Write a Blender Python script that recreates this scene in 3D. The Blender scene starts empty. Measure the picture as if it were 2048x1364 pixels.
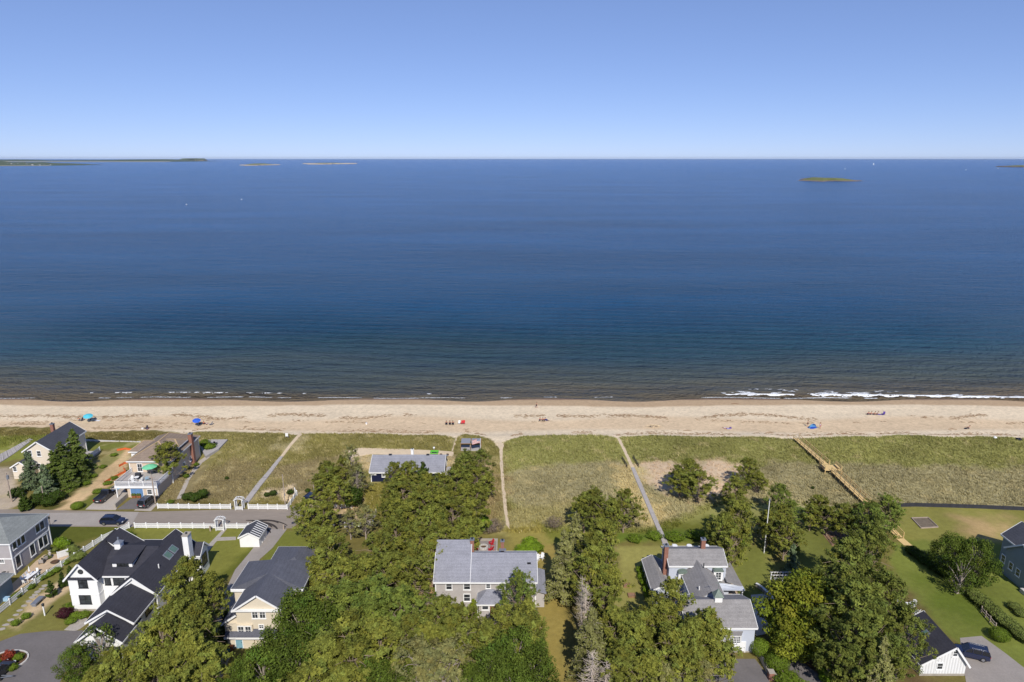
import bpy, bmesh, math, random
import numpy as np
from mathutils import Vector, Matrix, noise as mnoise

# ------------------------------------------------------------------ camera, sky, sun, exposure
SC = bpy.context.scene
COL = SC.collection
PITCH = math.radians(15.0); FPX = 1365.33; CAMH = 70.0
cam_d = bpy.data.cameras.new('camera'); cam_d.lens = 24.0; cam_d.sensor_width = 36.0
cam_d.clip_start = 1.0; cam_d.clip_end = 400000.0
cam = bpy.data.objects.new('camera', cam_d); COL.objects.link(cam)
cam.location = (0, 0, CAMH); cam.rotation_euler = (math.radians(90) - PITCH, 0, 0)
SC.camera = cam

SUN_EL = math.radians(42.0); SUN_AZ = math.radians(-8.0)     # shadows run forward, a little to the left
wd = bpy.data.worlds.new('World'); SC.world = wd; wd.use_nodes = True
wn = wd.node_tree.nodes; wl = wd.node_tree.links
bg = wn['Background']; sky = wn.new('ShaderNodeTexSky'); sky.sky_type = 'NISHITA'
sky.sun_disc = False; sky.sun_elevation = SUN_EL
sky.sun_rotation = math.pi - SUN_AZ * -1.0
sky.altitude = 70; sky.air_density = 0.6; sky.dust_density = 0.0; sky.ozone_density = 6.0
gm = wn.new('ShaderNodeGamma'); gm.inputs[1].default_value = 0.6; wl.new(sky.outputs[0], gm.inputs[0])
tn = wn.new('ShaderNodeVectorMath'); tn.operation = 'MULTIPLY'; tn.inputs[1].default_value = (1.04, 1.12, 1.49)
wl.new(gm.outputs[0], tn.inputs[0]); wl.new(tn.outputs[0], bg.inputs[0]); bg.inputs[1].default_value = 0.15
sd = bpy.data.lights.new('sun', 'SUN'); sd.energy = 4.3; sd.angle = math.radians(0.53); sd.color = (1.0, 0.945, 0.86)
sun = bpy.data.objects.new('sun', sd); COL.objects.link(sun)
dirv = Vector((math.sin(SUN_AZ) * math.cos(SUN_EL), math.cos(SUN_AZ) * math.cos(SUN_EL), -math.sin(SUN_EL)))
sun.rotation_euler = dirv.to_track_quat('-Z', 'Y').to_euler()
SC.view_settings.view_transform = 'Standard'; SC.view_settings.look = 'None'
SC.view_settings.exposure = 0.18; SC.view_settings.gamma = 1.0; SC.view_settings.use_curve_mapping = False
try: SC.cycles.use_denoising = True
except Exception: pass
SC.cycles.max_bounces = 6; SC.cycles.diffuse_bounces = 3; SC.cycles.glossy_bounces = 3
SC.cycles.transparent_max_bounces = 6; SC.cycles.caustics_reflective = False; SC.cycles.caustics_refractive = False

# ------------------------------------------------------------------ terrain and surveying helpers
SEA_Z = -1.5
def sstep(a, b, x):
    t = np.clip((x - a) / (b - a), 0, 1); return t * t * (3 - 2 * t)
def terrain(x, y):
    x = np.asarray(x, float); y = np.asarray(y, float)
    dune = np.exp(-((y - 161) / 7.0) ** 2) * (0.45 + 0.15 * np.sin(x * 0.13) + 0.12 * np.sin(x * 0.31 + 1.0))
    beach = -1.25 * np.clip((y - 166) / 31.6, 0, 1) - 2.5 * np.clip((y - 197.6) / 30.0, 0, 3)
    scarp = -0.25 * sstep(164.5, 167.5, y)
    hum = (0.10 * np.sin(x * 0.21 + y * 0.1) * np.sin(y * 0.27 - x * 0.05)) * sstep(128, 140, y) * (1 - sstep(164, 170, y))
    cusp = 0.08 * np.sin(x * 0.11 + 0.6 * np.sin(x * 0.037)) * sstep(170, 180, y)
    return dune + beach + scarp + hum + cusp
def ray(px, py):
    u = (px - 1024) / FPX; v = -(py - 682) / FPX
    return (u, math.cos(PITCH) + v * math.sin(PITCH), -math.sin(PITCH) + v * math.cos(PITCH))
def G(px, py, z=None):
    """place in the world under a surveyed point: on the terrain, or on the level z"""
    d = ray(px, py); zz = 0.0 if z is None else z
    for _ in range(1 if z is not None else 4):
        t = (zz - CAMH) / d[2]; x, y = d[0] * t, d[1] * t
        if z is None: zz = float(terrain(x, y))
    return Vector((x, y, zz))
def HX(px, py, X):
    d = ray(px, py); t = X / d[0]; return d[1] * t, CAMH + d[2] * t
def HY(px, py, Y):
    d = ray(px, py); t = Y / d[1]; return d[0] * t, CAMH + d[2] * t

# ------------------------------------------------------------------ materials
def lin(c):
    c = c / 255.0
    return c / 12.92 if c <= 0.04045 else ((c + 0.055) / 1.055) ** 2.4
def A(r, g, b, k=1.0):
    """albedo from a surface colour as seen in full sun"""
    return tuple(min(0.85, lin(v) / 1.22 * k) for v in (r, g, b))
MATS = {}
def mat(name, col, rough=0.8, amt=0.12, scale=1.5, metal=0.0, bands=None, bump=0.0, spec=0.3, fine=0.0, coat=0.0, trans=0.0, attr=False, objrand=0.0, stretch=None):
    if name in MATS: return MATS[name]
    m = bpy.data.materials.new(name); m.use_nodes = True; MATS[name] = m
    nt = m.node_tree; N = nt.nodes; L = nt.links
    p = N['Principled BSDF']
    p.inputs['Roughness'].default_value = rough; p.inputs['Metallic'].default_value = metal
    p.inputs['Specular IOR Level'].default_value = spec
    if coat: p.inputs['Coat Weight'].default_value = coat; p.inputs['Coat Roughness'].default_value = 0.08
    tc = N.new('ShaderNodeTexCoord'); vec = tc.outputs['Object']
    if stretch:
        mp = N.new('ShaderNodeMapping'); mp.inputs['Scale'].default_value = stretch; L.new(vec, mp.inputs[0]); vec = mp.outputs[0]
    cur = None
    def mul(val_socket, lo, hi):
        nonlocal cur
        mr = N.new('ShaderNodeMapRange'); mr.inputs[1].default_value = 0.25; mr.inputs[2].default_value = 0.75
        mr.inputs[3].default_value = lo; mr.inputs[4].default_value = hi; L.new(val_socket, mr.inputs[0])
        if cur is None: cur = mr.outputs[0]
        else:
            mm = N.new('ShaderNodeMath'); mm.operation = 'MULTIPLY'; L.new(cur, mm.inputs[0]); L.new(mr.outputs[0], mm.inputs[1]); cur = mm.outputs[0]
    if amt:
        n1 = N.new('ShaderNodeTexNoise'); n1.inputs['Scale'].default_value = scale; n1.inputs['Detail'].default_value = 6; n1.inputs['Roughness'].default_value = 0.62
        L.new(vec, n1.inputs['Vector']); mul(n1.outputs[0], 1 - amt, 1 + amt)
    if fine:
        n2 = N.new('ShaderNodeTexNoise'); n2.inputs['Scale'].default_value = scale * 9; n2.inputs['Detail'].default_value = 3
        L.new(vec, n2.inputs['Vector']); mul(n2.outputs[0], 1 - fine, 1 + fine)
    if bands:
        per, ba, ax = bands
        w = N.new('ShaderNodeTexWave'); w.wave_type = 'BANDS'; w.bands_direction = ax; w.wave_profile = 'SAW'
        w.inputs['Scale'].default_value = 0.314 / per; w.inputs['Distortion'].default_value = 0.25; w.inputs['Detail'].default_value = 2
        L.new(tc.outputs['Object'], w.inputs['Vector']); mul(w.outputs['Fac'], 1 - ba, 1 + ba * 0.5)
    if objrand:
        oi = N.new('ShaderNodeObjectInfo'); mr = N.new('ShaderNodeMapRange'); mr.inputs[3].default_value = 1 - objrand; mr.inputs[4].default_value = 1 + objrand
        L.new(oi.outputs['Random'], mr.inputs[0])
        if cur is None: cur = mr.outputs[0]
        else:
            mm = N.new('ShaderNodeMath'); mm.operation = 'MULTIPLY'; L.new(cur, mm.inputs[0]); L.new(mr.outputs[0], mm.inputs[1]); cur = mm.outputs[0]
    if attr:
        at = N.new('ShaderNodeAttribute'); at.attribute_name = 'Col'; base = at.outputs['Color']
        if col is not None:
            mx = N.new('ShaderNodeMix'); mx.data_type = 'RGBA'; mx.blend_type = 'MULTIPLY'; mx.inputs[0].default_value = 1
            mx.inputs[7].default_value = (*col, 1); L.new(base, mx.inputs[6]); base = mx.outputs[2]
    else:
        rg = N.new('ShaderNodeRGB'); rg.outputs[0].default_value = (*col, 1); base = rg.outputs[0]
    if cur is not None:
        sc_ = N.new('ShaderNodeVectorMath'); sc_.operation = 'SCALE'; L.new(base, sc_.inputs[0]); L.new(cur, sc_.inputs['Scale']); base = sc_.outputs[0]
    L.new(base, p.inputs['Base Color'])
    if bump:
        nb = N.new('ShaderNodeTexNoise'); nb.inputs['Scale'].default_value = scale * 5; nb.inputs['Detail'].default_value = 4; L.new(vec, nb.inputs['Vector'])
        b = N.new('ShaderNodeBump'); b.inputs['Strength'].default_value = bump; b.inputs['Distance'].default_value = 0.1
        L.new(nb.outputs[0], b.inputs['Height']); L.new(b.outputs[0], p.inputs['Normal'])
    if trans:
        tr = N.new('ShaderNodeBsdfTranslucent'); L.new(base, tr.inputs[0]); ms = N.new('ShaderNodeMixShader'); ms.inputs[0].default_value = trans
        L.new(p.outputs[0], ms.inputs[1]); L.new(tr.outputs[0], ms.inputs[2]); L.new(ms.outputs[0], N['Material Output'].inputs[0])
    return m

M = {}
M['white'] = mat('white_paint', (0.78, 0.78, 0.77), 0.55, 0.05, 0.8)
M['white_clap'] = mat('white_clapboard', (0.80, 0.80, 0.79), 0.6, 0.04, 0.6, bands=(0.18, 0.06, 'Z'))
M['board_batten'] = mat('white_board_and_batten', (0.70, 0.70, 0.69), 0.6, 0.05, 0.6, bands=(0.4, 0.16, 'X'))
M['cream'] = mat('cream_siding', A(234, 222, 202), 0.65, 0.05, 0.6, bands=(0.16, 0.06, 'Z'))
M['tan'] = mat('tan_siding', A(228, 216, 194), 0.65, 0.05, 0.6, bands=(0.2, 0.09, 'Z'))
M['beige'] = mat('beige_siding', A(222, 202, 178), 0.65, 0.05, 0.6, bands=(0.16, 0.05, 'Z'))
M['grey_shingle'] = mat('grey_wall_shingle', A(186, 180, 180), 0.8, 0.10, 1.2, bands=(0.22, 0.08, 'Z'), fine=0.06)
M['cedar_grey'] = mat('weathered_cedar_shingle', A(190, 184, 180), 0.85, 0.12, 1.0, bands=(0.2, 0.10, 'Z'), fine=0.07)
M['light_blue'] = mat('light_blue_siding', A(200, 206, 218), 0.65, 0.05, 0.7, bands=(0.16, 0.05, 'Z'))
M['blue_grey'] = mat('blue_grey_siding', A(146, 158, 164), 0.65, 0.05, 0.7, bands=(0.18, 0.06, 'Z'))
M['navy'] = mat('navy_siding', A(28, 34, 66), 0.6, 0.08, 0.7, bands=(0.18, 0.12, 'Z'))
def roofmat(name, c): return mat(name, A(*c), 0.92, 0.15, 0.7, bands=(0.28, 0.05, 'Z'), fine=0.2, spec=0.15)
M['roof_black'] = roofmat('charcoal_shingles', (66, 66, 74))
M['roof_slate'] = roofmat('slate_shingles', (98, 100, 110))
M['roof_grey'] = roofmat('grey_shingles', (150, 151, 160))
M['roof_lgrey'] = roofmat('light_grey_shingles', (150, 147, 146))
M['roof_green'] = roofmat('green_grey_shingles', (138, 142, 140))
M['roof_brown'] = roofmat('brown_shingles', (146, 130, 116))
M['roof_dark'] = roofmat('dark_shingles', (80, 82, 90))
M['ridge_tan'] = mat('tan_ridge_cap', A(190, 165, 128), 0.9, 0.1, 2)
M['brick'] = mat('red_brick', A(158, 112, 96), 0.9, 0.25, 6, bands=(0.08, 0.2, 'Z'))
M['lead'] = mat('lead_cap', A(150, 155, 165), 0.5, 0.1, 3, metal=0.4)
M['copper'] = mat('green_copper', A(120, 134, 124), 0.6, 0.2, 4)
M['glass'] = mat('window_glass', (0.045, 0.05, 0.055), 0.06, 0.85, 1.1, spec=0.6)
M['black_frame'] = mat('black_window_frame', (0.02, 0.02, 0.022), 0.4, 0.0)
M['skyglass'] = mat('skylight_glass', (0.10, 0.17, 0.14), 0.08, 0.2, 1.0, spec=0.8)
M['found'] = mat('foundation_stone', A(176, 168, 156), 0.9, 0.15, 2)
M['concrete'] = mat('concrete', A(188, 178, 166), 0.9, 0.10, 0.6, fine=0.06)
M['concrete_w'] = mat('pale_concrete', A(206, 202, 196), 0.9, 0.08, 0.6, fine=0.05)
M['asphalt'] = mat('asphalt', A(152, 141, 130), 0.92, 0.10, 0.25, fine=0.08, stretch=(0.3, 1.6, 1))
M['asphalt_d'] = mat('dark_asphalt', A(118, 113, 112), 0.92, 0.12, 0.35, fine=0.08)
M['asphalt_g'] = mat('grey_asphalt', A(160, 152, 145), 0.92, 0.10, 0.4, fine=0.08)
M['tarmark'] = mat('fresh_tar', A(66, 60, 56), 0.8, 0.25, 1.0)
M['slab'] = mat('concrete_road', A(170, 162, 154), 0.92, 0.10, 0.3, fine=0.06)
M['gravel'] = mat('gravel', A(172, 156, 134), 0.95, 0.2, 1.2, fine=0.2)
M['pathsand'] = mat('path_sand', A(218, 198, 168), 0.95, 0.12, 1.0, fine=0.1)
M['paver'] = mat('patio_pavers', A(206, 182, 152), 0.9, 0.15, 1.4, fine=0.1)
M['flag'] = mat('flagstone', A(176, 168, 158), 0.9, 0.15, 2.0)
M['boardgrey'] = mat('weathered_boards', A(182, 176, 172), 0.9, 0.15, 2.5, fine=0.1)
M['lumber'] = mat('new_yellow_lumber', A(226, 196, 138), 0.75, 0.12, 1.5)
M['wood'] = mat('aged_wood', A(150, 118, 88), 0.85, 0.2, 2)
M['polewood'] = mat('grey_pole_wood', A(176, 160, 146), 0.9, 0.15, 2)
M['steel'] = mat('dark_steel', (0.06, 0.065, 0.07), 0.45, 0.1, 2, metal=0.5)
M['wire'] = mat('wire_black', (0.02, 0.02, 0.02), 0.6, 0.0)
M['mulch'] = mat('bark_mulch', A(100, 76, 58), 0.95, 0.3, 1.5, fine=0.25)
M['soil'] = mat('garden_soil', A(150, 118, 96), 0.95, 0.2, 1.2, fine=0.2)
M['black_fabric'] = mat('black_fabric', (0.035, 0.036, 0.045), 0.9, 0.2, 2)
M['rock'] = mat('grey_rock', A(150, 138, 124), 0.95, 0.25, 1.2, bump=0.5)

# ------------------------------------------------------------------ mesh helpers
class MB:
    def __init__(s): s.v = []; s.f = []
    def add(s, vs, fs):
        o = len(s.v); s.v += [tuple(v) for v in vs]; s.f += [tuple(i + o for i in f) for f in fs]; return s
    def box(s, x0, x1, y0, y1, z0, z1):
        return s.add([(x0,y0,z0),(x1,y0,z0),(x1,y1,z0),(x0,y1,z0),(x0,y0,z1),(x1,y0,z1),(x1,y1,z1),(x0,y1,z1)],
                     [(0,3,2,1),(4,5,6,7),(0,1,5,4),(1,2,6,5),(2,3,7,6),(3,0,4,7)])
    def bar(s, a, b, w, h=None, up=(0, 0, 1)):
        h = w if h is None else h
        a = Vector(a); b = Vector(b); d = (b - a).normalized(); upv = Vector(up)
        if abs(d.dot(upv)) > 0.98: upv = Vector((0, 1, 0))
        r = d.cross(upv).normalized() * (w / 2); u = r.cross(d).normalized() * (h / 2)
        vs = [a - r - u, a + r - u, a + r + u, a - r + u, b - r - u, b + r - u, b + r + u, b - r + u]
        return s.add(vs, [(0,1,2,3),(7,6,5,4),(0,4,5,1),(1,5,6,2),(2,6,7,3),(3,7,4,0)])
    def tube(s, pts, rs, n=6, cap=True):
        pts = [Vector(p) for p in pts]; o = len(s.v); vs = []; fs = []
        for i, p in enumerate(pts):
            d = (pts[min(i + 1, len(pts) - 1)] - pts[max(i - 1, 0)]).normalized()
            a = d.orthogonal().normalized() if abs(d.z) < 0.9 else (Vector((1, 0, 0)) - d * d.x).normalized()
            b = d.cross(a); r = rs[i] if hasattr(rs, '__len__') else rs
            for k in range(n):
                t = 2 * math.pi * k / n; vs.append(p + (a * math.cos(t) + b * math.sin(t)) * r)
        for i in range(len(pts) - 1):
            for k in range(n):
                fs.append((i*n+k, i*n+(k+1)%n, (i+1)*n+(k+1)%n, (i+1)*n+k))
        if cap: fs.append(tuple(range(n-1, -1, -1))); fs.append(tuple((len(pts)-1)*n + k for k in range(n)))
        return s.add(vs, fs)
    def cyl(s, c, r, z0, z1, n=12, r1=None):
        return s.tube([(c[0], c[1], z0), (c[0], c[1], z1)], [r, r if r1 is None else r1], n)
    def prism(s, poly, z0, z1):
        n = len(poly)
        ar = sum(poly[i][0]*poly[(i+1)%n][1]-poly[(i+1)%n][0]*poly[i][1] for i in range(n))
        if ar < 0: poly = poly[::-1]
        return s.add([(p[0],p[1],z0) for p in poly] + [(p[0],p[1],z1) for p in poly],
                     [tuple(range(n-1,-1,-1)), tuple(range(n,2*n))] + [(i,(i+1)%n,n+(i+1)%n,n+i) for i in range(n)])
    def slab(s, quad, th):
        """thick sheet below a planar polygon (counter-clockwise seen from above)"""
        q = [Vector(p) for p in quad]; nrm = (q[1]-q[0]).cross(q[2]-q[0]).normalized()
        if nrm.z < 0: q = q[::-1]; nrm = -nrm
        n = len(q); lo = [p - nrm*th for p in q]
        return s.add(q + lo, [tuple(range(n)), tuple(range(2*n-1, n-1, -1))] + [(n+i, n+(i+1)%n, (i+1)%n, i) for i in range(n)])
    def xf(s, m):
        s.v = [tuple(m @ Vector(v)) for v in s.v]; return s
    def mesh(s, name, m, smooth=False):
        me = bpy.data.meshes.new(name); me.from_pydata(s.v, [], s.f); me.update()
        if m is not None: me.materials.append(m if not isinstance(m, str) else M[m])
        if smooth: me.shade_smooth()
        return me
    def build(s, name, m, parent=None, loc=None, smooth=False):
        o = bpy.data.objects.new(name, s.mesh(name, m, smooth)); COL.objects.link(o)
        if parent is not None: o.parent = parent
        if loc is not None: o.location = loc
        return o
def bevel(o, w=0.03, seg=2):
    md = o.modifiers.new('bevel', 'BEVEL'); md.width = w; md.segments = seg; md.limit_method = 'ANGLE'; return o
def tag(o, label=None, cat=None, group=None, kind=None):
    if label: o['label'] = label
    if cat: o['category'] = cat
    if group: o['group'] = group
    if kind: o['kind'] = kind
    return o
def thing(name, label, cat, loc=(0, 0, 0), rz=0.0, group=None):
    o = bpy.data.objects.new(name, None); COL.objects.link(o); o.empty_display_size = 0.5
    o.location = loc; o.rotation_euler = (0, 0, rz); tag(o, label, cat, group); return o
def kids(o): return [c for c in bpy.data.objects if c.parent == o]
def copy_tree(o, parent=None, _k=None):
    c = o.copy(); COL.objects.link(c)
    if parent is not None: c.parent = parent
    for ch in list(o.children): copy_tree(ch, c)
    return c
def struct(name, mb, m): return tag(mb.build(name, m), kind='structure')
# ------------------------------------------------------------------ ground: one sheet, its surface colours by area
rng = np.random.default_rng(7)
def vnoise(x, y, s, seed=0):
    """value noise, vectorised"""
    x = x / s + seed * 17.3; y = y / s - seed * 9.1
    xi = np.floor(x).astype(np.int64); yi = np.floor(y).astype(np.int64); fx = x - xi; fy = y - yi
    fx = fx*fx*(3-2*fx); fy = fy*fy*(3-2*fy)
    def h(a, b):
        n = (a * 374761393 + b * 668265263 + seed * 144665) & 0x7fffffff
        n = ((n ^ (n >> 13)) * 1274126177) & 0x7fffffff
        return ((n ^ (n >> 16)) & 0xffff) / 65535.0
    return (h(xi,yi)*(1-fx)+h(xi+1,yi)*fx)*(1-fy) + (h(xi,yi+1)*(1-fx)+h(xi+1,yi+1)*fx)*fy
def fbm(x, y, s, seed=0, o=4):
    t = 0; a = 0.5; 
    for k in range(o): t = t + a * vnoise(x, y, s / 2**k, seed + k); a *= 0.5
    return t / (1 - 0.5**o)
def poly_sd(x, y, poly):
    """signed distance, positive inside"""
    d = np.full(x.shape, 1e9); ins = np.zeros(x.shape, bool); n = len(poly)
    for i in range(n):
        ax, ay = poly[i]; bx, by = poly[(i+1) % n]; ex, ey = bx-ax, by-ay; L2 = ex*ex+ey*ey + 1e-9
        t = np.clip(((x-ax)*ex+(y-ay)*ey)/L2, 0, 1); d = np.minimum(d, np.hypot(x-ax-t*ex, y-ay-t*ey))
        c = ((ay > y) != (by > y)); xx = ex * (y-ay) / (ey if abs(ey) > 1e-9 else 1e-9) + ax
        ins ^= c & (x < xx)
    return np.where(ins, d, -d)
def P(*pts): return [tuple(G(a, b)[:2]) for a, b in pts]
EDGE_PX = [(-400,858),(0,855),(20,853),(100,854),(125,868),(160,870),(175,863),(230,862),(300,860),(345,864),(352,871),(360,866),(400,862),(470,863),(560,866),(586,870),(606,868),(640,867),(760,868),(880,870),(905,874),(911,877),(930,868),(960,872),(985,880),(998,896),(1010,884),(1040,873),(1120,870),(1200,870),(1226,874),(1235,878),(1245,873),(1300,871),(1480,873),(1560,876),(1590,878),(1640,875),(1700,873),(1800,870),(1880,874),(1960,873),(2048,876),(2500,876)]
EDGE = np.array([tuple(G(a, b)[:2]) for a, b in EDGE_PX])
EDGE = EDGE[np.argsort(EDGE[:, 0])]
def edge_y(x): return np.interp(x, EDGE[:, 0], EDGE[:, 1])
C_ = lambda r, g, b: np.array(A(r, g, b))
GREEN = C_(144,142,74); GREYB = C_(160,150,106); SAND = C_(236,217,186); WET = C_(192,166,134); LAWN = C_(128,120,46); LUSH = C_(98,116,32)
AREAS = [  # polygon, colour, softness (m), raggedness (m)
 (P((-300,900),(1010,900),(1010,1364),(-300,1364)), C_(118,108,52), 1, 1),
 # dune fields
 (P((-300,868),(170,875),(200,884),(310,884),(330,905),(250,900),(120,905),(0,925),(-300,935)), C_(118,122,44), 1, 1),
 (P((352,862),(590,866),(470,1004),(310,1004)), C_(130,122,66), 1, 1),
 (P((340,925),(560,925),(480,1006),(310,1006)), C_(138,124,82), 3, 3),
 (P((590,864),(1000,868),(1012,1070),(940,1075),(700,1000),(480,1006)), C_(132,124,64), 1, 1),
 (P((560,930),(700,925),(640,1005),(480,1006)), C_(140,126,86), 3, 3),
 (P((1000,860),(2500,860),(2700,1030),(1800,1012),(1720,1010),(1330,1090),(1016,1072)), GREEN, 1.0, 1.2),
 (P((1008,931),(1235,926),(1600,928),(1700,932),(1850,936),(2500,932),(2700,1022),(1780,1014),(1620,1020),(1440,1000),(1320,1050),(1240,1050),(1016,1030)), GREYB, 2.2, 2.4),
 (P((930,930),(1004,925),(1010,1060),(930,1060)), C_(146,128,82), 2, 2),
 (P((1010,1010),(1130,1000),(1150,1050),(1016,1070)), C_(150,140,86), 2, 2),
 # bare sand
 (P((1262,935),(1300,922),(1440,920),(1500,935),(1480,985),(1400,995),(1310,985),(1290,960)), C_(204,178,144), 2, 3),
 (P((1240,940),(1270,935),(1310,1010),(1330,1060),(1280,1060),(1250,1000)), C_(190,172,118), 2, 3),
 (P((520,975),(590,968),(620,985),(580,1002),(500,1002)), C_(214,194,160), 1, 2),
 (P((560,895),(600,878),(625,895),(600,912)), C_(168,156,110), 2, 2),
 (P((700,905),(960,912),(960,940),(720,935)), C_(178,160,118), 1.5, 2),
 (P((955,930),(985,935),(990,985),(960,1000)), C_(190,165,130), 2, 2),
 # lush strips
 (P((1080,1050),(1240,1062),(1320,1050),(1420,1030),(1460,1070),(1410,1095),(1230,1088),(1070,1095)), C_(110,112,36), 1.5, 1.5),
 (P((1230,1066),(1400,1058),(1420,1082),(1230,1084)), LUSH, 1, 1),
 (P((1020,1060),(1080,1050),(1110,1110),(1000,1110)), C_(140,128,56), 1.5, 1.5),
 (P((1225,1092),(1470,1085),(1560,1100),(1560,1200),(1300,1215),(1230,1215)), C_(142,136,66), 1, 1),
 (P((1470,1085),(1560,1090),(1570,1190),(1440,1190)), C_(112,116,46), 2, 2),
 (P((1560,1040),(1700,1040),(1700,1120),(1560,1180)), C_(112,116,46), 1, 1),
 # lawns on the right
 (P((1740,1018),(1810,1012),(2500,1030),(2700,1110),(1990,1100),(1830,1090),(1760,1050)), C_(136,132,56), 0.6, 0.5),
 (P((1790,1080),(2500,1100),(2700,1364),(2048,1364),(1900,1270),(1830,1200),(1780,1120)), C_(114,122,44), 0.8, 0.6),
 (P((1850,1170),(1930,1180),(2000,1230),(1960,1250),(1870,1210)), C_(98,112,30), 2.5, 2),
 (P((1930,1040),(2020,1040),(2060,1075),(1960,1070)), C_(172,144,92), 3, 2),
 (P((1560,1170),(1830,1190),(1830,1364),(1560,1364)), C_(104,84,54), 2, 2),
 (P((1640,1290),(1720,1290),(1720,1364),(1640,1364)), C_(112,104,44), 1, 1.5),
 # left lawns
 (P((40,1050),(260,1050),(470,1056),(560,1060),(540,1080),(480,1140),(400,1200),(330,1110),(120,1110),(90,1100)), C_(96,100,28), 0.6, 0.4),
 (P((255,1054),(470,1058),(520,1062),(480,1125),(400,1180),(390,1100),(300,1075)), C_(122,122,44), 1, 1),
 (P((545,1064),(620,1060),(640,1110),(510,1140)), C_(112,116,40), 0.6, 0.5),
 (P((-200,1220),(0,1222),(190,1080),(215,1090),(150,1170),(150,1262),(60,1268),(-200,1300)), C_(118,114,50), 0.5, 0.5),
 (P((5,1255),(60,1205),(140,1150),(150,1168),(95,1215),(35,1262)), C_(196,170,130), 0.8, 0.8),
 (P((10,1180),(110,1130),(210,1080),(215,1070),(100,1105),(20,1160)), C_(120,112,52), 1, 1),
 # construction dirt
 (P((225,905),(262,898),(255,960),(190,1000),(140,1018),(92,1018),(140,985),(150,960)), C_(206,174,126), 0.6, 1.0),
 (P((150,968),(185,938),(215,912),(240,898),(250,902),(225,922),(200,948),(172,972)), C_(138,132,74), 0.5, 1.2),
 (P((192,985),(215,965),(240,940),(250,935),(246,955),(215,978)), C_(186,150,104), 0.5, 0.8),
 (P((-200,940),(20,932),(36,960),(40,1010),(0,1020),(-200,1020)), C_(172,156,134), 1, 1),
 (P((150,1012),(235,965),(245,962),(230,985),(175,1018)), C_(108,112,40), 0.5, 0.8),
 (P((100,960),(150,930),(170,920),(160,975),(110,1010),(60,1016)), C_(90,88,38), 1, 1.5),
 # by the grey house in the middle
 (P((840,1165),(885,1160),(880,1235),(850,1250)), C_(176,140,96), 1.5, 1.5),
 (P((1070,1095),(1130,1090),(1140,1364),(1060,1364),(1080,1230)), C_(146,128,58), 1, 1),
 (P((930,1180),(1000,1190),(990,1290),(940,1290)), C_(196,176,150), 1, 1),
 (P((690,985),(735,960),(745,990),(720,1050),(650,1060),(660,1010)), C_(186,160,120), 1, 1.5),
 (P((720,965),(830,968),(800,1010),(730,1040)), C_(126,118,48), 1, 1),
 (P((780,1330),(980,1330),(960,1364),(780,1364)), C_(180,150,112), 2, 2),
]
def ground_color(x, y):
    n0 = fbm(x, y, 6.0, 3); n1 = fbm(x, y, 1.6, 11)
    base = np.empty(x.shape + (3,)); base[:] = C_(116,106,52)
    for poly, c, soft, rag in AREAS:
        xs = [p[0] for p in poly]; ys = [p[1] for p in poly]
        bb = (x > min(xs)-6) & (x < max(xs)+6) & (y > min(ys)-6) & (y < max(ys)+6)
        if not bb.any(): continue
        xx, yy = x[bb], y[bb]
        sd_ = poly_sd(xx, yy, poly) + (n0[bb]-0.5)*4*rag + (n1[bb]-0.5)*2*rag
        w = sstep(-soft, soft, sd_)[..., None]
        base[bb] = base[bb]*(1-w) + c*w
    # mottling of vegetation
    mott = (0.72 + 0.56*fbm(x, y, 9.0, 21))[..., None]
    base = base * mott
    lum = base.mean(-1, keepdims=True); base = (base*0.88 + lum*0.12)*1.18
    strw = sstep(0.60, 0.78, fbm(x, y, 2.2, 33))[..., None] * 0.45 * sstep(122, 135, y)[..., None]
    base = base*(1-strw) + C_(198,182,134)*strw
    # beach
    e = edge_y(x) + (n1-0.5)*1.6 + (fbm(x, y, 0.9, 5)-0.5)*1.2
    w = sstep(-0.25, 0.25, y-e)[..., None]
    sand = SAND * (0.90 + 0.2*fbm(x*0.25, y, 3.0, 41))[..., None]
    foot = (1 - 0.10*sstep(0.5, 0.7, fbm(x, y, 0.8, 44)))[..., None]; sand = sand*foot
    tanb = (sstep(168, 171, y - 1.5*np.sin(x*0.06)) * (1-sstep(178, 182, y + 2.0*np.sin(x*0.09+1))))[..., None]
    sand = sand*(1-0.16*tanb*np.array([0.6,1.0,1.4]))
    wetw = sstep(190.6, 192.4, y + 1.0*np.sin(x*0.045) + (n0-0.5)*1.6)[..., None]
    sand = sand*(1-wetw) + WET*wetw
    wet2 = sstep(196.2, 197.8, y + (n0-0.5)*0.8)[..., None]; sand = sand*(1-wet2) + C_(128,108,94)*wet2
    return base*(1-w) + sand*w
def axis(*segs):
    out = []
    for a, b, s in segs: out += list(np.arange(a, b, s))
    return np.array(out + [segs[-1][1]])
gx = axis((-1500,-400,100),(-400,-165,8),(-165,165,0.62),(165,400,8),(400,1500,100))
gy = axis((-300,40,20),(40,70,3),(70,100,0.55),(100,202,0.62),(202,320,6))
XX, YY = np.meshgrid(gx, gy); ZZ = terrain(XX, YY)
nx, ny = len(gx), len(gy)
idx = np.arange(nx*ny).reshape(ny, nx)
fq = np.stack([idx[:-1,:-1], idx[:-1,1:], idx[1:,1:], idx[1:,:-1]], -1).reshape(-1, 4)
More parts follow.
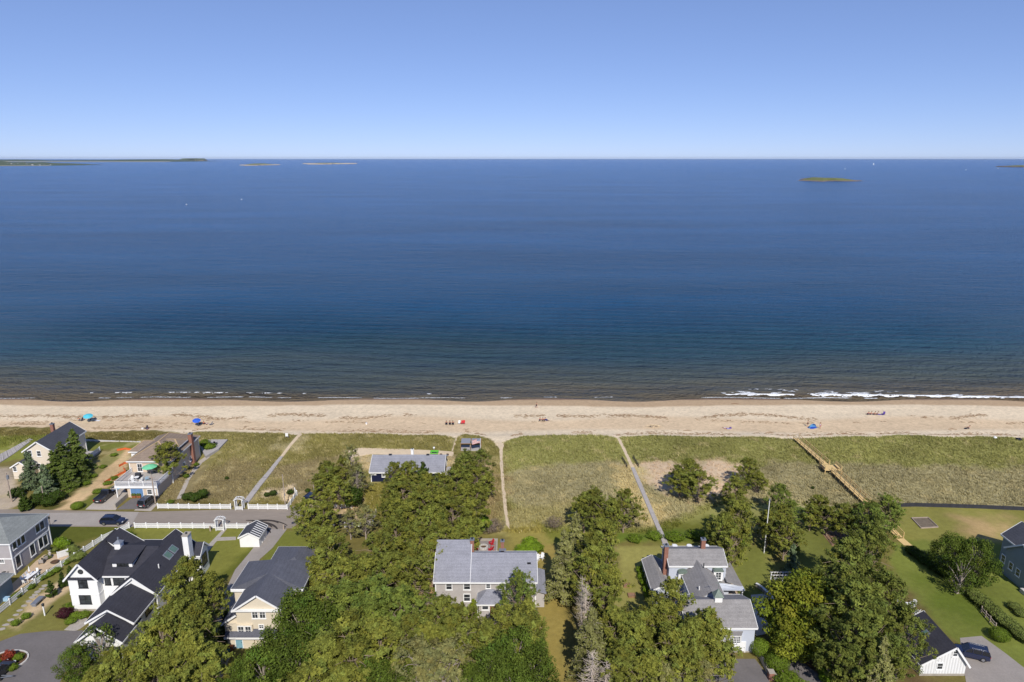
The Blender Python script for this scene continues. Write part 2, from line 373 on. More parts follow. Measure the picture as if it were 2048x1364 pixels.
def np_mesh(name, verts, faces, m, col=None, smooth=False):
    me = bpy.data.meshes.new(name); nf, k = faces.shape
    me.vertices.add(len(verts)); me.vertices.foreach_set('co', np.asarray(verts, np.float32).ravel())
    me.loops.add(nf*k); me.loops.foreach_set('vertex_index', faces.astype(np.int32).ravel())
    me.polygons.add(nf); me.polygons.foreach_set('loop_start', np.arange(0, nf*k, k, dtype=np.int32))
    me.update(calc_edges=True)
    if col is not None:
        ca = me.color_attributes.new('Col', 'FLOAT_COLOR', 'POINT')
        c4 = np.ones((len(verts), 4), np.float32); c4[:, :3] = col; ca.data.foreach_set('color', c4.ravel())
    if m is not None: me.materials.append(m)
    if smooth: me.shade_smooth()
    return me
GCOL = ground_color(XX, YY)
M['ground'] = mat('ground_cover', None, 0.95, 0.16, 1.1, attr=True, fine=0.22, bump=0.35, spec=0.1)
go = bpy.data.objects.new('ground', np_mesh('ground', np.stack([XX, YY, ZZ], -1).reshape(-1, 3), fq, M['ground'], GCOL.reshape(-1, 3), True))
COL.objects.link(go); tag(go, kind='structure')

# ------------------------------------------------------------------ sea
sx = axis((-55000,-5000,10000),(-5000,-500,900),(-500,-190,31),(-190,190,1.6),(190,500,31),(500,5000,900),(5000,55000,10000))
sy = axis((188,300,0.45),(300,420,1.5),(420,700,20),(700,3000,230),(3000,20000,2000),(20000,60000,10000))
SX, SY = np.meshgrid(sx, sy)
fade = (1-sstep(230, 420, SY)) * (1-sstep(150, 260, np.abs(SX)))
ph = SY + 0.10*SX + 5*fbm(SX, SY*0.4, 40, 51)
shoal = sstep(196, 214, SY)
sw = 0.17*np.sin(ph*2*math.pi/7.5) * (0.4+fbm(SX, SY, 25, 53)) + 0.03*np.sin((SY-0.35*SX)*2*math.pi/3.6) * fbm(SX, SY, 12, 57)
# breakers: a low swell ridge close to the shore
BRK = lambda x: 202.6 + 0.5*np.sin(x*0.05+0.6) - 0.045*np.maximum(0, x-62)
ampb = 0.25*np.exp(-((SX+105)/45)**2) + 0.40*np.exp(-((SX-105)/42)**2) + 0.10
ridge = ampb*np.exp(-((SY-BRK(SX))/0.9)**2)
SZ = SEA_Z + (sw*shoal + ridge)*fade
nx, ny = len(sx), len(sy); idx = np.arange(nx*ny).reshape(ny, nx)
fs = np.stack([idx[:-1,:-1], idx[:-1,1:], idx[1:,1:], idx[1:,:-1]], -1).reshape(-1, 4)
def sea_material():
    m = bpy.data.materials.new('sea_water'); m.use_nodes = True; nt = m.node_tree; N = nt.nodes; L = nt.links; p = N['Principled BSDF']
    tc = N.new('ShaderNodeTexCoord'); obj = tc.outputs['Object']
    sep = N.new('ShaderNodeSeparateXYZ'); L.new(obj, sep.inputs[0])
    # bottom depth shows through: brown over the sandbar, teal, then deep blue
    nz = N.new('ShaderNodeTexNoise'); nz.inputs['Scale'].default_value = 0.02; nz.inputs['Detail'].default_value = 4
    mpn = N.new('ShaderNodeMapping'); mpn.inputs['Scale'].default_value = (0.35, 1.6, 1); L.new(obj, mpn.inputs[0]); L.new(mpn.outputs[0], nz.inputs['Vector'])
    ad = N.new('ShaderNodeMath'); ad.operation = 'MULTIPLY_ADD'; ad.inputs[1].default_value = 60; L.new(nz.outputs[0], ad.inputs[0]); L.new(sep.outputs[1], ad.inputs[2])
    lg = N.new('ShaderNodeMath'); lg.operation = 'SUBTRACT'; lg.inputs[1].default_value = 215; L.new(ad.outputs[0], lg.inputs[0])
    mx0 = N.new('ShaderNodeMath'); mx0.operation = 'MAXIMUM'; mx0.inputs[1].default_value = 1.0; L.new(lg.outputs[0], mx0.inputs[0])
    lo = N.new('ShaderNodeMath'); lo.operation = 'LOGARITHM'; lo.inputs[1].default_value = 10; L.new(mx0.outputs[0], lo.inputs[0])
    mr = N.new('ShaderNodeMapRange'); mr.inputs[1].default_value = 0.7; mr.inputs[2].default_value = 3.9; L.new(lo.outputs[0], mr.inputs[0])
    cr = N.new('ShaderNodeValToRGB'); L.new(mr.outputs[0], cr.inputs[0]); e = cr.color_ramp.elements
    stops = [(0.0, (0.150,0.112,0.070)), (0.15, (0.138,0.112,0.076)), (0.27, (0.072,0.088,0.084)), (0.37, (0.024,0.066,0.098)), (0.47, (0.008,0.058,0.140)), (0.62, (0.004,0.054,0.164)), (0.80, (0.004,0.060,0.200)), (1.0, (0.006,0.076,0.250))]
    e[0].position, e[0].color = stops[0][0], (*stops[0][1], 1); e[1].position, e[1].color = stops[-1][0], (*stops[-1][1], 1)
    for t, c in stops[1:-1]: q = e.new(t); q.color = (*c, 1)
    # wind streaks
    ws = N.new('ShaderNodeTexNoise'); ws.inputs['Scale'].default_value = 0.011; ws.inputs['Detail'].default_value = 5
    mw = N.new('ShaderNodeMapping'); mw.inputs['Scale'].default_value = (0.25, 1.0, 1); mw.inputs['Rotation'].default_value = (0, 0, 0.06); L.new(obj, mw.inputs[0]); L.new(mw.outputs[0], ws.inputs['Vector'])
    mr2 = N.new('ShaderNodeMapRange'); mr2.inputs[1].default_value = 0.3; mr2.inputs[2].default_value = 0.7; mr2.inputs[3].default_value = 0.78; mr2.inputs[4].default_value = 1.22; L.new(ws.outputs[0], mr2.inputs[0])
    scl = N.new('ShaderNodeVectorMath'); scl.operation = 'SCALE'; L.new(cr.outputs[0], scl.inputs[0]); L.new(mr2.outputs[0], scl.inputs['Scale']); L.new(scl.outputs[0], p.inputs['Base Color'])
    p.inputs['Roughness'].default_value = 0.16; p.inputs['IOR'].default_value = 1.333; p.inputs['Specular IOR Level'].default_value = 0.035
    hs = None
    for scale, st, rot, amp in ((0.09, (0.28, 1.0, 1), 0.20, 0.9), (0.28, (0.26, 1.0, 1), 0.34, 0.75), (0.75, (0.5, 1.0, 1), 0.5, 0.42), (1.5, (0.6, 1.0, 1), -0.3, 0.2)):
        mp = N.new('ShaderNodeMapping'); mp.inputs['Scale'].default_value = st; mp.inputs['Rotation'].default_value = (0, 0, rot); L.new(obj, mp.inputs[0])
        n = N.new('ShaderNodeTexNoise'); n.inputs['Scale'].default_value = scale; n.inputs['Detail'].default_value = 3; n.inputs['Roughness'].default_value = 0.55; L.new(mp.outputs[0], n.inputs['Vector'])
        ml = N.new('ShaderNodeMath'); ml.operation = 'MULTIPLY_ADD'; ml.inputs[1].default_value = amp; L.new(n.outputs[0], ml.inputs[0])
        if hs is not None: L.new(hs, ml.inputs[2])
        else: ml.inputs[2].default_value = 0
        hs = ml.outputs[0]
    b = N.new('ShaderNodeBump'); b.inputs['Strength'].default_value = 1.0; b.inputs['Distance'].default_value = 5.0; L.new(hs, b.inputs['Height']); L.new(b.outputs[0], p.inputs['Normal'])
    return m
M['sea'] = sea_material()
so = bpy.data.objects.new('sea', np_mesh('sea', np.stack([SX, SY, SZ], -1).reshape(-1, 3), fs, M['sea'], None, True)); COL.objects.link(so); tag(so, kind='structure')

# surf: broken foam, real little sheets riding on the water
M['foam'] = mat('foam', (0.82, 0.84, 0.85), 0.7, 0.1, 2.0)
def seaz(x, y):
    fd = 1.0
    a = 0.25*np.exp(-((x+105)/45)**2) + 0.40*np.exp(-((x-105)/42)**2) + 0.10
    return SEA_Z + 0.08 + a*np.exp(-((y-BRK(x))/0.9)**2)
fv = []; ff = []
def flake(x, y, l, w):
    n = 7; o = len(fv)
    for k in range(n):
        t = 2*math.pi*k/n; r = 0.7+0.6*rng.random(); xx = x+math.cos(t)*l*r; yy = y+math.sin(t)*w*r
        fv.append((xx, yy, float(seaz(xx, yy)) + 0.05))
    ff.append(tuple(range(o, o+n)))
for _ in range(9000):      # breaker on the right: lacy broken water trailing seaward
    x = rng.uniform(66, 172); den = math.exp(-((x-98)/30)**2)+0.25
    back = abs(rng.normal(0, 1))*(2.6*den+0.2); y = BRK(x)-0.4+back
    n_ = fbm(np.array([x*0.5]), np.array([y]), 2.2, 61)[0]
    if n_ > 0.40+0.055*back: flake(x, y, rng.uniform(0.12, 0.65), rng.uniform(0.03, 0.13))
for _ in range(700):
    x = rng.uniform(67, 170); y = BRK(x)-0.5+rng.normal(0, 0.16)+0.3*math.sin(x*0.9)
    if fbm(np.array([x]), np.array([0.0]), 9.0, 63)[0] > 0.36: flake(x, y, rng.uniform(0.2, 0.8), rng.uniform(0.06, 0.18))
for px_, ln in ((345,4),(370,7),(395,3),(414,5),(440,6),(500,3),(535,4),(562,3),(255,5),(235,3),(610,2),(860,3),(1840,5),(185,2)):
    X0 = G(px_, 787, SEA_Z).x
    for _ in range(int(ln*6)):
        x = X0+rng.normal(0, ln*0.14); y = BRK(x)-0.1+rng.normal(0, 0.2); flake(x, y, rng.uniform(0.1, 0.4), rng.uniform(0.03, 0.10))
for _ in range(5200):      # swash lace at the water's edge
    x = rng.uniform(-170, 170); y = 198.9+0.45*math.sin(x*0.05)+0.3*math.sin(x*0.21)+rng.normal(0, 0.14)
    if fbm(np.array([x]), np.array([y*0.2]), 9.0, 67)[0] > (0.46 if x < -20 else 0.54): flake(x, y, rng.uniform(0.15, 0.7), rng.uniform(0.02, 0.06))
mb = MB(); mb.v = fv; mb.f = ff
tag(mb.build('surf_foam', M['foam']), 'white foam of the breaking waves along the shore', 'foam', kind='stuff')

# ------------------------------------------------------------------ roads, drives, paths: thin sheets above the ground
LV = [0.0]
def sheet(name, pts, m, z=None, px=True, label=None):
    """flat paved sheet with a little thickness"""
    LV[0] += 1; zz = (0.02 + 0.004*(LV[0] % 12)) if z is None else z
    q = [tuple(G(a, b, 0.0)[:2]) if px else (a, b) for a, b in pts]
    return struct(name, MB().prism(q, -0.2, zz), m)
def drape(name, left, right, m, n=40, zo=0.05, th=0.12):
    """strip following the terrain between two surveyed edges"""
    l = [G(a, b) for a, b in left]; r = [G(a, b) for a, b in right]
    def samp(pl, t):
        k = t*(len(pl)-1); i = min(int(k), len(pl)-2); return pl[i].lerp(pl[i+1], k-i)
    vs = []; fs_ = []
    for i in range(n+1):
        a = samp(l, i/n); b = samp(r, i/n)
        j = rng.normal(0, 0.05, 2) if 'path' in name else (0, 0)
        a = a + Vector((j[0], 0, 0)); b = b + Vector((j[1], 0, 0))
        for q in (a, b):
            zt = float(terrain(q.x, q.y)) + zo; vs += [(q.x, q.y, zt), (q.x, q.y, zt-th-0.3)]
        if i:
            o = 4*(i-1); fs_ += [(o, o+2, o+6, o+4), (o, o+4, o+5, o+1), (o+2, o+3, o+7, o+6)]
    mb = MB(); mb.add(vs, fs_); return mb
sheet('road', [(0,1019),(70,1018),(90,1020),(285,1024),(575,1016),(598,1010),(612,1018),(604,1038),(586,1056),(536,1060),(530,1056),(270,1054),(95,1053),(-80,1056),(-80,1019)], 'asphalt')
sheet('road_slab', [(100,1026),(278,1024),(262,1052),(98,1051)], 'slab')
sheet('lane', [(536,1058),(574,1058),(545,1096),(520,1118),(497,1160),(480,1200),(470,1262),(462,1310),(440,1364),(360,1400),(386,1364),(420,1280),(447,1190),(470,1140),(497,1108)], 'asphalt_g')
sheet('cottage_drive', [(597,1008),(604,996),(640,988),(652,996),(650,1012),(612,1020)], 'pathsand')
for k, (cx_, cy_, ra, wd, a0, a1) in enumerate(((500,1062,48,5,20,100),(520,1060,36,7,5,110),(530,1063,52,4,30,120),(512,1066,30,6,0,80),(535,1052,26,5,30,150))):
    pts_o = [(cx_+ra*1.0*math.cos(math.radians(a0+(a1-a0)*i/12)), cy_-ra*0.45*math.sin(math.radians(a0+(a1-a0)*i/12))) for i in range(13)]
    pts_i = [(cx_+(ra-wd*(0.4+0.6*math.sin(math.pi*i/12)))*math.cos(math.radians(a0+(a1-a0)*i/12)), cy_-(ra-wd*(0.4+0.6*math.sin(math.pi*i/12)))*0.45*math.sin(math.radians(a0+(a1-a0)*i/12))) for i in range(13)]
    sheet('tyre_mark', pts_o+pts_i[::-1], 'tarmark', z=0.072+0.004*k)
sheet('driveway', [(171,1019),(203,992),(235,965),(252,978),(262,992),(240,1003),(232,1020)], 'concrete')
sheet('driveway', [(234,1019),(262,998),(300,996),(322,998),(296,1018)], 'asphalt_d')
sheet('parking_pad', [(268,1021),(285,1008),(316,1008),(302,1022)], 'concrete')
sheet('driveway', [(-120,1300),(0,1283),(40,1268),(95,1262),(166,1261),(160,1290),(150,1310),(120,1364),(100,1400),(-120,1400)], 'asphalt_d')
sheet('footpath', [(128,1260),(140,1250),(152,1240),(172,1232),(176,1246),(160,1258),(150,1262)], 'flag')
sheet('driveway', [(1920,1276),(1963,1272),(2010,1306),(2060,1345),(2070,1400),(1930,1400),(1932,1364),(1925,1320)], 'asphalt_g')
sheet('driveway', [(1410,1318),(1510,1318),(1536,1352),(1548,1400),(1400,1400)], 'asphalt_d')
sheet('driveway', [(1570,1326),(1598,1318),(1655,1364),(1670,1400),(1600,1400)], 'asphalt_d')
sheet('patio', [(1502,1190),(1530,1188),(1548,1206),(1562,1232),(1560,1262),(1512,1272)], 'concrete_w')
sheet('footpath', [(1548,1262),(1566,1258),(1606,1312),(1582,1322)], 'concrete')
sheet('patio', [(2,1188),(38,1156),(70,1124),(88,1110),(120,1108),(138,1112),(122,1128),(100,1136),(76,1152),(52,1170),(18,1192)], 'paver')
sheet('garden_walk', [(424,1082),(447,1058),(454,1058),(434,1082),(404,1118),(384,1142),(372,1142),(396,1112)], 'flag')
sheet('garden_walk', [(434,1075),(472,1074),(472,1080),(430,1082)], 'flag', z=0.07)
tag(drape('terrace', [(684,918),(698,901),(720,896),(800,898),(860,901),(908,904)], [(694,926),(706,914),(748,908),(810,910),(860,912),(906,913)], 'pathsand', zo=0.09).build('terrace', M['pathsand']), kind='structure')
sheet('deck', [(400,897),(416,884),(456,884),(438,903),(412,918)], 'boardgrey', z=0.75)
drape('garden_path', [(352,1000),(372,958),(398,922),(410,914)], [(362,998),(380,958),(404,926),(420,914)], 'concrete').build('garden_path', M['concrete'])
tag(bpy.data.objects['garden_path'], kind='structure')
tag(drape('sand_path', [(994,884),(999,900),(1000,930),(1004,980),(1008,1020),(1012,1050)], [(1010,884),(1005,900),(1006,930),(1010,980),(1015,1020),(1020,1060)], 'pathsand').build('sand_path', M['pathsand']), kind='structure')
tag(drape('sand_path', [(912,874),(908,886),(903,902)], [(916,874),(912,886),(906,902)], 'pathsand').build('sand_path', M['pathsand']), kind='structure')
# ------------------------------------------------------------------ building kit
def gable(parent, x0, x1, y0, y1, ze, zr, ax, wall, roof, z0=-0.3, oh=0.4, th=0.2, rake='white', ohg=None, found=None, rx=None, ends='both', eaves='both'):
    """gabled block; ax = direction of the ridge; rx = ridge offset position"""
    ohg = oh if ohg is None else ohg
    zw = ze - 0.02; t = th
    if ax == 'y':
        xm = (x0+x1)/2 if rx is None else rx
        vs = [(x0,y0,z0),(x1,y0,z0),(x1,y0,zw),(xm,y0,zr-0.05),(x0,y0,zw)]; vs += [(a,y1,c) for a,b,c in vs]
        sl = (zr-ze)/(xm-x0); sr = (zr-ze)/(x1-xm)
        quads = [[(x0-oh,y0-ohg,ze-oh*sl+t),(xm,y0-ohg,zr+t),(xm,y1+ohg,zr+t),(x0-oh,y1+ohg,ze-oh*sl+t)],
                 [(xm,y0-ohg,zr+t),(x1+oh,y0-ohg,ze-oh*sr+t),(x1+oh,y1+ohg,ze-oh*sr+t),(xm,y1+ohg,zr+t)]]
    else:
        ym = (y0+y1)/2 if rx is None else rx
        vs = [(x0,y1,z0),(x0,y0,z0),(x0,y0,zw),(x0,ym,zr-0.05),(x0,y1,zw)]; vs += [(x1,b,c) for a,b,c in vs]
        sl = (zr-ze)/(ym-y0); sr = (zr-ze)/(y1-ym)
        quads = [[(x0-ohg,y0-oh,ze-oh*sl+t),(x1+ohg,y0-oh,ze-oh*sl+t),(x1+ohg,ym,zr+t),(x0-ohg,ym,zr+t)],
                 [(x0-ohg,ym,zr+t),(x1+ohg,ym,zr+t),(x1+ohg,y1+oh,ze-oh*sr+t),(x0-ohg,y1+oh,ze-oh*sr+t)]]
    MB().add(vs, [(0,1,2,3,4),(9,8,7,6,5),(0,5,6,1),(1,6,7,2),(2,7,8,3),(3,8,9,4),(4,9,5,0)]).build('wall', wall, parent)
    r = MB()
    for q in quads: r.slab(q, t*0.8)
    ro = r.build('roof', roof, parent)
    # fascia and rake boards
    f = MB()
    for qi, q in enumerate(quads):
        q = [Vector(p) for p in q]
        e = [(q[0], q[3])] if (ax == 'y' and qi == 0) else [(q[1], q[2])] if ax == 'y' else [(q[0], q[1])] if qi == 0 else [(q[2], q[3])]
        rk = [(q[0], q[1]), (q[2], q[3])] if ax == 'y' else [(q[1], q[2]), (q[3], q[0])]
        if ax == 'x' and qi == 0: rk = [rk[1], rk[0]]        # low end (west) first
        elif ax == 'y' and qi == 0: pass
        if ends == 'none': rk = []
        elif ends == 'low': rk = [k for k in rk if min(k[0][1 if ax == 'y' else 0], 1e9) < ((y0+y1)/2 if ax == 'y' else (x0+x1)/2)]
        elif ends == 'high': rk = [k for k in rk if k[0][1 if ax == 'y' else 0] > ((y0+y1)/2 if ax == 'y' else (x0+x1)/2)]
        if (eaves == 'low' and qi == 1) or (eaves == 'high' and qi == 0) or eaves == 'none': e = []
        for a, b in e + rk:
            off = Vector((0, 0, -t*0.55)); d = (b-a).normalized(); c = (q[0]+q[1]+q[2]+q[3])/4
            side = (a+b)/2 - c; side -= d*side.dot(d); side.z = 0; side = side.normalized()*0.035
            f.bar(a+off+side, b+off+side, 0.06, 0.26)
    if f.v: f.build('fascia', rake, ro)
    if found: MB().box(x0-0.03, x1+0.03, y0-0.03, y1+0.03, -0.3, 0.35).build('foundation', found, parent)
    return ro
def hip(parent, x0, x1, y0, y1, ze, zr, ax, ra, rb, wall, roof, z0=-0.3, oh=0.4, caps=None, rc=None, walls=True):
    if walls: MB().box(x0, x1, y0, y1, z0, ze).build('wall', wall, parent)
    X0, X1, Y0, Y1 = x0-oh, x1+oh, y0-oh, y1+oh; z = ze
    if ax == 'y':
        xm = (X0+X1)/2 if rc is None else rc; A_, B_ = (xm, ra, zr), (xm, rb, zr)
        faces = [[(X0,Y0,z),(X1,Y0,z),A_], [(X1,Y0,z),(X1,Y1,z),B_,A_], [(X1,Y1,z),(X0,Y1,z),B_], [(X0,Y1,z),(X0,Y0,z),A_,B_]]
        hips = [((X0,Y0,z),A_),((X1,Y0,z),A_),((X0,Y1,z),B_),((X1,Y1,z),B_),(A_,B_)]
    else:
        ym = (Y0+Y1)/2 if rc is None else rc; A_, B_ = (ra, ym, zr), (rb, ym, zr)
        faces = [[(X0,Y1,z),(X0,Y0,z),A_], [(X0,Y0,z),(X1,Y0,z),B_,A_], [(X1,Y0,z),(X1,Y1,z),B_], [(X1,Y1,z),(X0,Y1,z),A_,B_]]
        hips = [((X0,Y0,z),A_),((X0,Y1,z),A_),((X1,Y0,z),B_),((X1,Y1,z),B_),(A_,B_)]
    vs = [(X0,Y0,z),(X1,Y0,z),(X1,Y1,z),(X0,Y1,z),A_,B_]; ids = {v: i for i, v in enumerate(vs)}
    fs_ = [tuple(ids[v] for v in f) for f in faces] + [(3,2,1,0)]
    ro = MB().add(vs, fs_).build('roof', roof, parent)
    f = MB()
    for a, b in (((X0,Y0),(X1,Y0)),((X1,Y0),(X1,Y1)),((X1,Y1),(X0,Y1)),((X0,Y1),(X0,Y0))):
        f.bar((*a, z-0.12), (*b, z-0.12), 0.08, 0.24)
    f.build('fascia', 'white', ro)
    if caps:
        c = MB()
        for a, b in hips: c.bar(Vector(a)+Vector((0,0,0.03)), Vector(b)+Vector((0,0,0.03)), 0.28, 0.05)
        c.build('ridge_cap', caps, ro)
    return ro
def shed_roof(parent, quad, roof, th=0.16, name='roof'):
    return MB().slab(quad, th).build(name, roof, parent)
def wbox(fc, plane, u0, u1, z0, z1, d0, d1):
    """box on a wall face; d measured outward"""
    if fc == 'S': return (u0, u1, plane-d1, plane-d0, z0, z1)
    if fc == 'N': return (u0, u1, plane+d0, plane+d1, z0, z1)
    if fc == 'E': return (plane+d0, plane+d1, u0, u1, z0, z1)
    return (plane-d1, plane-d0, u0, u1, z0, z1)
def window(parent, fc, plane, u, z, w, h, cols=1, rows=2, frame='white', name='window', cas=0.12, label=None):
    f = MB(); a, b, c, d = u-w/2, u+w/2, z-h/2, z+h/2
    for bx in ((a-cas, a, c-cas, d+cas), (b, b+cas, c-cas, d+cas), (a, b, d, d+cas), (a, b, c-cas, c)):
        f.box(*wbox(fc, plane, bx[0], bx[1], bx[2], bx[3], -0.02, 0.07))
    fo = f.build(name, frame, parent)
    MB().box(*wbox(fc, plane, a, b, c, d, -0.02, 0.02)).build('pane', 'glass', fo)
    m = MB(); t = 0.045
    for i in range(1, cols): x = a+(b-a)*i/cols; m.box(*wbox(fc, plane, x-t/2, x+t/2, c, d, 0.015, 0.05))
    for i in range(1, rows): y = c+(d-c)*i/rows; m.box(*wbox(fc, plane, a, b, y-t/2, y+t/2, 0.015, 0.046))
    if m.v: m.build('muntin', frame, fo)
    s = MB().box(*wbox(fc, plane, a-cas-0.05, b+cas+0.05, c-cas-0.06, c-cas, -0.02, 0.12)); s.build('sill', frame, fo)
    if label: fo['label'] = label
    return fo
def winp(parent, fc, plane, px, py, w, h, *a, **k):
    if fc in 'SN': u, z = HY(px, py, plane)
    else: u, z = HX(px, py, plane)
    return window(parent, fc, plane, u, z, w, h, *a, **k)
def door(parent, fc, plane, u, z0, w, h, m, frame='white', name='door'):
    f = MB()
    for bx in ((u-w/2-0.12, u-w/2, z0, z0+h+0.12), (u+w/2, u+w/2+0.12, z0, z0+h+0.12), (u-w/2, u+w/2, z0+h, z0+h+0.12)): f.box(*wbox(fc, plane, *bx, -0.02, 0.07))
    d = MB().box(*wbox(fc, plane, u-w/2, u+w/2, z0, z0+h, -0.02, 0.03)).build(name, m, parent)
    f.build('door_frame', frame, d)
    MB().box(*wbox(fc, plane, u+w/2-0.14, u+w/2-0.08, z0+h*0.45, z0+h*0.5, 0.03, 0.09)).build('handle', 'steel', d)
    return d
def chimney(parent, x, y, w, d, z0, z1, m='brick', cap='lead'):
    c = MB().box(x-w/2, x+w/2, y-d/2, y+d/2, z0, z1).build('chimney', m, parent)
    MB().box(x-w/2-0.07, x+w/2+0.07, y-d/2-0.07, y+d/2+0.07, z1, z1+0.14).build('chimney_cap', cap, c)
    MB().cyl((x, y), 0.16, z1+0.14, z1+0.4, 8).build('flue', 'steel', c); return c
def vent(parent, x, y, z, h=0.7, m='white'):
    return MB().cyl((x, y), 0.09, z-0.3, z+h, 8).build('vent_pipe', m, parent)
def trimline(parent, x0, x1, y0, y1, z, h=0.2, name='trim_band', m='white'):
    t = MB(); e = 0.05
    t.box(x0-e, x1+e, y0-e, y0, z, z+h).box(x0-e, x1+e, y1, y1+e, z, z+h).box(x0-e, x0, y0, y1, z, z+h).box(x1, x1+e, y0, y1, z, z+h)
    return t.build(name, m, parent)
def corners(parent, x0, x1, y0, y1, z0, z1, m='white'):
    for x in (x0, x1):
        for y in (y0, y1):
            MB().box(x-0.09, x+0.09, y-0.09, y+0.09, z0, z1).build('corner_board', m, parent)
def railing(parent, pts, h=1.0, m='white', step=0.16, name='railing'):
    r = MB()
    for a, b in zip(pts[:-1], pts[1:]):
        a = Vector(a); b = Vector(b); L_ = (b-a).length
        r.bar(a+Vector((0,0,h)), b+Vector((0,0,h)), 0.10, 0.06); r.bar(a+Vector((0,0,0.12)), b+Vector((0,0,0.12)), 0.05, 0.05)
        for i in range(int(L_/step)+1): q = a.lerp(b, i*step/L_); r.bar(q+Vector((0,0,0.1)), q+Vector((0,0,h)), 0.05)
    ro = r.build(name, m, parent)
    for q in pts: MB().box(q[0]-0.07, q[0]+0.07, q[1]-0.07, q[1]+0.07, q[2], q[2]+h+0.15).build('railing_post', m, ro)
    return ro

# ------------------------------------------------------------------ houses
# cream house beside the construction strip
h = thing('house', 'cream two-storey house with dark roof behind spruces at the lot of bare dirt', 'house', (-109, 147, 0))
h.location = (0, 0, 0)
gable(h, -110.9, -104.4, 143.5, 155.0, 5.7, 7.9, 'y', 'cream', 'roof_dark')
gable(h, -112.4, -108.6, 140.9, 145.5, 2.9, 4.1, 'y', 'cream', 'roof_dark', oh=0.3)
winp(h, 'S', 143.5, 78, 907, 0.8, 1.2); winp(h, 'S', 143.5, 78, 932, 0.8, 1.2); winp(h, 'S', 143.5, 60, 906, 0.8, 1.2)
winp(h, 'S', 140.9, 30, 938, 0.7, 1.0); winp(h, 'E', -104.4, 118, 905, 1, 1.2)
corners(h, -110.9, -104.4, 143.5, 155.0, 0, 5.6)
chimney(h, -108.9, 151.0, 0.7, 0.7, 6.5, 9.2)
MB().box(-104.4, -101.2, 149, 155, -0.3, 0.5).build('deck', 'boardgrey', h)
railing(h, [(-104.4, 149, 0.5), (-101.2, 149, 0.5), (-101.2, 155, 0.5)], 1.0)

# beige house with the roof terrace
h = thing('house', 'beige house with brown hip roof and deck over the garage', 'house')
hip(h, -84.6, -75.5, 138.8, 152.4, 5.5, 8.1, 'y', 143.4, 148.4, 'beige', 'roof_brown', caps='ridge_tan', oh=0.45)
# hip on the west side
hip(h, -88.0, -83.6, 145.6, 150.6, 4.7, 6.3, 'x', -86.0, -82.4, 'white_clap', 'roof_brown', oh=0.4, caps='ridge_tan')
# dormer on the east side
dr = hip(h, -80.6, -75.9, 143.6, 147.4, 6.7, 7.7, 'x', -80.2, -77.4, 'white_clap', 'roof_brown', z0=5.4, oh=0.35, caps='ridge_tan')
for y in (144.4, 145.5, 146.6): window(h, 'E', -75.9, y, 6.1, 0.75, 0.9, 1, 2, 'black_frame', cas=0.06)
chimney(h, -75.3, 148.6, 0.8, 0.9, 0, 7.7)
winp(h, 'S', 138.8, 280, 935, 0.95, 1.7, 2, 2, 'white'); winp(h, 'S', 138.8, 340, 936, 0.95, 1.7, 2, 2, 'white')
winp(h, 'E', -75.5, 368, 930, 0.9, 1.2); winp(h, 'E', -75.5, 381, 917, 0.6, 1.0); winp(h, 'E', -75.5, 384, 915, 0.6, 1.0)
corners(h, -84.6, -75.5, 138.8, 152.4, 0, 5.4)
MB().box(-81.9, -75.6, 132.2, 138.75, -0.3, 2.55).build('garage_wall', 'beige', h)
dk = MB().box(-84.3, -75.2, 131.9, 138.75, 2.55, 2.75).build('deck', 'boardgrey', h)
MB().box(-84.35, -75.15, 131.84, 131.9, 2.3, 2.8).build('deck_fascia', 'white', dk)
for px_ in (-84.1, -75.4): MB().box(px_-0.1, px_+0.1, 132.0, 132.2, 0, 2.6).build('deck_post', 'white', dk)
railing(h, [(-84.2, 138.6, 2.75), (-84.2, 132.0, 2.75), (-81.2, 132.0, 2.75), (-78.2, 132.0, 2.75), (-75.3, 132.0, 2.75), (-75.3, 138.6, 2.75)], 1.0)
u0, _ = HY(274, 985, 132.2)
door(h, 'S', 132.2, -79.9, 0.0, 2.6, 2.1, mat('blue_garage_door', A(108, 146, 192), 0.4, 0.1, 2), name='garage_door')
window(h, 'S', 132.2, -77.2, 1.3, 0.9, 1.0, 1, 2); door(h, 'S', 132.2, -76.2, 0, 0.5, 2.0, 'white')
MB().box(-82.3, -81.95, 127.5, 132.2, -0.3, 1.0).build('retaining_wall', 'found', h)

# grey house with patio at the edge
h = thing('house', 'grey shingled house with low green-grey roof beside the paved patio', 'house')
hip(h, -101.5, -86.35, 104.2, 113.9, 6.2, 8.3, 'x', -96.5, -91.2, 'grey_shingle', 'roof_green', oh=0.35)
trimline(h, -101.5, -86.35, 104.2, 113.9, 3.0, 0.22); corners(h, -101.5, -86.35, 104.2, 113.9, 0, 6.1)
for px_, py_ in ((29, 1089), (37, 1083.5), (45, 1078)): winp(h, 'E', -86.35, px_, py_, 1.0, 1.5, 1, 1)
for px_, py_ in ((75, 1056), (83.5, 1050.5)): winp(h, 'E', -86.35, px_, py_, 1.1, 1.5, 1, 1)
for px_, py_ in ((82, 1085), (90.5, 1080)): winp(h, 'E', -86.35, px_, py_, 1.1, 2.0, 1, 1)
winp(h, 'E', -86.35, 65, 1099, 1.1, 2.1, 1, 1); winp(h, 'E', -86.35, 36.5, 1122, 1.1, 2.2, 1, 1)
winp(h, 'S', 104.2, 4, 1122, 0.7, 0.6, 2, 2); vent(h, -90.5, 107.5, 7.4)
# blue-grey building cut by the frame
h = thing('house', 'blue-grey cottage corner beyond the picket fence below the patio', 'house')
hip(h, -92, -83.1, 92.2, 99.2, 3.4, 5.2, 'x', -88.6, -86.5, 'blue_grey', 'roof_green')
window(h, 'S', 92.2, -83.9, 1.8, 0.8, 1.0)

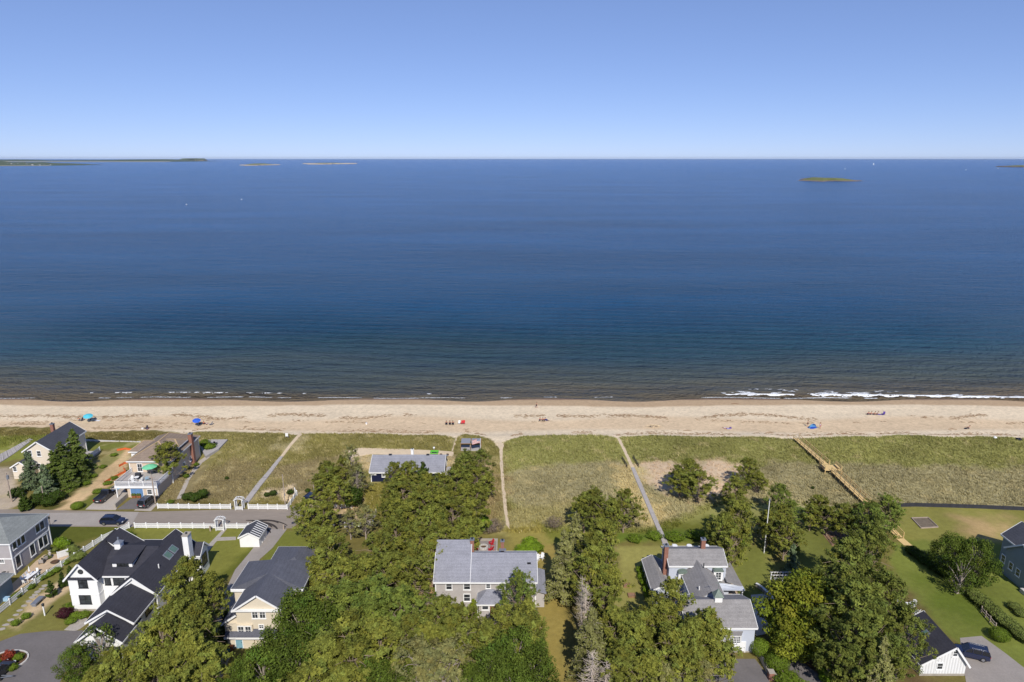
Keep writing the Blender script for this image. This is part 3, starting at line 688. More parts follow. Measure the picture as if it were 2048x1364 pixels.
# white farmhouse
h = thing('house', 'white farmhouse with charcoal gables, black windows and white chimney', 'house')
W_, R_ = 'white_clap', 'roof_black'
gable(h, -70.15, -65.6, 94.35, 104.0, 6.1, 8.6, 'y', W_, R_, oh=0.45, found='found', ends='low', eaves='low')
MB().box(-70.6, -65.15, 93.9, 94.33, 5.95, 6.12).build('pent_roof', R_, h)
trimline(h, -70.15, -65.6, 94.35, 104.0, 2.95, 0.18)
gable(h, -66.2, -58.75, 95.6, 105.6, 5.7, 7.45, 'x', W_, R_, oh=0.4, ohg=0.02, rx=100.9, ends='none')
winp(h, 'S', 94.35, 166, 1167, 1.35, 1.45, 2, 2, 'black_frame', cas=0.07); winp(h, 'S', 94.35, 171, 1199, 1.75, 1.45, 2, 2, 'black_frame', cas=0.07)
o = MB().cyl((0, 0), 0.42, 0, 0.06, 20); o.xf(Matrix.Translation((-67.88, 94.33, 7.15)) @ Matrix.Rotation(math.radians(90), 4, 'X')); o.build('window', 'black_frame', h)
o = MB().cyl((0, 0), 0.33, 0, 0.09, 20); o.xf(Matrix.Translation((-67.88, 94.33, 7.15)) @ Matrix.Rotation(math.radians(90), 4, 'X')); o.build('window', 'glass', h)
winp(h, 'S', 95.6, 215.5, 1161, 0.85, 1.45, 1, 2, 'black_frame', cas=0.07); winp(h, 'S', 95.6, 238, 1161, 1.7, 1.45, 2, 2, 'black_frame', cas=0.07); winp(h, 'S', 95.6, 261, 1158, 0.85, 1.3, 1, 2, 'black_frame', cas=0.07)
# shed dormer
dm = MB().box(-64.4, -61.2, 96.9, 99.4, 6.0, 7.25).build('dormer_wall', W_, h)
shed_roof(h, [(-64.75, 96.5, 7.35), (-60.85, 96.5, 7.35), (-60.85, 101.0, 7.8), (-64.75, 101.0, 7.8)], R_, name='dormer_roof')
window(h, 'S', 96.9, -62.7, 6.8, 1.8, 0.5, 3, 1, 'black_frame', cas=0.06)
# rear cross gable and cupola
gable(h, -70.1, -63.6, 101.2, 104.4, 6.1, 8.62, 'y', W_, R_, oh=0.4, rx=-67.3, ends='high', eaves='low')
cu = MB().box(-65.75, -64.75, 100.2, 101.2, 7.2, 8.5).build('cupola', 'white', h)
MB().add([(-65.88,100.05,8.5),(-64.62,100.05,8.5),(-64.62,101.35,8.5),(-65.88,101.35,8.5),(-65.25,100.7,9.0)], [(0,1,4),(1,2,4),(2,3,4),(3,0,4),(3,2,1,0)]).build('cupola_roof', 'lead', cu)
MB().cyl((-65.25, 100.7), 0.12, 8.95, 9.4, 8).build('finial', 'lead', cu)
# wing
gable(h, -61.9, -55.3, 92.4, 106.1, 4.7, 7.4, 'y', W_, R_, oh=0.35, eaves='high')
for yc in (102.0, 100.2):
    xs, zs = -57.0, 7.4 + 0.2 - (58.6-57.0)*(2.7/3.3)
    sk = MB().slab([(xs-0.55, yc-0.75, zs+0.55*0.82+0.12), (xs+0.55, yc-0.75, zs-0.55*0.82+0.12), (xs+0.55, yc+0.75, zs-0.55*0.82+0.12), (xs-0.55, yc+0.75, zs+0.55*0.82+0.12)], 0.16).build('skylight', 'lead', h)
    MB().slab([(xs-0.42, yc-0.6, zs+0.42*0.82+0.16), (xs+0.42, yc-0.6, zs-0.42*0.82+0.16), (xs+0.42, yc+0.6, zs-0.42*0.82+0.16), (xs-0.42, yc+0.6, zs+0.42*0.82+0.16)], 0.03).build('pane', 'skyglass', sk)
vent(h, -56.9, 96.8, 6.2)
chimney(h, -55.0, 102.9, 0.95, 1.35, 0, 8.6, 'white', 'found')
gable(h, -56.0, -53.6, 103.6, 106.6, 4.3, 5.7, 'x', W_, R_, oh=0.3, ohg=0.25)
window(h, 'E', -53.6, 105.1, 2.6, 1.6, 1.9, 2, 2, 'black_frame'); window(h, 'S', 103.6, -54.4, 2.6, 0.8, 1.6, 1, 2, 'black_frame')
# low garage wing
gable(h, -62.3, -55.75, 86.3, 93.0, 4.2, 6.2, 'y', W_, R_, oh=0.35, ends='low')
gable(h, -61.9, -56.0, 83.3, 87.6, 3.5, 5.7, 'y', W_, R_, oh=0.5, ends='low')
for u in (-60.4, -57.5): door(h, 'S', 83.3, u, 0, 2.3, 2.1, 'white', 'black_frame', name='garage_door')
winp(h, 'S', 83.3, 204, 1263, 1.75, 1.2, 2, 2, 'black_frame', cas=0.07)
window(h, 'E', -55.75, 90.5, 3.1, 1.9, 1.1, 2, 1, 'black_frame', cas=0.06)
window(h, 'W', -61.9, 85.0, 1.5, 1.0, 1.2, 1, 2, 'black_frame')

# shed
h = thing('shed', 'small white garden shed with dark roof inside the picket fence', 'shed')
gable(h, -50.6, -47.0, 112.9, 117.0, 2.0, 2.95, 'y', 'white', 'roof_dark', oh=0.2, th=0.12)
for i in range(6):
    y = 113.15+i*0.66; MB().slab([(-48.55, y, 3.0), (-46.85, y, 2.13), (-46.85, y+0.16, 2.13), (-48.55, y+0.16, 3.0)], 0.03).build('roof_batten', 'white', h)
door(h, 'E', -47.0, 115, 0.05, 1.2, 1.7, 'white')

# tan house
h = thing('house', 'tan house with slate roof and blue door between lane and thicket', 'house')
T_, R_ = 'tan', 'roof_slate'
gable(h, -40.3, -33.6, 86.0, 93.5, 6.6, 8.9, 'y', T_, R_, oh=0.45, ends='low')
hip(h, -42.5, -32.2, 91.0, 97.7, 6.6, 9.05, 'y', 91.2, 94.9, T_, R_, rc=-37.0, oh=0.35)
for a, b in ((-42.85, -40.7), (-33.2, -31.85)): MB().box(a, b, 90.56, 90.66, 6.15, 6.5).build('soffit_trim', 'white', h)
MB().box(-40.75, -33.05, 85.5, 85.98, 6.35, 6.55).build('frieze', 'white', h)
MB().add([(-42.2,86.4,-0.3),(-40.28,86.4,-0.3),(-40.28,86.4,5.4),(-42.2,86.4,4.1),(-42.2,91,-0.3),(-40.28,91,-0.3),(-40.28,91,5.4),(-42.2,91,4.1)],[(0,1,2,3),(7,6,5,4),(0,4,5,1),(1,5,6,2),(2,6,7,3),(3,7,4,0)]).build('wall', T_, h)
shed_roof(h, [(-42.7,85.9,3.95),(-40.3,85.9,5.6),(-40.3,91.2,5.6),(-42.7,91.2,3.95)], R_)
MB().bar((-42.7,85.87,3.85),(-40.35,85.87,5.47),0.06,0.26).build('rake_board', 'white', h)
shed_roof(h, [(-42.0, 84.9, 2.5), (-34.5, 84.9, 2.5), (-34.5, 86.4, 3.4), (-42.0, 86.4, 3.4)], R_, name='porch_roof')
MB().box(-42.0, -34.5, 84.86, 84.9, 2.2, 2.5).build('porch_fascia', 'white', h)
for x in (516-5, 525): pass
u1, z1 = HY(512, 1228, 86.0); window(h, 'S', 86.0, u1-0.15, z1, 0.75, 1.3, 2, 2); window(h, 'S', 86.0, u1+0.95, z1, 0.75, 1.3, 2, 2)
u1, z1 = HY(482.5, 1257.5, 86.0)
MB().box(-42.05, -38.0, 85.7, 86.4, 0, 4.0).build('wall', T_, h)
window(h, 'S', 85.7, u1+0.1, z1, 0.75, 1.2, 2, 2); window(h, 'S', 85.7, u1+1.15, z1, 0.75, 1.2, 2, 2); u2, z2 = HY(523, 1253, 86.0); window(h, 'S', 86.0, u2, z2, 0.6, 0.55, 2, 2)
door(h, 'S', 85.7, HY(479, 1288, 85.7)[0], 0.05, 0.95, 2.1, mat('blue_door', A(132, 176, 192), 0.4, 0.05, 2)); window(h, 'S', 86.0, HY(500, 1285, 86)[0], 1.5, 0.9, 0.9)
vent(h, HY(539, 1180, 90)[0], 90, 8.0, 0.6)
hip(h, -41.0, -33.6, 97.6, 107.2, 3.4, 5.6, 'y', 101, 104.0, T_, R_, rc=-36.4)
gable(h, -32.3, -31.5, 93.0, 97, 2.2, 2.6, 'y', 'white', R_, oh=0.15)

# navy cottage
h = thing('house', 'navy cottage with grey roof behind the pines near the dune', 'house')
gable(h, -31.4, -15.4, 139.3, 147.6, 2.6, 4.6, 'x', 'navy', 'roof_grey', oh=0.45, ohg=0.35)
winp(h, 'S', 139.3, 748.5, 947, 0.6, 0.35, 1, 1); winp(h, 'S', 139.3, 767, 950, 0.55, 0.75); winp(h, 'S', 139.3, 874, 955, 0.6, 0.4, 1, 1)
corners(h, -31.4, -15.4, 139.3, 147.6, 0, 2.5)
chimney(h, HY(825, 912, 145.2)[0], 145.2, 0.55, 0.5, 3.8, 5.2, 'white', 'white')
for px_ in (781, 856): MB().box(HY(px_, 915, 143.5)[0]-0.35, HY(px_, 915, 143.5)[0]+0.35, 143.2, 143.8, 4.4, 4.85).build('roof_vent', 'black_frame', h)
MB().box(-15.2, -14.0, 140.2, 146.5, -0.3, 0.35).build('step', 'boardgrey', h)
window(h, 'E', -15.4, 142.6, 1.5, 1.2, 1.3)

# grey house in the middle
h = thing('house', 'grey cedar-shingled house with long grey roof beside the red patio chairs', 'house')
C2, R_ = 'cedar_grey', 'roof_grey'
gable(h, -12.2, 3.75, 95.2, 103.2, 5.0, 7.3, 'x', C2, R_, oh=0.45, ohg=0.3)
gable(h, -12.17, -7.0, 95.23, 107.2, 5.004, 8.45, 'x', C2, R_, oh=0.44, ohg=0.32, rx=101.2, ends='high')
corners(h, -12.2, 3.75, 95.2, 103.2, 0, 4.9)
for px_, w_, h_ in ((898, 0.85, 1.15), (934, 0.95, 1.15), (976.5, 0.6, 0.7), (1004, 0.85, 1.0), (1052, 0.85, 1.0)): winp(h, 'S', 95.2, px_, 1172, w_, h_, 1, 2)
winp(h, 'S', 95.2, 934, 1195, 0.95, 1.2, 1, 2); winp(h, 'S', 95.2, 1048, 1190, 1.0, 1.3, 1, 2)
chimney(h, -6.6, 100.8, 0.6, 0.6, 5.8, 8.9); chimney(h, HY(1005, 1105, 101.5)[0], 101.5, 0.55, 0.55, 6.0, 8.2)
MB().box(HY(1005, 1110, 101.0)[0]-0.6, HY(1005, 1110, 101)[0]+0.6, 100.6, 101.2, 6.9, 7.02).build('flashing', 'lead', h)
for px_, py_, Y in ((894, 1095, 101.0), (932, 1097, 104), (948, 1150, 97.0), (891, 1128, 98.5)):
    x_, z_ = HY(px_, py_, Y); vent(h, x_, Y, z_-0.3, 0.35)
MB().box(HY(1058, 1132, 97.6)[0]-0.3, HY(1058, 1132, 97.6)[0]+0.3, 97.4, 97.8, 6.3, 6.65).build('roof_vent', 'black_frame', h)
shed_roof(h, [(3.7, 94.8, 3.5), (5.5, 94.8, 2.9), (5.5, 101.3, 2.9), (3.7, 101.3, 3.5)], R_); MB().box(3.76, 5.2, 95.3, 101.0, -0.3, 2.95).build('wall', C2, h)
# entry porch
ex0, ex1 = -5.2, -1.7
hip(h, ex0, ex1, 92.6, 95.15, 2.7, 3.7, 'x', ex0+1.3, ex1-1.3, C2, R_, rc=94.8, oh=0.35)
window(h, 'S', 92.6, ex0+1.0, 1.95, 0.9, 0.7, 1, 1); door(h, 'S', 92.6, ex0+2.2, 0.1, 0.95, 2.1, mat('brown_door', A(150, 96, 80), 0.5, 0.1, 2))
for x in (ex0-0.2, ex1+0.2): MB().box(x-0.08, x+0.08, 92.3, 92.46, 0, 2.6).build('porch_post', 'white', h)
MB().box(ex0-0.2, ex1, 91.6, 92.5, -0.2, 0.14).build('step', 'concrete', h)

# light blue house with barn
h = thing('house', 'light blue house with brick chimneys, hooded windows and attached garage barn', 'house')
B_, R_ = 'light_blue', 'roof_lgrey'
gable(h, 25.7, 35.0, 98.2, 103.6, 5.7, 6.95, 'x', B_, R_, oh=0.25, ohg=0.15)
def hooded(px_, py_):
    u, z = HY(px_, py_, 98.2); w = window(h, 'S', 98.2, u, z, 0.85, 1.35, 2, 3)
    MB().box(u-0.75, u+0.75, 97.5, 98.18, z-0.95, z+0.9).build('bay', 'white', w)
    window(h, 'S', 97.5, u, z, 0.8, 1.3, 2, 3)
    hd = MB(); n = 10; vs = []
    for y in (97.3, 98.6):
        for k in range(n+1):
            t = math.pi*k/n; vs.append((u-0.85*math.cos(t), y, z+0.88+0.42*math.sin(t)))
    hd.add(vs, [(k, k+1, n+1+k+1, n+1+k) for k in range(n)] + [tuple(range(n, -1, -1)), tuple(range(n+1, 2*n+2))]); hd.build('window_hood', 'copper', w)
hooded(1364, 1151); hooded(1434, 1147)
gable(h, 24.9, 35.4, 97.2, 104.2, 2.7, 3.4, 'x', B_, R_, oh=0.2, ohg=0.1)
chimney(h, 25.35, 99.6, 0.65, 0.75, 0, 8.5); chimney(h, HY(1405, 1100, 101.2)[0], 101.2, 0.7, 0.7, 6.0, 8.7)
# white bay tops on the sea side
for px_ in (1349, 1378, 1412): MB().cyl((HY(px_, 1101, 103.8)[0], 103.8), 0.85, 5.0, 6.0, 12, 0.45).build('dormer_top', 'white', h)
# glazed wing
gable(h, 22.6, 25.5, 95.6, 104.0, 2.9, 3.7, 'y', B_, R_, oh=0.2)
for y in (96.6, 98.0, 99.4, 100.8, 102.2): window(h, 'W', 22.6, y, 1.6, 1.0, 1.3, 1, 1)
window(h, 'S', 95.6, 24.0, 1.7, 1.3, 1.3, 2, 2)
# connecting wing
gable(h, 27.9, 32.8, 90.5, 99.6, 4.4, 6.1, 'y', B_, R_, oh=0.25, ohg=0.05, ends='none')
for y in (97.2, 93.4): window(h, 'W', 27.9, y, 3.2, 0.8, 1.1)
vent(h, 29.0, 92.2, 5.5, 0.5); vent(h, 31.0, 97.2, 6.3, 0.5, 'steel')
# porch on the east side
shed_roof(h, [(34.9, 97.0, 3.6), (37.6, 97.0, 2.7), (37.6, 103.8, 2.7), (34.9, 103.8, 3.6)], R_, name='porch_roof')
MB().box(32.9, 37.6, 94.6, 103.4, -0.2, 0.12).build('porch_floor', 'paver', h)
shed_roof(h, [(32.7, 96.0, 2.75), (37.6, 96.0, 2.68), (37.6, 97.2, 2.68), (32.7, 97.2, 3.3)], 'light_blue', name='porch_gable')
for x, y in ((37.3, 96.3), (37.3, 100), (37.3, 103.4)): MB().box(x-0.09, x+0.09, y-0.09, y+0.09, 0.1, 2.7).build('porch_post', 'white', h)
MB().bar((37.3, 96.3, 2.0), (36.7, 96.3, 2.6), 0.1).build('brace', 'white', h)
# barn
gable(h, 25.4, 35.3, 84.9, 92.2, 4.3, 6.1, 'x', B_, R_, oh=0.3, ohg=0.25)
cu = MB().box(30.2, 31.3, 88.1, 89.1, 5.6, 7.0).build('cupola', 'white', h)
MB().add([(30.0,87.9,7.0),(31.5,87.9,7.0),(31.5,89.3,7.0),(30.0,89.3,7.0),(30.75,88.6,8.1)], [(0,1,4),(1,2,4),(2,3,4),(3,0,4),(3,2,1,0)]).build('cupola_roof', 'copper', cu)
MB().bar((30.75, 88.7, 8.3), (30.75, 88.7, 9.3), 0.05).bar((30.2, 88.7, 9.0), (31.3, 88.7, 9.0), 0.05).build('weathervane', 'copper', cu)
# bow window and garage doors
bw = MB().prism([(30.9, 84.9), (31.4, 84.1), (33.0, 84.1), (33.5, 84.9)], 2.0, 3.5).build('bow_window', 'white', h)
MB().prism([(30.8, 84.95), (31.35, 84.0), (33.05, 84.0), (33.6, 84.95)], 3.5, 3.62).build('bow_roof', R_, bw)
for u in (31.7, 32.2, 32.7): window(h, 'S', 84.1, u, 2.8, 0.42, 1.1, 2, 4, cas=0.04)
for u in (27.3, 30.0, 32.9): door(h, 'S', 84.9, u, 0.0, 2.3, 1.75, 'white', name='garage_door')
MB().box(25.38, 35.32, 84.85, 84.89, -0.3, 0.2).build('foundation', 'found', h)

# white barn at the lower right
h = thing('barn', 'white board-and-batten garage with dark roof beside the parked car', 'barn')
gable(h, 57.0, 63.3, 80.2, 87.4, 2.0, 4.75, 'y', 'board_batten', 'roof_black', oh=0.35, found='found', rx=61.3)
winp(h, 'S', 80.2, 1910.5, 1307, 0.55, 0.8, 1, 2); winp(h, 'S', 80.2, 1879.5, 1332, 0.7, 0.9, 1, 2)
sk = MB().slab([(59.0, 83.6, 3.72), (59.9, 83.6, 4.25), (59.9, 84.5, 4.25), (59.0, 84.5, 3.72)], 0.12).build('skylight', 'lead', h)
MB().slab([(59.12, 83.72, 3.82), (59.78, 83.72, 4.21), (59.78, 84.38, 4.21), (59.12, 84.38, 3.82)], 0.04).build('pane', 'skyglass', sk)

# blue-grey house on the right edge
h = thing('house', 'blue-grey house with grey roof beyond the rhododendron hedge', 'house')
gable(h, 85.6, 94.5, 97.5, 104.8, 4.9, 7.6, 'x', 'blue_grey', 'roof_lgrey', oh=0.3, ohg=0.3)
gable(h, 88.0, 94.0, 103.5, 109.0, 4.9, 7.2, 'y', 'blue_grey', 'roof_dark', oh=0.3)
for px_, py_ in ((2007, 1117), (2022, 1132), (2036, 1145), (2036, 1187)): winp(h, 'W', 85.6, px_, py_, 0.8, 1.2, 1, 2)
MB().box(84.8, 85.58, 98, 99.4, 0, 0.7).build('air_conditioner', 'concrete_w', h)

# pavilion on the dune with two shade panels
h = thing('pavilion', 'wooden beach pavilion with two grey shade panels beside the flagpole', 'pavilion')
g = G(942, 897); X, Y = g.x, g.y
for i, dx in enumerate((-2.4, 0.15)):
    MB().slab([(X+dx, Y-1.3, 1.95), (X+dx+2.3, Y-1.3, 1.95), (X+dx+2.3, Y+1.6, 2.15), (X+dx, Y+1.6, 2.15)], 0.06).build('shade_panel', mat('shade_panel', A(148, 150, 158), 0.6, 0.05, 1), h)
for dx in (-2.45, 0.05, 2.5):
    for dy in (-1.3, 1.6): MB().box(X+dx-0.07, X+dx+0.07, Y+dy-0.07, Y+dy+0.07, -0.2, 2.0).build('post', 'wood', h)
for dy in (-1.38, 1.68): MB().bar((X-2.6, Y+dy, 1.98), (X+2.65, Y+dy, 1.98), 0.12, 0.16).build('beam', 'wood', h)
MB().box(X-2.5, X+2.5, Y-1.4, Y+1.7, -0.3, 0.15+g.z).build('floor', 'boardgrey', h)
# ------------------------------------------------------------------ fences
def fence_panel_mesh(L_, h=1.05):
    m = MB(); n = int(L_/0.125)
    for i in range(n):
        x = (i+0.5)*L_/n
        m.box(x-0.043, x+0.043, -0.012, 0.012, 0.10, h*0.56); m.box(x-0.03, x+0.03, -0.012, 0.012, h*0.62, h-0.05)
    for z in (0.10, h*0.55, h*0.9): m.box(0, L_, -0.03, 0.03, z, z+0.09)
    return m.mesh('fence_panel', M['white'])
_pan = {}
def picket_fence(pts, label, step=2.25, h=1.05, gate=None):
    a0 = pts[0]; f = thing('picket_fence', label, 'fence', (0, 0, 0))
    pm = MB().box(-0.08, 0.08, -0.08, 0.08, -0.2, h+0.12).add([(-0.11,-0.11,h+0.12),(0.11,-0.11,h+0.12),(0.11,0.11,h+0.12),(-0.11,0.11,h+0.12),(0,0,h+0.26)], [(0,1,4),(1,2,4),(2,3,4),(3,0,4),(3,2,1,0)]).mesh('post', M['white'])
    def put(me, name, x, y, rz):
        o = bpy.data.objects.new(name, me); COL.objects.link(o); o.parent = f; o.location = (x, y, float(terrain(x, y))); o.rotation_euler = (0, 0, rz)
    first = True
    for a, b in zip(pts[:-1], pts[1:]):
        d = Vector((b[0]-a[0], b[1]-a[1])); L_ = d.length; n = max(1, round(L_/step)); rz = math.atan2(d.y, d.x); s = L_/n
        key = (round(s, 2), h)
        if key not in _pan: _pan[key] = fence_panel_mesh(s-0.1, h)
        for i in range(n):
            x, y = a[0]+d.x*i/n, a[1]+d.y*i/n; ux, uy = d.x/L_, d.y/L_
            if first or i or True: put(pm, 'post', x, y, rz)
            put(_pan[key], 'fence_panel', x+ux*0.05, y+uy*0.05, rz)
    put(pm, 'post', pts[-1][0], pts[-1][1], rz); return f
def gp(*pts): return [tuple(G(a, b)[:2]) for a, b in pts]
picket_fence(gp((316,1017),(462,1018)), 'white picket fence below the beige house, ending at the rose arbor')
picket_fence(gp((497,1018),(575,1019),(594,991),(590,986)), 'white picket fence between arbor and boardwalk lot, turning seaward at the road end')
picket_fence(gp((270,1056),(432,1057)), 'white picket fence along the road behind the white farmhouse')
picket_fence(gp((452,1057),(520,1057)), 'short white picket fence run between lawn arbor and shed')
picket_fence(gp((-6,1232),(46,1189),(96,1152),(150,1117),(205,1081),(259,1056)), 'long white picket fence between patio house and white farmhouse')
picket_fence(gp((664,1016),(704,1017)), 'short white picket fence under the pines by the sandy drive', h=0.9)
picket_fence(gp((690,1055),(745,1051),(752,1028)), 'white picket fence corner half hidden by pine branches', h=0.9)
def arbor(px, py, label):
    g = G(px, py); a = thing('arbor', label, 'arbor', (g.x, g.y, g.z), group='white garden arbors')
    for sx in (-1, 1):
        for sy in (-0.45, 0.45): MB().box(sx*0.75-0.07, sx*0.75+0.07, sy-0.07, sy+0.07, -0.2, 2.2).build('post', 'white', a)
        l = MB()
        for k in range(7): l.box(sx*0.75-0.02, sx*0.75+0.02, -0.4, 0.4, 0.3+k*0.28, 0.36+k*0.28)
        for k in (-0.2, 0.0, 0.2): l.box(sx*0.75-0.015, sx*0.75+0.015, k-0.025, k+0.025, 0.2, 2.1)
        l.build('lattice', 'white', a)
    for sy in (-0.5, 0.5):
        pts = [(-1.0, sy, 2.15)] + [(-0.85*math.cos(math.pi*k/8), sy, 2.2+0.35*math.sin(math.pi*k/8)) for k in range(9)] + [(1.0, sy, 2.15)]
        MB().tube(pts, 0.07, 5).build('arch', 'white', a)
    s = MB()
    for k in range(9): t = math.pi*k/8; x, z = -0.85*math.cos(t), 2.28+0.35*math.sin(t); s.box(x-0.03, x+0.03, -0.6, 0.6, z, z+0.06)
    s.build('slats', 'white', a)
    gt = MB()
    for k in range(9): gt.box(-0.6+k*0.14, -0.52+k*0.14, -0.48, -0.45, 0.1, 0.85)
    gt.box(-0.65, 0.65, -0.45, -0.42, 0.25, 0.32); gt.box(-0.65, 0.65, -0.45, -0.42, 0.65, 0.72); gt.build('gate', 'white', a)
arbor(480, 1018, 'white arched arbor at the foot of the grey boardwalk')
arbor(442, 1059, 'white arched arbor over the flagstone garden walk')
# split rail fence
f = thing('rail_fence', 'weathered split-rail fence on the lawn beside the round bush', 'fence')
q = gp((1962,1224),(1970,1234),(1979,1244),(1990,1258))
for a in q: MB().box(a[0]-0.07, a[0]+0.07, a[1]-0.07, a[1]+0.07, -0.2, 1.1).build('post', 'polewood', f)
for a, b in zip(q[:-1], q[1:]):
    for z in (0.4, 0.85): MB().bar((*a, z), (*b, z+0.03), 0.09).build('rail', 'polewood', f)
# dark low wall along the lawn top
lw = gp((1790,1014),(1830,1013),(1900,1015),(1960,1017),(2048,1021),(2150,1026))
m = MB()
for a, b in zip(lw[:-1], lw[1:]): m.bar((*a, 0.35), (*b, 0.35), 0.05, 1.0)
f = thing('silt_fence', 'black fabric fence along the top of the big lawn', 'fence'); m.build('fabric', 'black_fabric', f)
for a, b in zip(lw[:-1], lw[1:]):
    for k in range(4): MB().box(a[0]+(b[0]-a[0])*k/4-0.03, a[0]+(b[0]-a[0])*k/4+0.03, a[1]+(b[1]-a[1])*k/4-0.05, a[1]+(b[1]-a[1])*k/4, -0.1, 0.95).build('stake', 'steel', f)

# ------------------------------------------------------------------ boardwalks
def boardwalk(label, left, right, m, n, zo=0.18):
    t = thing('boardwalk', label, 'boardwalk')
    l = [G(a, b) for a, b in left]; r = [G(a, b) for a, b in right]
    def samp(pl, u):
        k = u*(len(pl)-1); i = min(int(k), len(pl)-2); return pl[i].lerp(pl[i+1], k-i)
    L_ = sum((l[i+1]-l[i]).length for i in range(len(l)-1)); n = int(L_/0.24); b = MB()
    for i in range(n):
        j = rng.normal(0, 0.03); z = rng.normal(0, 0.006)
        a0, b0, a1, b1 = samp(l, (i+0.06)/n), samp(r, (i+0.06)/n), samp(l, (i+0.94)/n), samp(r, (i+0.94)/n)
        for q in (a0, b0, a1, b1): q.z = float(terrain(q.x, q.y)) + zo + z; q.x += j
        b.slab([a0, b0, b1, a1], 0.05)
    bo = b.build('boards', m, t); bo['kind'] = 'stuff'
    for s, nm in ((l, 0.1), (r, -0.1)):
        e = MB()
        for a, c in zip(s[:-1], s[1:]):
            k = 6
            for i in range(k):
                p0, p1 = a.lerp(c, i/k), a.lerp(c, (i+1)/k); p0.z = float(terrain(p0.x, p0.y))+zo-0.12; p1.z = float(terrain(p1.x, p1.y))+zo-0.12; e.bar(p0, p1, 0.08, 0.16)
        e.build('edge_beam', m, t)
    return t
boardwalk('grey boardwalk from the arbor across the dune grass to the beach', [(486,1006),(516,966),(548,928),(560,914)], [(497,1006),(527,966),(556,928),(566,914)], 'boardgrey', 90)
boardwalk('pale sandy boards at the beach end of the arbor walk', [(560,914),(575,894),(590,876),(602,866)], [(566,914),(581,894),(597,876),(610,866)], 'pathsand', 60, 0.08)
boardwalk('weathered boardwalk from the light blue house over the dune', [(1262,936),(1275,968),(1295,1015),(1318,1068),(1327,1092)], [(1269,936),(1283,968),(1303,1015),(1327,1068),(1338,1092)], 'boardgrey', 110)
tag(drape('sand_path', [(1234,877),(1248,905),(1262,936)], [(1240,877),(1254,905),(1269,936)], 'pathsand').build('sand_path', M['pathsand']), kind='structure')
boardwalk('grey ramp running seaward past the cream house', [(-10,914),(30,894),(60,878)], [(-10,932),(36,902),(66,880)], 'boardgrey', 50)
# new timber walkway with rails
def walkway(label, pts, w=1.35, zs=(0.9,), rails=True, step=1.9):
    t = thing('walkway', label, 'boardwalk'); P3 = [Vector((p.x, p.y, float(terrain(p.x, p.y))+z)) for p, z in zip(pts, zs)]
    for a, b in zip(P3[:-1], P3[1:]):
        d = b-a; L_ = d.length; dn = d.normalized(); sd_ = Vector((-dn.y, dn.x, 0)).normalized()*(w/2)
        bd = MB(); n = int(L_/0.17)
        for i in range(n):
            p0, p1 = a+d*((i+0.07)/n), a+d*((i+0.93)/n); bd.slab([p0-sd_, p0+sd_, p1+sd_, p1-sd_], 0.045)
        bo = bd.build('boards', 'lumber', t); bo['kind'] = 'stuff'
        for s in (-1, 1):
            MB().bar(a+sd_*s*0.9-Vector((0,0,0.16)), b+sd_*s*0.9-Vector((0,0,0.16)), 0.06, 0.22).build('stringer', 'lumber', t)
            if rails:
                for z in (0.45, 0.98): MB().bar(a+sd_*s*1.03+Vector((0,0,z)), b+sd_*s*1.03+Vector((0,0,z)), 0.09, 0.11).build('rail', 'lumber', t)
            k = max(1, int(L_/step))
            for i in range(k+1):
                p = a+d*(i/k)+sd_*s*1.0
                MB().box(p.x-0.06, p.x+0.06, p.y-0.06, p.y+0.06, float(terrain(p.x, p.y))-0.3, p.z+(1.0 if rails else 0)).build('post', 'lumber', t)
    return t
g1, g2, g3, g4 = G(1592,880), G(1652,936), G(1668,950), G(1733,1012)
walkway('yellow timber walkway from the dune landing down to the beach', [g1, g2], zs=(0.5, 0.9))
walkway('yellow timber walkway leading inland from the dune landing', [g3, g4], zs=(0.9, 0.8))
t = thing('landing', 'square timber landing with benches halfway along the yellow walkway', 'landing')
c = (g2+g3)/2; z = 0.95+float(terrain(c.x, c.y)); bd = MB()
for i in range(20): bd.box(c.x-1.9, c.x+1.9, c.y-1.5+i*0.15, c.y-1.5+i*0.15+0.135, z-0.05, z)
bo = bd.build('boards', 'lumber', t); bo['kind'] = 'stuff'
for sx, sy in ((-1,-1),(1,-1),(1,1),(-1,1)): MB().box(c.x+sx*1.85-0.07, c.x+sx*1.85+0.07, c.y+sy*1.45-0.07, c.y+sy*1.45+0.07, -0.3, z+1.0).build('post', 'lumber', t)
for s in (-1, 1):
    MB().box(c.x+s*1.55-0.3, c.x+s*1.55+0.3, c.y-1.1, c.y+1.1, z+0.4, z+0.46).build('bench', 'lumber', t)
    for zz in (0.55, 1.0): MB().bar((c.x+s*1.85, c.y-1.45, z+zz), (c.x+s*1.85, c.y+1.45, z+zz), 0.09, 0.11).build('rail', 'lumber', t)
walkway('timber ramp with rails coming down onto the lawn behind the tall pines', [G(1772,1052), G(1800,1076)], zs=(0.6, 0.15), w=1.3)
walkway('flat timber landing boards at the foot of the lawn ramp', [G(1800,1078), G(1817,1092)], zs=(0.12, 0.08), w=1.5, rails=False)
for gx_, gy_ in ((1590, 879), (1601, 878)):
    pass
# front steps boardwalk by the light blue house
t = thing('steps', 'small white railed steps between boardwalk and light blue house', 'steps')
g = G(1335,1098)
for k in range(4): MB().box(g.x-0.8, g.x+0.8, g.y+0.35*k-1.2, g.y+0.35*k-0.85, -0.1, 0.75-0.17*k).build('step', 'boardgrey', t)
for s in (-1, 1): MB().bar((g.x+s*0.85, g.y-1.3, 1.5), (g.x+s*0.95, g.y+0.5, 0.8), 0.09).build('rail', 'white', t)

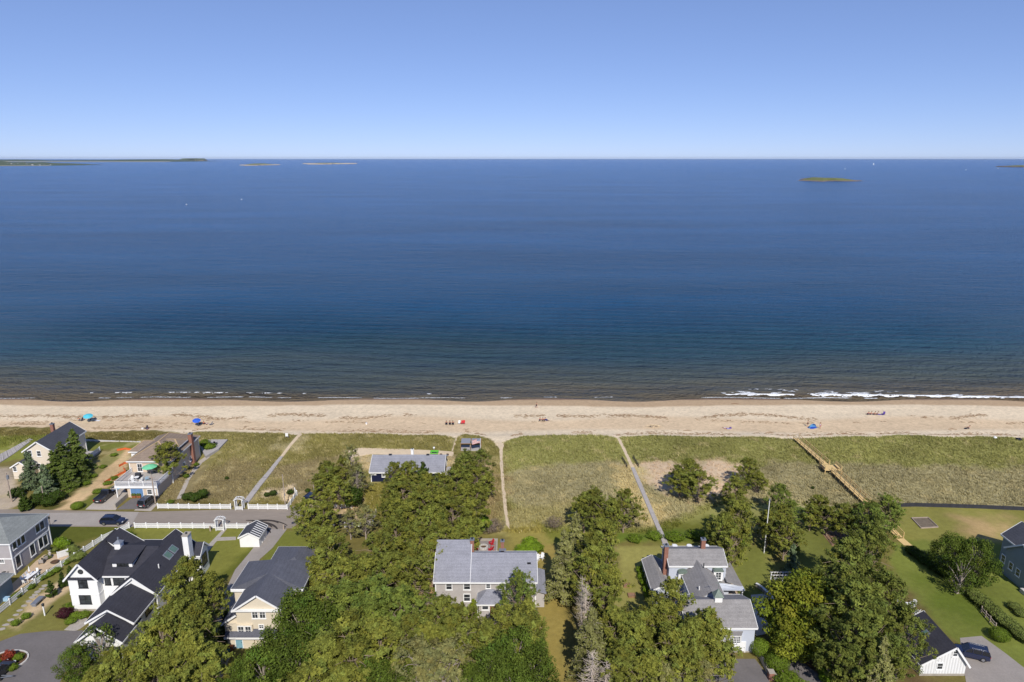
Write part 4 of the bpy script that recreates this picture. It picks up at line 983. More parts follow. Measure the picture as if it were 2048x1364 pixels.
# low sea wall
t = thing('sea_wall', 'low pale concrete wall at the back of the dune grass', 'wall')
q = gp((168,882),(230,883),(312,885))
for a, b in zip(q[:-1], q[1:]): MB().bar((*a, 0.3), (*b, 0.3), 0.4, 0.6).build('wall_section', 'concrete_w', t)
t = thing('stone_wall', 'curved white-capped stone wall beside the concrete patio', 'wall')
q = gp((1512,1172),(1524,1180),(1537,1192),(1547,1205),(1555,1217),(1561,1230))
for a, b in zip(q[:-1], q[1:]):
    MB().bar((*a, 0.25), (*b, 0.25), 0.32, 0.6).build('wall_section', 'found', t)
    MB().bar((*a, 0.58), (*b, 0.58), 0.4, 0.07).build('coping', 'white', t)
# retaining wall by the clipped bushes
t = thing('retaining_wall', 'beige retaining wall beside the clipped bushes and lower drive', 'wall')
q = gp((1506,1300),(1522,1318),(1535,1345),(1560,1364))
for a, b in zip(q[:-1], q[1:]): MB().bar((*a, 0.3), (*b, 0.3), 0.4, 0.9).build('wall_section', 'found', t)
t = thing('gate_pier', 'brick pier with stone cap beside the lower drive', 'pier'); g = G(1541,1358)
MB().box(g.x-0.35, g.x+0.35, g.y-0.35, g.y+0.35, -0.2, 1.2).build('shaft', 'brick', t); MB().box(g.x-0.42, g.x+0.42, g.y-0.42, g.y+0.42, 1.2, 1.32).build('cap', 'found', t)
# kerb ring of the drive island
t = thing('kerb_ring', 'grey granite kerb around the planted island in the driveway', 'kerb'); g = G(14,1322)
ring = [(g.x+2.75*math.cos(2*math.pi*k/22), g.y+2.1*math.sin(2*math.pi*k/22)) for k in range(22)]
for a, b in zip(ring, ring[1:]+ring[:1]): MB().bar((*a, 0.08), (*(Vector(a).lerp(Vector(b), 0.97)), 0.08), 0.22, 0.2).build('kerbstone', 'concrete_w', t)
struct('planting_bed', MB().prism(ring, -0.1, 0.10), 'mulch')
# garden stones and stepping stones left of the farmhouse
for i, (a, b) in enumerate(((4,1258),(12,1250),(22,1240),(32,1230),(40,1221),(48,1212),(58,1203),(64,1195),(70,1190),(76,1184),(84,1178),(90,1172))):
    g = G(a, b); n = 7
    o = MB().prism([(g.x+0.5*(0.8+0.4*rng.random())*math.cos(2*math.pi*k/n), g.y+0.32*(0.8+0.4*rng.random())*math.sin(2*math.pi*k/n)) for k in range(n)], -0.05, 0.06+0.003*i).build('stepping_stone', 'flag')
    tag(o, 'flat irregular stepping stone in the path beside the long picket fence', 'stone', 'stepping stones along the fence')
t = thing('stone_bench', 'grey stone bench block in the sandy bed beside the farmhouse lawn', 'bench'); g = G(76,1206)
bevel(MB().box(g.x-0.45, g.x+0.45, g.y-1.1, g.y+1.1, 0.35, 0.6).build('seat', 'lead', t), 0.04)
for s in (-0.8, 0.8): MB().box(g.x-0.35, g.x+0.35, g.y+s-0.18, g.y+s+0.18, -0.1, 0.35).build('leg', 'lead', t)
t = thing('lamp_post', 'white lamp post on the farmhouse lawn near the purple shrub', 'lamp post'); g = G(90,1231)
MB().box(g.x-0.08, g.x+0.08, g.y-0.08, g.y+0.08, -0.1, 1.75).build('post', 'white', t); MB().box(g.x-0.14, g.x+0.14, g.y-0.14, g.y+0.14, 1.75, 2.1).build('lantern', 'steel', t)
MB().add([(g.x-0.18,g.y-0.18,2.1),(g.x+0.18,g.y-0.18,2.1),(g.x+0.18,g.y+0.18,2.1),(g.x-0.18,g.y+0.18,2.1),(g.x,g.y,2.3)],[(0,1,4),(1,2,4),(2,3,4),(3,0,4),(3,2,1,0)]).build('lantern_cap', 'steel', t)
t = thing('gravel_bed', 'wooden-edged square bed of dark gravel on the big lawn', 'garden bed')
q = [Vector((*a, 0)) for a in gp((1823,1037),(1856,1036),(1876,1055),(1842,1057))]
for a, b in zip(q, q[1:]+q[:1]): MB().bar(a+Vector((0,0,0.08)), b+Vector((0,0,0.08)), 0.14, 0.3).build('edge_board', 'polewood', t)
MB().prism([tuple(a[:2]) for a in q], -0.1, 0.09).build('fill', mat('dark_gravel', A(120,108,92), 0.95, 0.3, 2), t)
# vegetable garden rows
t = thing('vegetable_plot', 'furrowed vegetable plot of bare soil beside the tall pines', 'garden')
MB().prism(gp((1640,1062),(1695,1062),(1706,1092),(1664,1092)), -0.1, 0.05).build('soil', 'soil', t)
for k in range(7):
    a, b = G(1646+k*7, 1063), G(1664+k*7, 1090); MB().bar((a.x, a.y, 0.08), (b.x, b.y, 0.08), 0.22, 0.12).build('furrow', mat('dark_soil', A(112,94,78), 0.95, 0.2, 2), t)
# open-framed grape arbour
t = thing('pergola', 'low white pergola with slatted top behind the curved wall', 'pergola'); g = G(1568,1172)
for sx in (-2.0, 0, 2.0):
    for sy in (-0.7, 0.9): MB().box(g.x+sx-0.06, g.x+sx+0.06, g.y+sy-0.06, g.y+sy+0.06, -0.1, 2.0).build('post', 'white', t)
for sy in (-0.75, 0.1, 0.95): MB().bar((g.x-2.2, g.y+sy, 2.03), (g.x+2.2, g.y+sy, 2.03), 0.09).build('beam', 'white', t)
for k in range(10): MB().bar((g.x-2.1+k*0.46, g.y-0.95, 2.1), (g.x-2.1+k*0.46, g.y+1.15, 2.1), 0.06).build('slat', 'polewood', t)
# raised beds on the side lawn
for a, b in ((1254,1172),(1263,1192)):
    t = thing('raised_bed', 'small timber raised bed on the lawn beside the glazed wing', 'garden bed', group='raised beds on the lawn'); g = G(a, b)
    for bx in ((-0.6,0.6,-0.5,-0.42),(-0.6,0.6,0.42,0.5),(-0.6,-0.52,-0.42,0.42),(0.52,0.6,-0.42,0.42)): MB().box(g.x+bx[0], g.x+bx[1], g.y+bx[2], g.y+bx[3], -0.1, 0.3).build('board', 'wood', t)
    MB().box(g.x-0.52, g.x+0.52, g.y-0.42, g.y+0.42, -0.1, 0.22).build('soil', 'soil', t)

# ------------------------------------------------------------------ poles
def pole(name, px, py, top, label, cat, m='polewood', r=0.13, h=None):
    g = G(px, py); _, zt = HY(top[0], top[1], g.y); h = h or zt-g.z
    t = thing(name, label, cat, (g.x, g.y, g.z)); MB().tube([(0,0,-0.3),(0,0,h)], [r, r*0.7], 10).build('shaft', m, t); return t, h
t, hh = pole('utility_pole', 24, 1004, (22, 946), 'leaning utility pole with grey transformer beside the spruces', 'utility pole', r=0.16)
MB().cyl((0.25, -0.1), 0.25, hh-1.3, hh-0.5, 10).build('transformer', 'lead', t)
t, hh = pole('utility_pole', 89, 1004, (85, 972), 'short wooden pole with guy wire beside the dirt strip', 'utility pole'); MB().bar((0,0,hh*0.5), (1.4,-0.6,0), 0.04).build('guy_wire', 'wire', t)
t, hh = pole('utility_pole', 311, 1006, (302, 952), 'grey utility pole beside the silver car at the road', 'utility pole', r=0.15); MB().bar((-0.7,0,hh-0.4), (0.7,0,hh-0.4), 0.1).build('crossarm', 'polewood', t)
t, hh = pole('utility_pole', 571, 1014, (563, 949), 'tall thin grey pole at the picket fence corner', 'utility pole', r=0.11); MB().cyl((0.12,-0.05), 0.1, 2.6, 3.0, 8).build('meter_box', 'lead', t)
t, hh = pole('utility_pole', 629, 993, (627, 962), 'short pale pole beside the dark parked car', 'utility pole', r=0.12); MB().box(-0.2, 0.2, -0.16, -0.1, 1.2, 1.7).build('meter_box', 'lead', t)
w = MB(); a = Vector((*G(24,1004)[:2], HY(22,952,G(24,1004).y)[1])); b = Vector((*G(311,1006)[:2], HY(302,958,G(311,1006).y)[1])); c = Vector((*G(571,1014)[:2], HY(563,951,G(571,1014).y)[1]))
for p, q in ((a,b),(b,c)):
    pts = [p.lerp(q, i/12)-Vector((0,0,0.8*math.sin(math.pi*i/12))) for i in range(13)]; w.tube(pts, 0.018, 4)
tag(w.build('power_line', 'wire'), 'thin black overhead wire strung between the utility poles', 'wire')
t, hh = pole('flagpole', 1528, 1106, (1545, 1000), 'tall bare white flagpole among the pines', 'flagpole', 'white', 0.09); MB().cyl((0,0), 0.14, hh, hh+0.2, 8).build('finial', 'lead', t)
t, hh = pole('flagpole', 961, 906, (960, 876), 'white flagpole flying a striped flag beside the pavilion', 'flagpole', 'white', 0.06)
# flag: stripes and canton as real strips of cloth
def cloth(u, v): return (-0.1-u*1.9, 0.12*math.sin(u*5.0)+0.05*v, hh-0.15-v*1.15-0.45*u)
fl = thing('flag', 'red and white striped flag with blue canton drooping from its pole', 'flag', tuple(t.location))
for si in range(13):
    m = MB(); n = 10; v0, v1 = si/13, (si+1)/13; u0 = 0.42 if si < 7 else 0.0
    vs = []
    for k in range(n+1):
        u = u0+(1-u0)*k/n; vs += [cloth(u, v0), cloth(u, v1)]
    m.add(vs, [(2*k, 2*k+2, 2*k+3, 2*k+1) for k in range(n)]); m.build('stripe', mat('flag_red', A(196,56,60), 0.8, 0.05, 2) if si % 2 == 0 else M['white'], fl)
m = MB(); vs = []
for k in range(7): vs += [cloth(0.42*k/6, 0), cloth(0.42*k/6, 7/13)]
m.add(vs, [(2*k, 2*k+2, 2*k+3, 2*k+1) for k in range(6)]); cn = m.build('canton', mat('flag_blue', A(60,70,130), 0.8, 0.05, 2), fl)
m = MB()
for r_ in range(5):
    for c_ in range(6):
        q = Vector(cloth(0.42*(c_+0.5)/6, 7/13*(r_+0.5)/5)); m.box(q.x-0.03, q.x+0.03, q.y-0.02, q.y+0.02, q.z-0.03, q.z+0.03)
m.build('stars', 'white', cn)

# orange safety netting round the bare dirt
ORG = mat('orange_netting', A(226,112,62), 0.8, 0.1, 2)
for k, (pp, lb) in enumerate(((((209,967),(224,958),(238,951),(252,944),(247,938)), 'orange netting fence sagging across the bare dirt beside the beige house'), (((234,902),(250,899),(270,902)), 'short orange netting fence at the seaward end of the bare dirt'), (((238,934),(247,929),(255,926)), 'short orange netting strip against the beige house wall'))):
    f = thing('safety_fence', lb, 'fence'); q = [G(a, b) for a, b in pp]; n = MB()
    for a, b in zip(q[:-1], q[1:]):
        n.bar(a+Vector((0,0,0.28)), b+Vector((0,0,0.22)), 0.06, 0.5)
    n.build('netting', ORG, f)
    for a in q: MB().box(a.x-0.03, a.x+0.03, a.y-0.03, a.y+0.03, -0.2, 0.8).build('stake', 'wood', f)
# soil heap and old stump beside the dirt strip
t = thing('log_pile', 'brown log pile at the roadside edge of the spruces', 'log pile'); g = G(126,982)
for k, (dx, dz) in enumerate(((-0.5,0.2),(0,0.2),(0.5,0.2),(-0.25,0.55),(0.25,0.55))): MB().tube([(g.x+dx,g.y-1.0,dz),(g.x+dx+0.1,g.y+1.0,dz)],0.2,8).build('log','wood',t)
# ------------------------------------------------------------------ vehicles
M['tyre'] = mat('tyre', (0.02,0.02,0.02), 0.85, 0.0); M['rim'] = mat('rim', (0.45,0.46,0.48), 0.35, 0.0, metal=0.8)
M['carglass'] = mat('car_glass', (0.012,0.014,0.018), 0.05, 0.0, spec=0.7); M['head'] = mat('headlight', (0.7,0.72,0.75), 0.15, 0.0); M['tail'] = mat('taillight', (0.35,0.02,0.02), 0.25, 0.0)
M['blacktrim'] = mat('black_trim', (0.02,0.02,0.022), 0.5, 0.0)
def car(px, py, heading, paint, label, kind='suv', L_=4.7, W_=1.86, H_=1.72):
    g = G(px, py); t = thing('parked_car' if kind != 'pickup' else 'pickup_truck', label, 'car' if kind != 'pickup' else 'pickup truck', (g.x, g.y, g.z+0.08), heading)
    hw = W_/2
    # outline stations along the length: x, half width, belt height ; nose at +x
    prof = [(-0.5,0.86,0.62,0.35),(-0.475,0.95,0.92,0.28),(-0.30,1.0,0.97,0.24),(0.0,1.0,0.95,0.24),(0.20,1.0,0.93,0.24),(0.40,0.97,0.84,0.25),(0.475,0.88,0.72,0.28),(0.5,0.78,0.55,0.36)]
    vs = []; fs_ = []
    for x, w, zt, zb in prof:
        X = x*L_; w = w*hw; vs += [(X,-w*0.97,zb),(X,-w,zb+0.25),(X,-w*0.96,zt),(X,-w*0.80,zt+0.06),(X,w*0.80,zt+0.06),(X,w*0.96,zt),(X,w,zb+0.25),(X,w*0.97,zb)]
    n = 8
    for i in range(len(prof)-1):
        for k in range(n): fs_.append((i*n+k, (i+1)*n+k, (i+1)*n+(k+1)%n, i*n+(k+1)%n))
    fs_ += [tuple(range(n)), tuple(range(len(prof)*n-1, (len(prof)-1)*n-1, -1))]
    b = MB().add(vs, fs_).build('body', paint, t, smooth=False); bevel(b, 0.05, 2)
    zb = 1.0
    if kind == 'pickup': st = [(-0.02,0.86,zb),(0.02,0.78,H_),(0.13,0.76,H_+0.02),(0.25,0.84,zb)]
    elif kind == 'hatch': st = [(-0.47,0.86,zb),(-0.38,0.76,H_-0.05),(-0.05,0.76,H_),(0.08,0.74,H_-0.03),(0.26,0.84,zb)]
    else: st = [(-0.485,0.88,zb),(-0.43,0.78,H_-0.03),(-0.08,0.78,H_),(0.08,0.76,H_-0.03),(0.24,0.86,zb)]
    lo = [(st[0][0]*L_, st[0][1]*hw), (st[-1][0]*L_, st[-1][1]*hw)]
    top = st[1:-1]
    gv = [(lo[0][0],-lo[0][1],zb),(lo[0][0],lo[0][1],zb)] + [(x*L_, s*w*hw, z) for x, w, z in top for s in (-1, 1)] + [(lo[1][0],-lo[1][1],zb),(lo[1][0],lo[1][1],zb)]
    nt_ = len(top); f2 = [(0,1,3,2)]
    for i in range(nt_-1): a = 2+2*i; f2.append((a, a+1, a+3, a+2))
    a = 2+2*(nt_-1); f2.append((a, a+1, a+3, a+2))
    f2.append(tuple([0]+[2+2*i for i in range(nt_)]+[a+2])); f2.append(tuple([a+3]+[3+2*i for i in range(nt_-1,-1,-1)]+[1]))
    cb = MB().add(gv, f2).build('cabin', 'carglass', t)
    # roof skin and pillars
    r = MB()
    for i in range(nt_-1):
        (x0,w0,z0),(x1,w1,z1) = top[i], top[i+1]
        r.slab([(x0*L_,-w0*hw*1.01,z0+0.03),(x1*L_,-w1*hw*1.01,z1+0.03),(x1*L_,w1*hw*1.01,z1+0.03),(x0*L_,w0*hw*1.01,z0+0.03)], 0.06)
    r.build('roof', paint, t)
    p = MB()
    for s in (-1, 1):
        (xa,wa,za),(xb,wb,zb2) = top[0], top[-1]
        p.bar((lo[0][0], s*lo[0][1], zb), (xa*L_, s*wa*hw, za), 0.12); p.bar((lo[1][0], s*lo[1][1], zb), (xb*L_, s*wb*hw, zb2), 0.09)
        for fx in (0.0, -0.24) if kind == 'suv' else (0.0,) if kind == 'hatch' else ():
            p.bar((fx*L_, s*0.87*hw, zb), (fx*L_-0.05, s*0.775*hw, H_-0.02), 0.09)
    p.build('pillar', paint, cb)
    if kind == 'pickup':
        MB().box(-0.47*L_, -0.03*L_, -hw*0.78, hw*0.78, 1.0, 1.035).build('cargo_bed', 'blacktrim', t)
        for s in (-1, 1): MB().box(-0.48*L_, -0.02*L_, s*hw*0.88-0.08, s*hw*0.88+0.08, 0.95, 1.16).build('bed_side', paint, t)
        MB().box(-0.49*L_, -0.465*L_, -hw*0.85, hw*0.85, 0.6, 1.16).build('tailgate', paint, t)
    else:
        for s in (-1, 1): MB().bar((top[0][0]*L_+0.3, s*0.66*hw, H_+0.09), (top[-1][0]*L_-0.2, s*0.66*hw, H_+0.09), 0.05).build('roof_rail', 'rim' if kind == 'suv' else 'blacktrim', t)
    wh = MB().tube([(0,-0.11,0),(0,0.11,0)], 0.35, 16).mesh('wheel', M['tyre']); rm = MB().tube([(0,-0.12,0),(0,0.12,0)], 0.22, 12).mesh('rim', M['rim'])
    for X in (-0.30, 0.31):
        for s in (-1, 1):
            o = bpy.data.objects.new('wheel', wh); COL.objects.link(o); o.parent = t; o.location = (X*L_, s*(hw-0.10), 0.33)
            q = bpy.data.objects.new('rim', rm); COL.objects.link(q); q.parent = o
    for s in (-1, 1):
        MB().box(0.475*L_, 0.497*L_, s*hw*0.68-0.18, s*hw*0.68+0.18, 0.60, 0.74).build('headlight', 'head', t)
        MB().box(-0.497*L_, -0.482*L_, s*hw*0.76-0.10, s*hw*0.76+0.10, 0.72, 0.98).build('taillight', 'tail', t)
        MB().box(0.19*L_, 0.235*L_, s*(hw+0.06)-0.08, s*(hw+0.06)+0.08, 1.0, 1.13).build('mirror', paint, t)
    MB().box(0.46*L_, 0.503*L_, -hw*0.7, hw*0.7, 0.30, 0.46).build('bumper', 'blacktrim', t); MB().box(-0.503*L_, -0.47*L_, -hw*0.75, hw*0.75, 0.34, 0.52).build('bumper', 'blacktrim', t)
    MB().box(-0.506*L_, -0.50*L_, -0.26, 0.26, 0.58, 0.70).build('number_plate', 'white', t)
    return t
navy = mat('navy_car_paint', (0.012,0.018,0.05), 0.25, 0.0, coat=0.8, spec=0.5); blk = mat('black_car_paint', (0.02,0.02,0.022), 0.25, 0.0, coat=0.8, spec=0.5); grey = mat('grey_car_paint', (0.10,0.105,0.12), 0.3, 0.0, metal=0.6, coat=0.8)
R_ = math.radians
car(227, 1047, R_(0), navy, 'navy blue wagon parked on the road beside the lawn', 'hatch', 4.6, 1.8, 1.6)
car(211, 997, R_(88), blk, 'black pickup truck on the concrete drive', 'pickup', 5.4, 1.95, 1.75)
car(297, 1008, R_(82), grey, 'silver-grey sport utility car with dark roof under the pole', 'suv', 4.7, 1.88, 1.75)
car(624, 1000, R_(70), navy, 'dark blue car half hidden by pines at the sandy drive', 'hatch', 4.4, 1.8, 1.55)
car(684, 1046, R_(60), blk, 'dark car in deep shade under the pine branches', 'hatch', 4.5, 1.8, 1.55)
car(1940, 1312, R_(158), navy, 'dark navy car parked at the gable of the white garage', 'suv', 4.6, 1.85, 1.65)
car(-4, 1352, R_(80), blk, 'black car cut by the frame beside the planted island', 'suv', 4.6, 1.85, 1.6)
# trailer tongue behind that car
t = thing('utility_trailer', 'small silver trailer frame parked behind the black car', 'trailer'); g = G(16,1356)
MB().bar((g.x-0.9,g.y,0.45),(g.x+0.9,g.y-0.1,0.45),0.09).bar((g.x-0.9,g.y-0.5,0.45),(g.x+0.9,g.y-0.1,0.45),0.09).bar((g.x-0.9,g.y,0.45),(g.x-0.9,g.y-0.5,0.45),0.09).build('frame', 'lead', t)
for s in (0.05, -0.55): MB().tube([(g.x-0.7,g.y+s-0.05,0.28),(g.x-0.7,g.y+s+0.05,0.28)],0.26,12).build('wheel','tyre',t)
# paddle boards beside the beige house
t = thing('paddleboard', 'light blue paddleboard lying on the grass beside the black pickup', 'paddleboard'); g = G(243,975)
def board(mb, x, y, z, L_, w, ang):
    n = 14; vs = []
    for k in range(n):
        a = 2*math.pi*k/n; u, v = L_/2*math.cos(a), w/2*math.sin(a)*(1-0.15*math.cos(a)); vs.append((x+u*math.cos(ang)-v*math.sin(ang), y+u*math.sin(ang)+v*math.cos(ang)))
    return mb.prism(vs, z, z+0.12)
board(MB(), g.x, g.y, 0.1, 3.4, 0.85, R_(70)).build('hull', mat('board_blue', A(150,196,226), 0.4, 0.05, 1), t)
board(MB(), g.x, g.y-0.2, 0.225, 1.8, 0.5, R_(70)).build('deck_pad', mat('board_pad', A(110,160,205), 0.7, 0.05, 1), t)
t = thing('kayak', 'dark slim kayak lying beside the light blue paddleboard', 'kayak'); g = G(236,971)
board(MB(), g.x, g.y, 0.05, 3.6, 0.6, R_(72)).build('hull', 'black_fabric', t); board(MB(), g.x, g.y, 0.17, 1.0, 0.4, R_(72)).build('cockpit', 'blacktrim', t)

# ------------------------------------------------------------------ furniture helpers
def parasol(x, y, z, r, hgt, m, label, closed=False, cat='umbrella', tilt=0.0):
    t = thing('umbrella', label, cat, (x, y, z)); t.rotation_euler = (tilt, tilt*0.6, 0)
    MB().cyl((0,0), 0.035, -0.1, hgt, 8).build('pole', 'polewood', t)
    n = 8; vs = [(0,0,hgt+ (0.05 if closed else r*0.34))]
    for ring, (rr, zz) in enumerate(((0.55,0.20),(1.0,0.0)) if not closed else ((0.09,-0.5),(0.16,-1.1))):
        for k in range(n):
            a = 2*math.pi*k/n; vs.append((math.cos(a)*rr*(r if not closed else 1), math.sin(a)*rr*(r if not closed else 1), hgt+zz*(r if not closed else 1)))
    fs_ = [(0,1+k,1+(k+1)%n) for k in range(n)] + [(1+k,1+n+k,1+n+(k+1)%n,1+(k+1)%n) for k in range(n)]
    c = MB().add(vs, fs_).build('canopy', m, t); md = c.modifiers.new('thick', 'SOLIDIFY'); md.thickness = 0.02
    return t
def adirondack(x, y, z, rz, m, label, group, name='lawn_chair'):
    t = thing(name, label, 'chair', (x, y, z), rz, group)
    for i in range(5): MB().slab([(-0.27+i*0.11,0.28,0.38),(-0.17+i*0.11,0.28,0.38),(-0.17+i*0.11,-0.25,0.28),(-0.27+i*0.11,-0.25,0.28)],0.03).build('seat_slat', m, t)
    for i in range(5): MB().slab([(-0.30+i*0.12,-0.22,0.28),(-0.20+i*0.12,-0.22,0.28),(-0.20+i*0.12,-0.52,1.0+0.06*(2-abs(i-2))),(-0.30+i*0.12,-0.52,1.0+0.06*(2-abs(i-2)))],0.03).build('back_slat', m, t)
    for s in (-1, 1):
        MB().box(s*0.36-0.07, s*0.36+0.07, -0.38, 0.36, 0.55, 0.59).build('armrest', m, t)
        MB().box(s*0.34-0.03, s*0.34+0.03, 0.24, 0.33, 0, 0.55).build('leg', m, t); MB().bar((s*0.34,-0.45,0.02),(s*0.34,0.28,0.36),0.05,0.12).build('leg', m, t)
    return t
red = mat('red_paint', A(200,48,56), 0.5, 0.08, 2)
# patio with red chairs
g = G(967,1096)
pt = struct('patio', MB().prism([(g.x-2.3,g.y-2.4),(g.x+2.3,g.y-2.4),(g.x+2.3,g.y+2.4),(g.x-2.3,g.y+2.4)],-0.2,0.07), mat('slate_patio', A(150,142,138), 0.9, 0.2, 1.5))
t = thing('patio_border', 'pale stone border around the fire pit patio', 'wall')
for bx in ((-2.6,2.6,2.4,2.8),(-2.6,-2.3,-2.4,2.4),(2.3,2.6,-2.4,2.4)): MB().box(g.x+bx[0],g.x+bx[1],g.y+bx[2],g.y+bx[3],-0.1,0.32).build('wall_section', 'found', t)
t = thing('fire_pit', 'round pale stone fire pit in the middle of the red chairs', 'fire pit')
for k in range(12):
    a = 2*math.pi*k/12; o = MB().prism([(g.x+r*math.cos(a+d), g.y+r*math.sin(a+d)) for r, d in ((0.55,-0.24),(0.85,-0.24),(0.85,0.24),(0.55,0.24))], 0.05, 0.42).build('stone', 'concrete_w', t)
MB().cyl((g.x,g.y),0.56,0.05,0.2,12).build('ash', 'mulch', t)
for a in (35, 145, 215, 325): adirondack(g.x+1.75*math.cos(R_(a)), g.y+1.75*math.sin(R_(a)), 0.07, R_(a+90), red, 'red slatted patio chair facing the round fire pit', 'red chairs around the fire pit')
for px_, py_ in ((1064,1124),(1074,1121),(1083,1118)):
    q = G(px_, py_); adirondack(q.x, q.y, q.z, R_(150), 'white', 'white slatted lawn chair beside the grey house, under spruce edge', 'white lawn chairs by the grey house')
# green picnic table
def picnic(px, py, m, label):
    g = G(px, py); t = thing('picnic_table', label, 'picnic table', (g.x, g.y, 0.05+g.z))
    for k in range(5): MB().box(-1.0,1.0,-0.4+k*0.165,-0.4+k*0.165+0.15,0.72,0.76).build('top_plank', m, t)
    for s in (-0.72,0.72): MB().box(-1.0,1.0,s-0.14,s+0.14,0.42,0.46).build('bench', m, t)
    for x in (-0.7,0.7):
        MB().bar((x,-0.75,0.02),(x,-0.2,0.72),0.08).bar((x,0.75,0.02),(x,0.2,0.72),0.08).bar((x,-0.75,0.4),(x,0.75,0.4),0.07).build('leg', m, t)
picnic(869, 908, mat('lime_paint', A(110,214,60), 0.5, 0.05, 2), 'bright green picnic table on the pale terrace')
t = thing('grill', 'small white standing grill behind the green picnic table', 'grill'); q = G(868,900)
MB().cyl((q.x,q.y),0.06,0,0.9,8).build('stand','white',t); MB().cyl((q.x,q.y),0.28,0.9,1.15,12,0.2).build('bowl','white',t)
for px_, py_ in ((882,912),(895,912)):
    q = G(px_, py_); t = thing('planter', 'dark round planter standing on the pale terrace', 'planter', (q.x,q.y,q.z), group='dark planters on the terrace'); MB().tube([(0,0,0),(0,0,0.5)],[0.25,0.36],12).build('pot','steel',t); MB().cyl((0,0),0.3,0.5,0.54,12).build('soil','mulch',t)
# things on the roof deck
def dz(px, py): q = G(px, py, 2.75); return q.x, q.y
x, y = dz(302, 951); parasol(x, y, 2.75, 1.6, 2.1, mat('green_canvas', A(120,206,160), 0.8, 0.06, 1), 'mint green umbrella on the deck of the beige house')
x, y = dz(277, 955); t = thing('grill', 'large black covered grill on the roof deck', 'grill', (x,y,2.75)); bevel(MB().box(-0.6,0.6,-0.35,0.35,0.1,1.15).build('cover','black_fabric',t),0.2,3); MB().box(-0.5,0.5,-0.3,0.3,0,0.12).build('base','steel',t)
x, y = dz(274, 960); t = thing('table', 'round white table on the roof deck', 'table', (x,y,2.75)); MB().cyl((0,0),0.5,0.68,0.73,16).build('top','white',t); MB().cyl((0,0),0.05,0,0.68,8).build('leg','white',t)
for px_, py_ in ((263,962),(268,966),(284,962)):
    x, y = dz(px_, py_); adirondack(x, y, 2.75, R_(px_*13 % 360), 'white', 'white slatted chair on the roof deck', 'white chairs on the roof deck', 'deck_chair')
x, y = dz(295, 960); adirondack(x, y, 2.75, R_(30), mat('pale_blue_paint', A(176,206,226), 0.6, 0.05, 1), 'pale blue slatted chair on the roof deck under the umbrella', None, 'deck_chair')
for k, (px_, c) in enumerate(((266,'terracotta'),(270,'leafy'),(276,'terracotta'),(280,'terracotta'))):
    q = G(px_, 995.5); t = thing('planter', 'terracotta tub with small plants in front of the blue garage door', 'planter', (q.x,q.y,0.05), group='tubs in front of the blue door')
    MB().tube([(0,0,0),(0,0,0.5)],[0.22,0.32],10).build('pot', mat('terracotta', A(176,112,74), 0.9, 0.1, 2), t); MB().tube([(0,0,0.5),(0,0,0.8),(0,0,1.0)],[0.25,0.3,0.08],7).build('plant', mat('pot_plant', A(80,96,40), 0.9, 0.3, 5), t)
q = G(256,982); t = thing('barrel_planter', 'brown barrel planter at the top of the sloping drive wall', 'planter',(q.x,q.y,0)); MB().tube([(0,0,0),(0,0,0.45),(0,0,0.9)],[0.4,0.5,0.42],12).build('barrel','wood',t); MB().cyl((0,0),0.38,0.9,0.93,12).build('soil','mulch',t)
# dark chairs on the grey deck by the dune
for px_, py_ in ((421,890),(427,892),(431,889)):
    q = G(px_, py_, 0.75); adirondack(q.x, q.y, 0.75, R_(0), 'blacktrim', 'dark slatted chair on the grey deck beside the dune', 'dark chairs on the grey deck', 'deck_chair')
# patio furniture beside the grey house on the left
q = G(62,1158); t = thing('patio_table', 'long white patio table with umbrella pole beside the grey house', 'table', (q.x,q.y,0.05), R_(-8))
MB().box(-0.5,0.5,-1.1,1.1,0.70,0.75).build('top','white',t)
for sx in (-0.42,0.42):
    for sy in (-1.0,1.0): MB().box(sx-0.04,sx+0.04,sy-0.04,sy+0.04,0,0.7).build('leg','white',t)
parasol(q.x, q.y, 0.05, 1.2, 2.6, M['white'], 'white furled umbrella standing in the patio table', closed=True)
for k, (sx, sy, rz) in enumerate(((-0.85,-0.7,-90),(-0.85,0,-90),(-0.85,0.7,-90),(0.85,-0.7,90),(0.85,0,90),(0.85,0.7,90),(0,-1.5,0),(0,1.5,180))):
    t = thing('patio_chair', 'white plastic chair pulled up to the long patio table', 'chair', (q.x+sx,q.y+sy,0.05), R_(rz), 'white chairs around the patio table')
    MB().box(-0.22,0.22,-0.22,0.22,0.42,0.46).build('seat','white',t); MB().slab([(-0.22,-0.2,0.46),(0.22,-0.2,0.46),(0.22,-0.3,0.95),(-0.22,-0.3,0.95)],0.03).build('backrest','white',t)
    for a in (-0.19,0.19):
        for b in (-0.19,0.19): MB().box(a-0.02,a+0.02,b-0.02,b+0.02,0,0.42).build('leg','white',t)
for px_, py_, rz in ((90,1121,60),(95,1118,150),(84,1127,20)):
    a = G(px_,py_); t = thing('patio_armchair', 'grey cushioned armchair around the dark fire bowl on the patio', 'chair', (a.x,a.y,0.05), R_(rz), 'grey patio armchairs')
    bevel(MB().box(-0.35,0.35,-0.35,0.35,0.2,0.42).build('seat', 'boardgrey', t),0.05); MB().slab([(-0.35,-0.3,0.42),(0.35,-0.3,0.42),(0.35,-0.42,0.9),(-0.35,-0.42,0.9)],0.1).build('backrest','boardgrey',t)
    for s in (-1,1): MB().box(s*0.36-0.05,s*0.36+0.05,-0.35,0.35,0.05,0.6).build('armrest','steel',t)
a = G(110,1126); t = thing('fire_bowl', 'round dark fire bowl on the patio beside the fence', 'fire pit', (a.x,a.y,0.05)); MB().tube([(0,0,0),(0,0,0.25)],[0.4,0.7],18).build('bowl','steel',t); MB().cyl((0,0),0.62,0.25,0.27,18).build('ash','mulch',t)
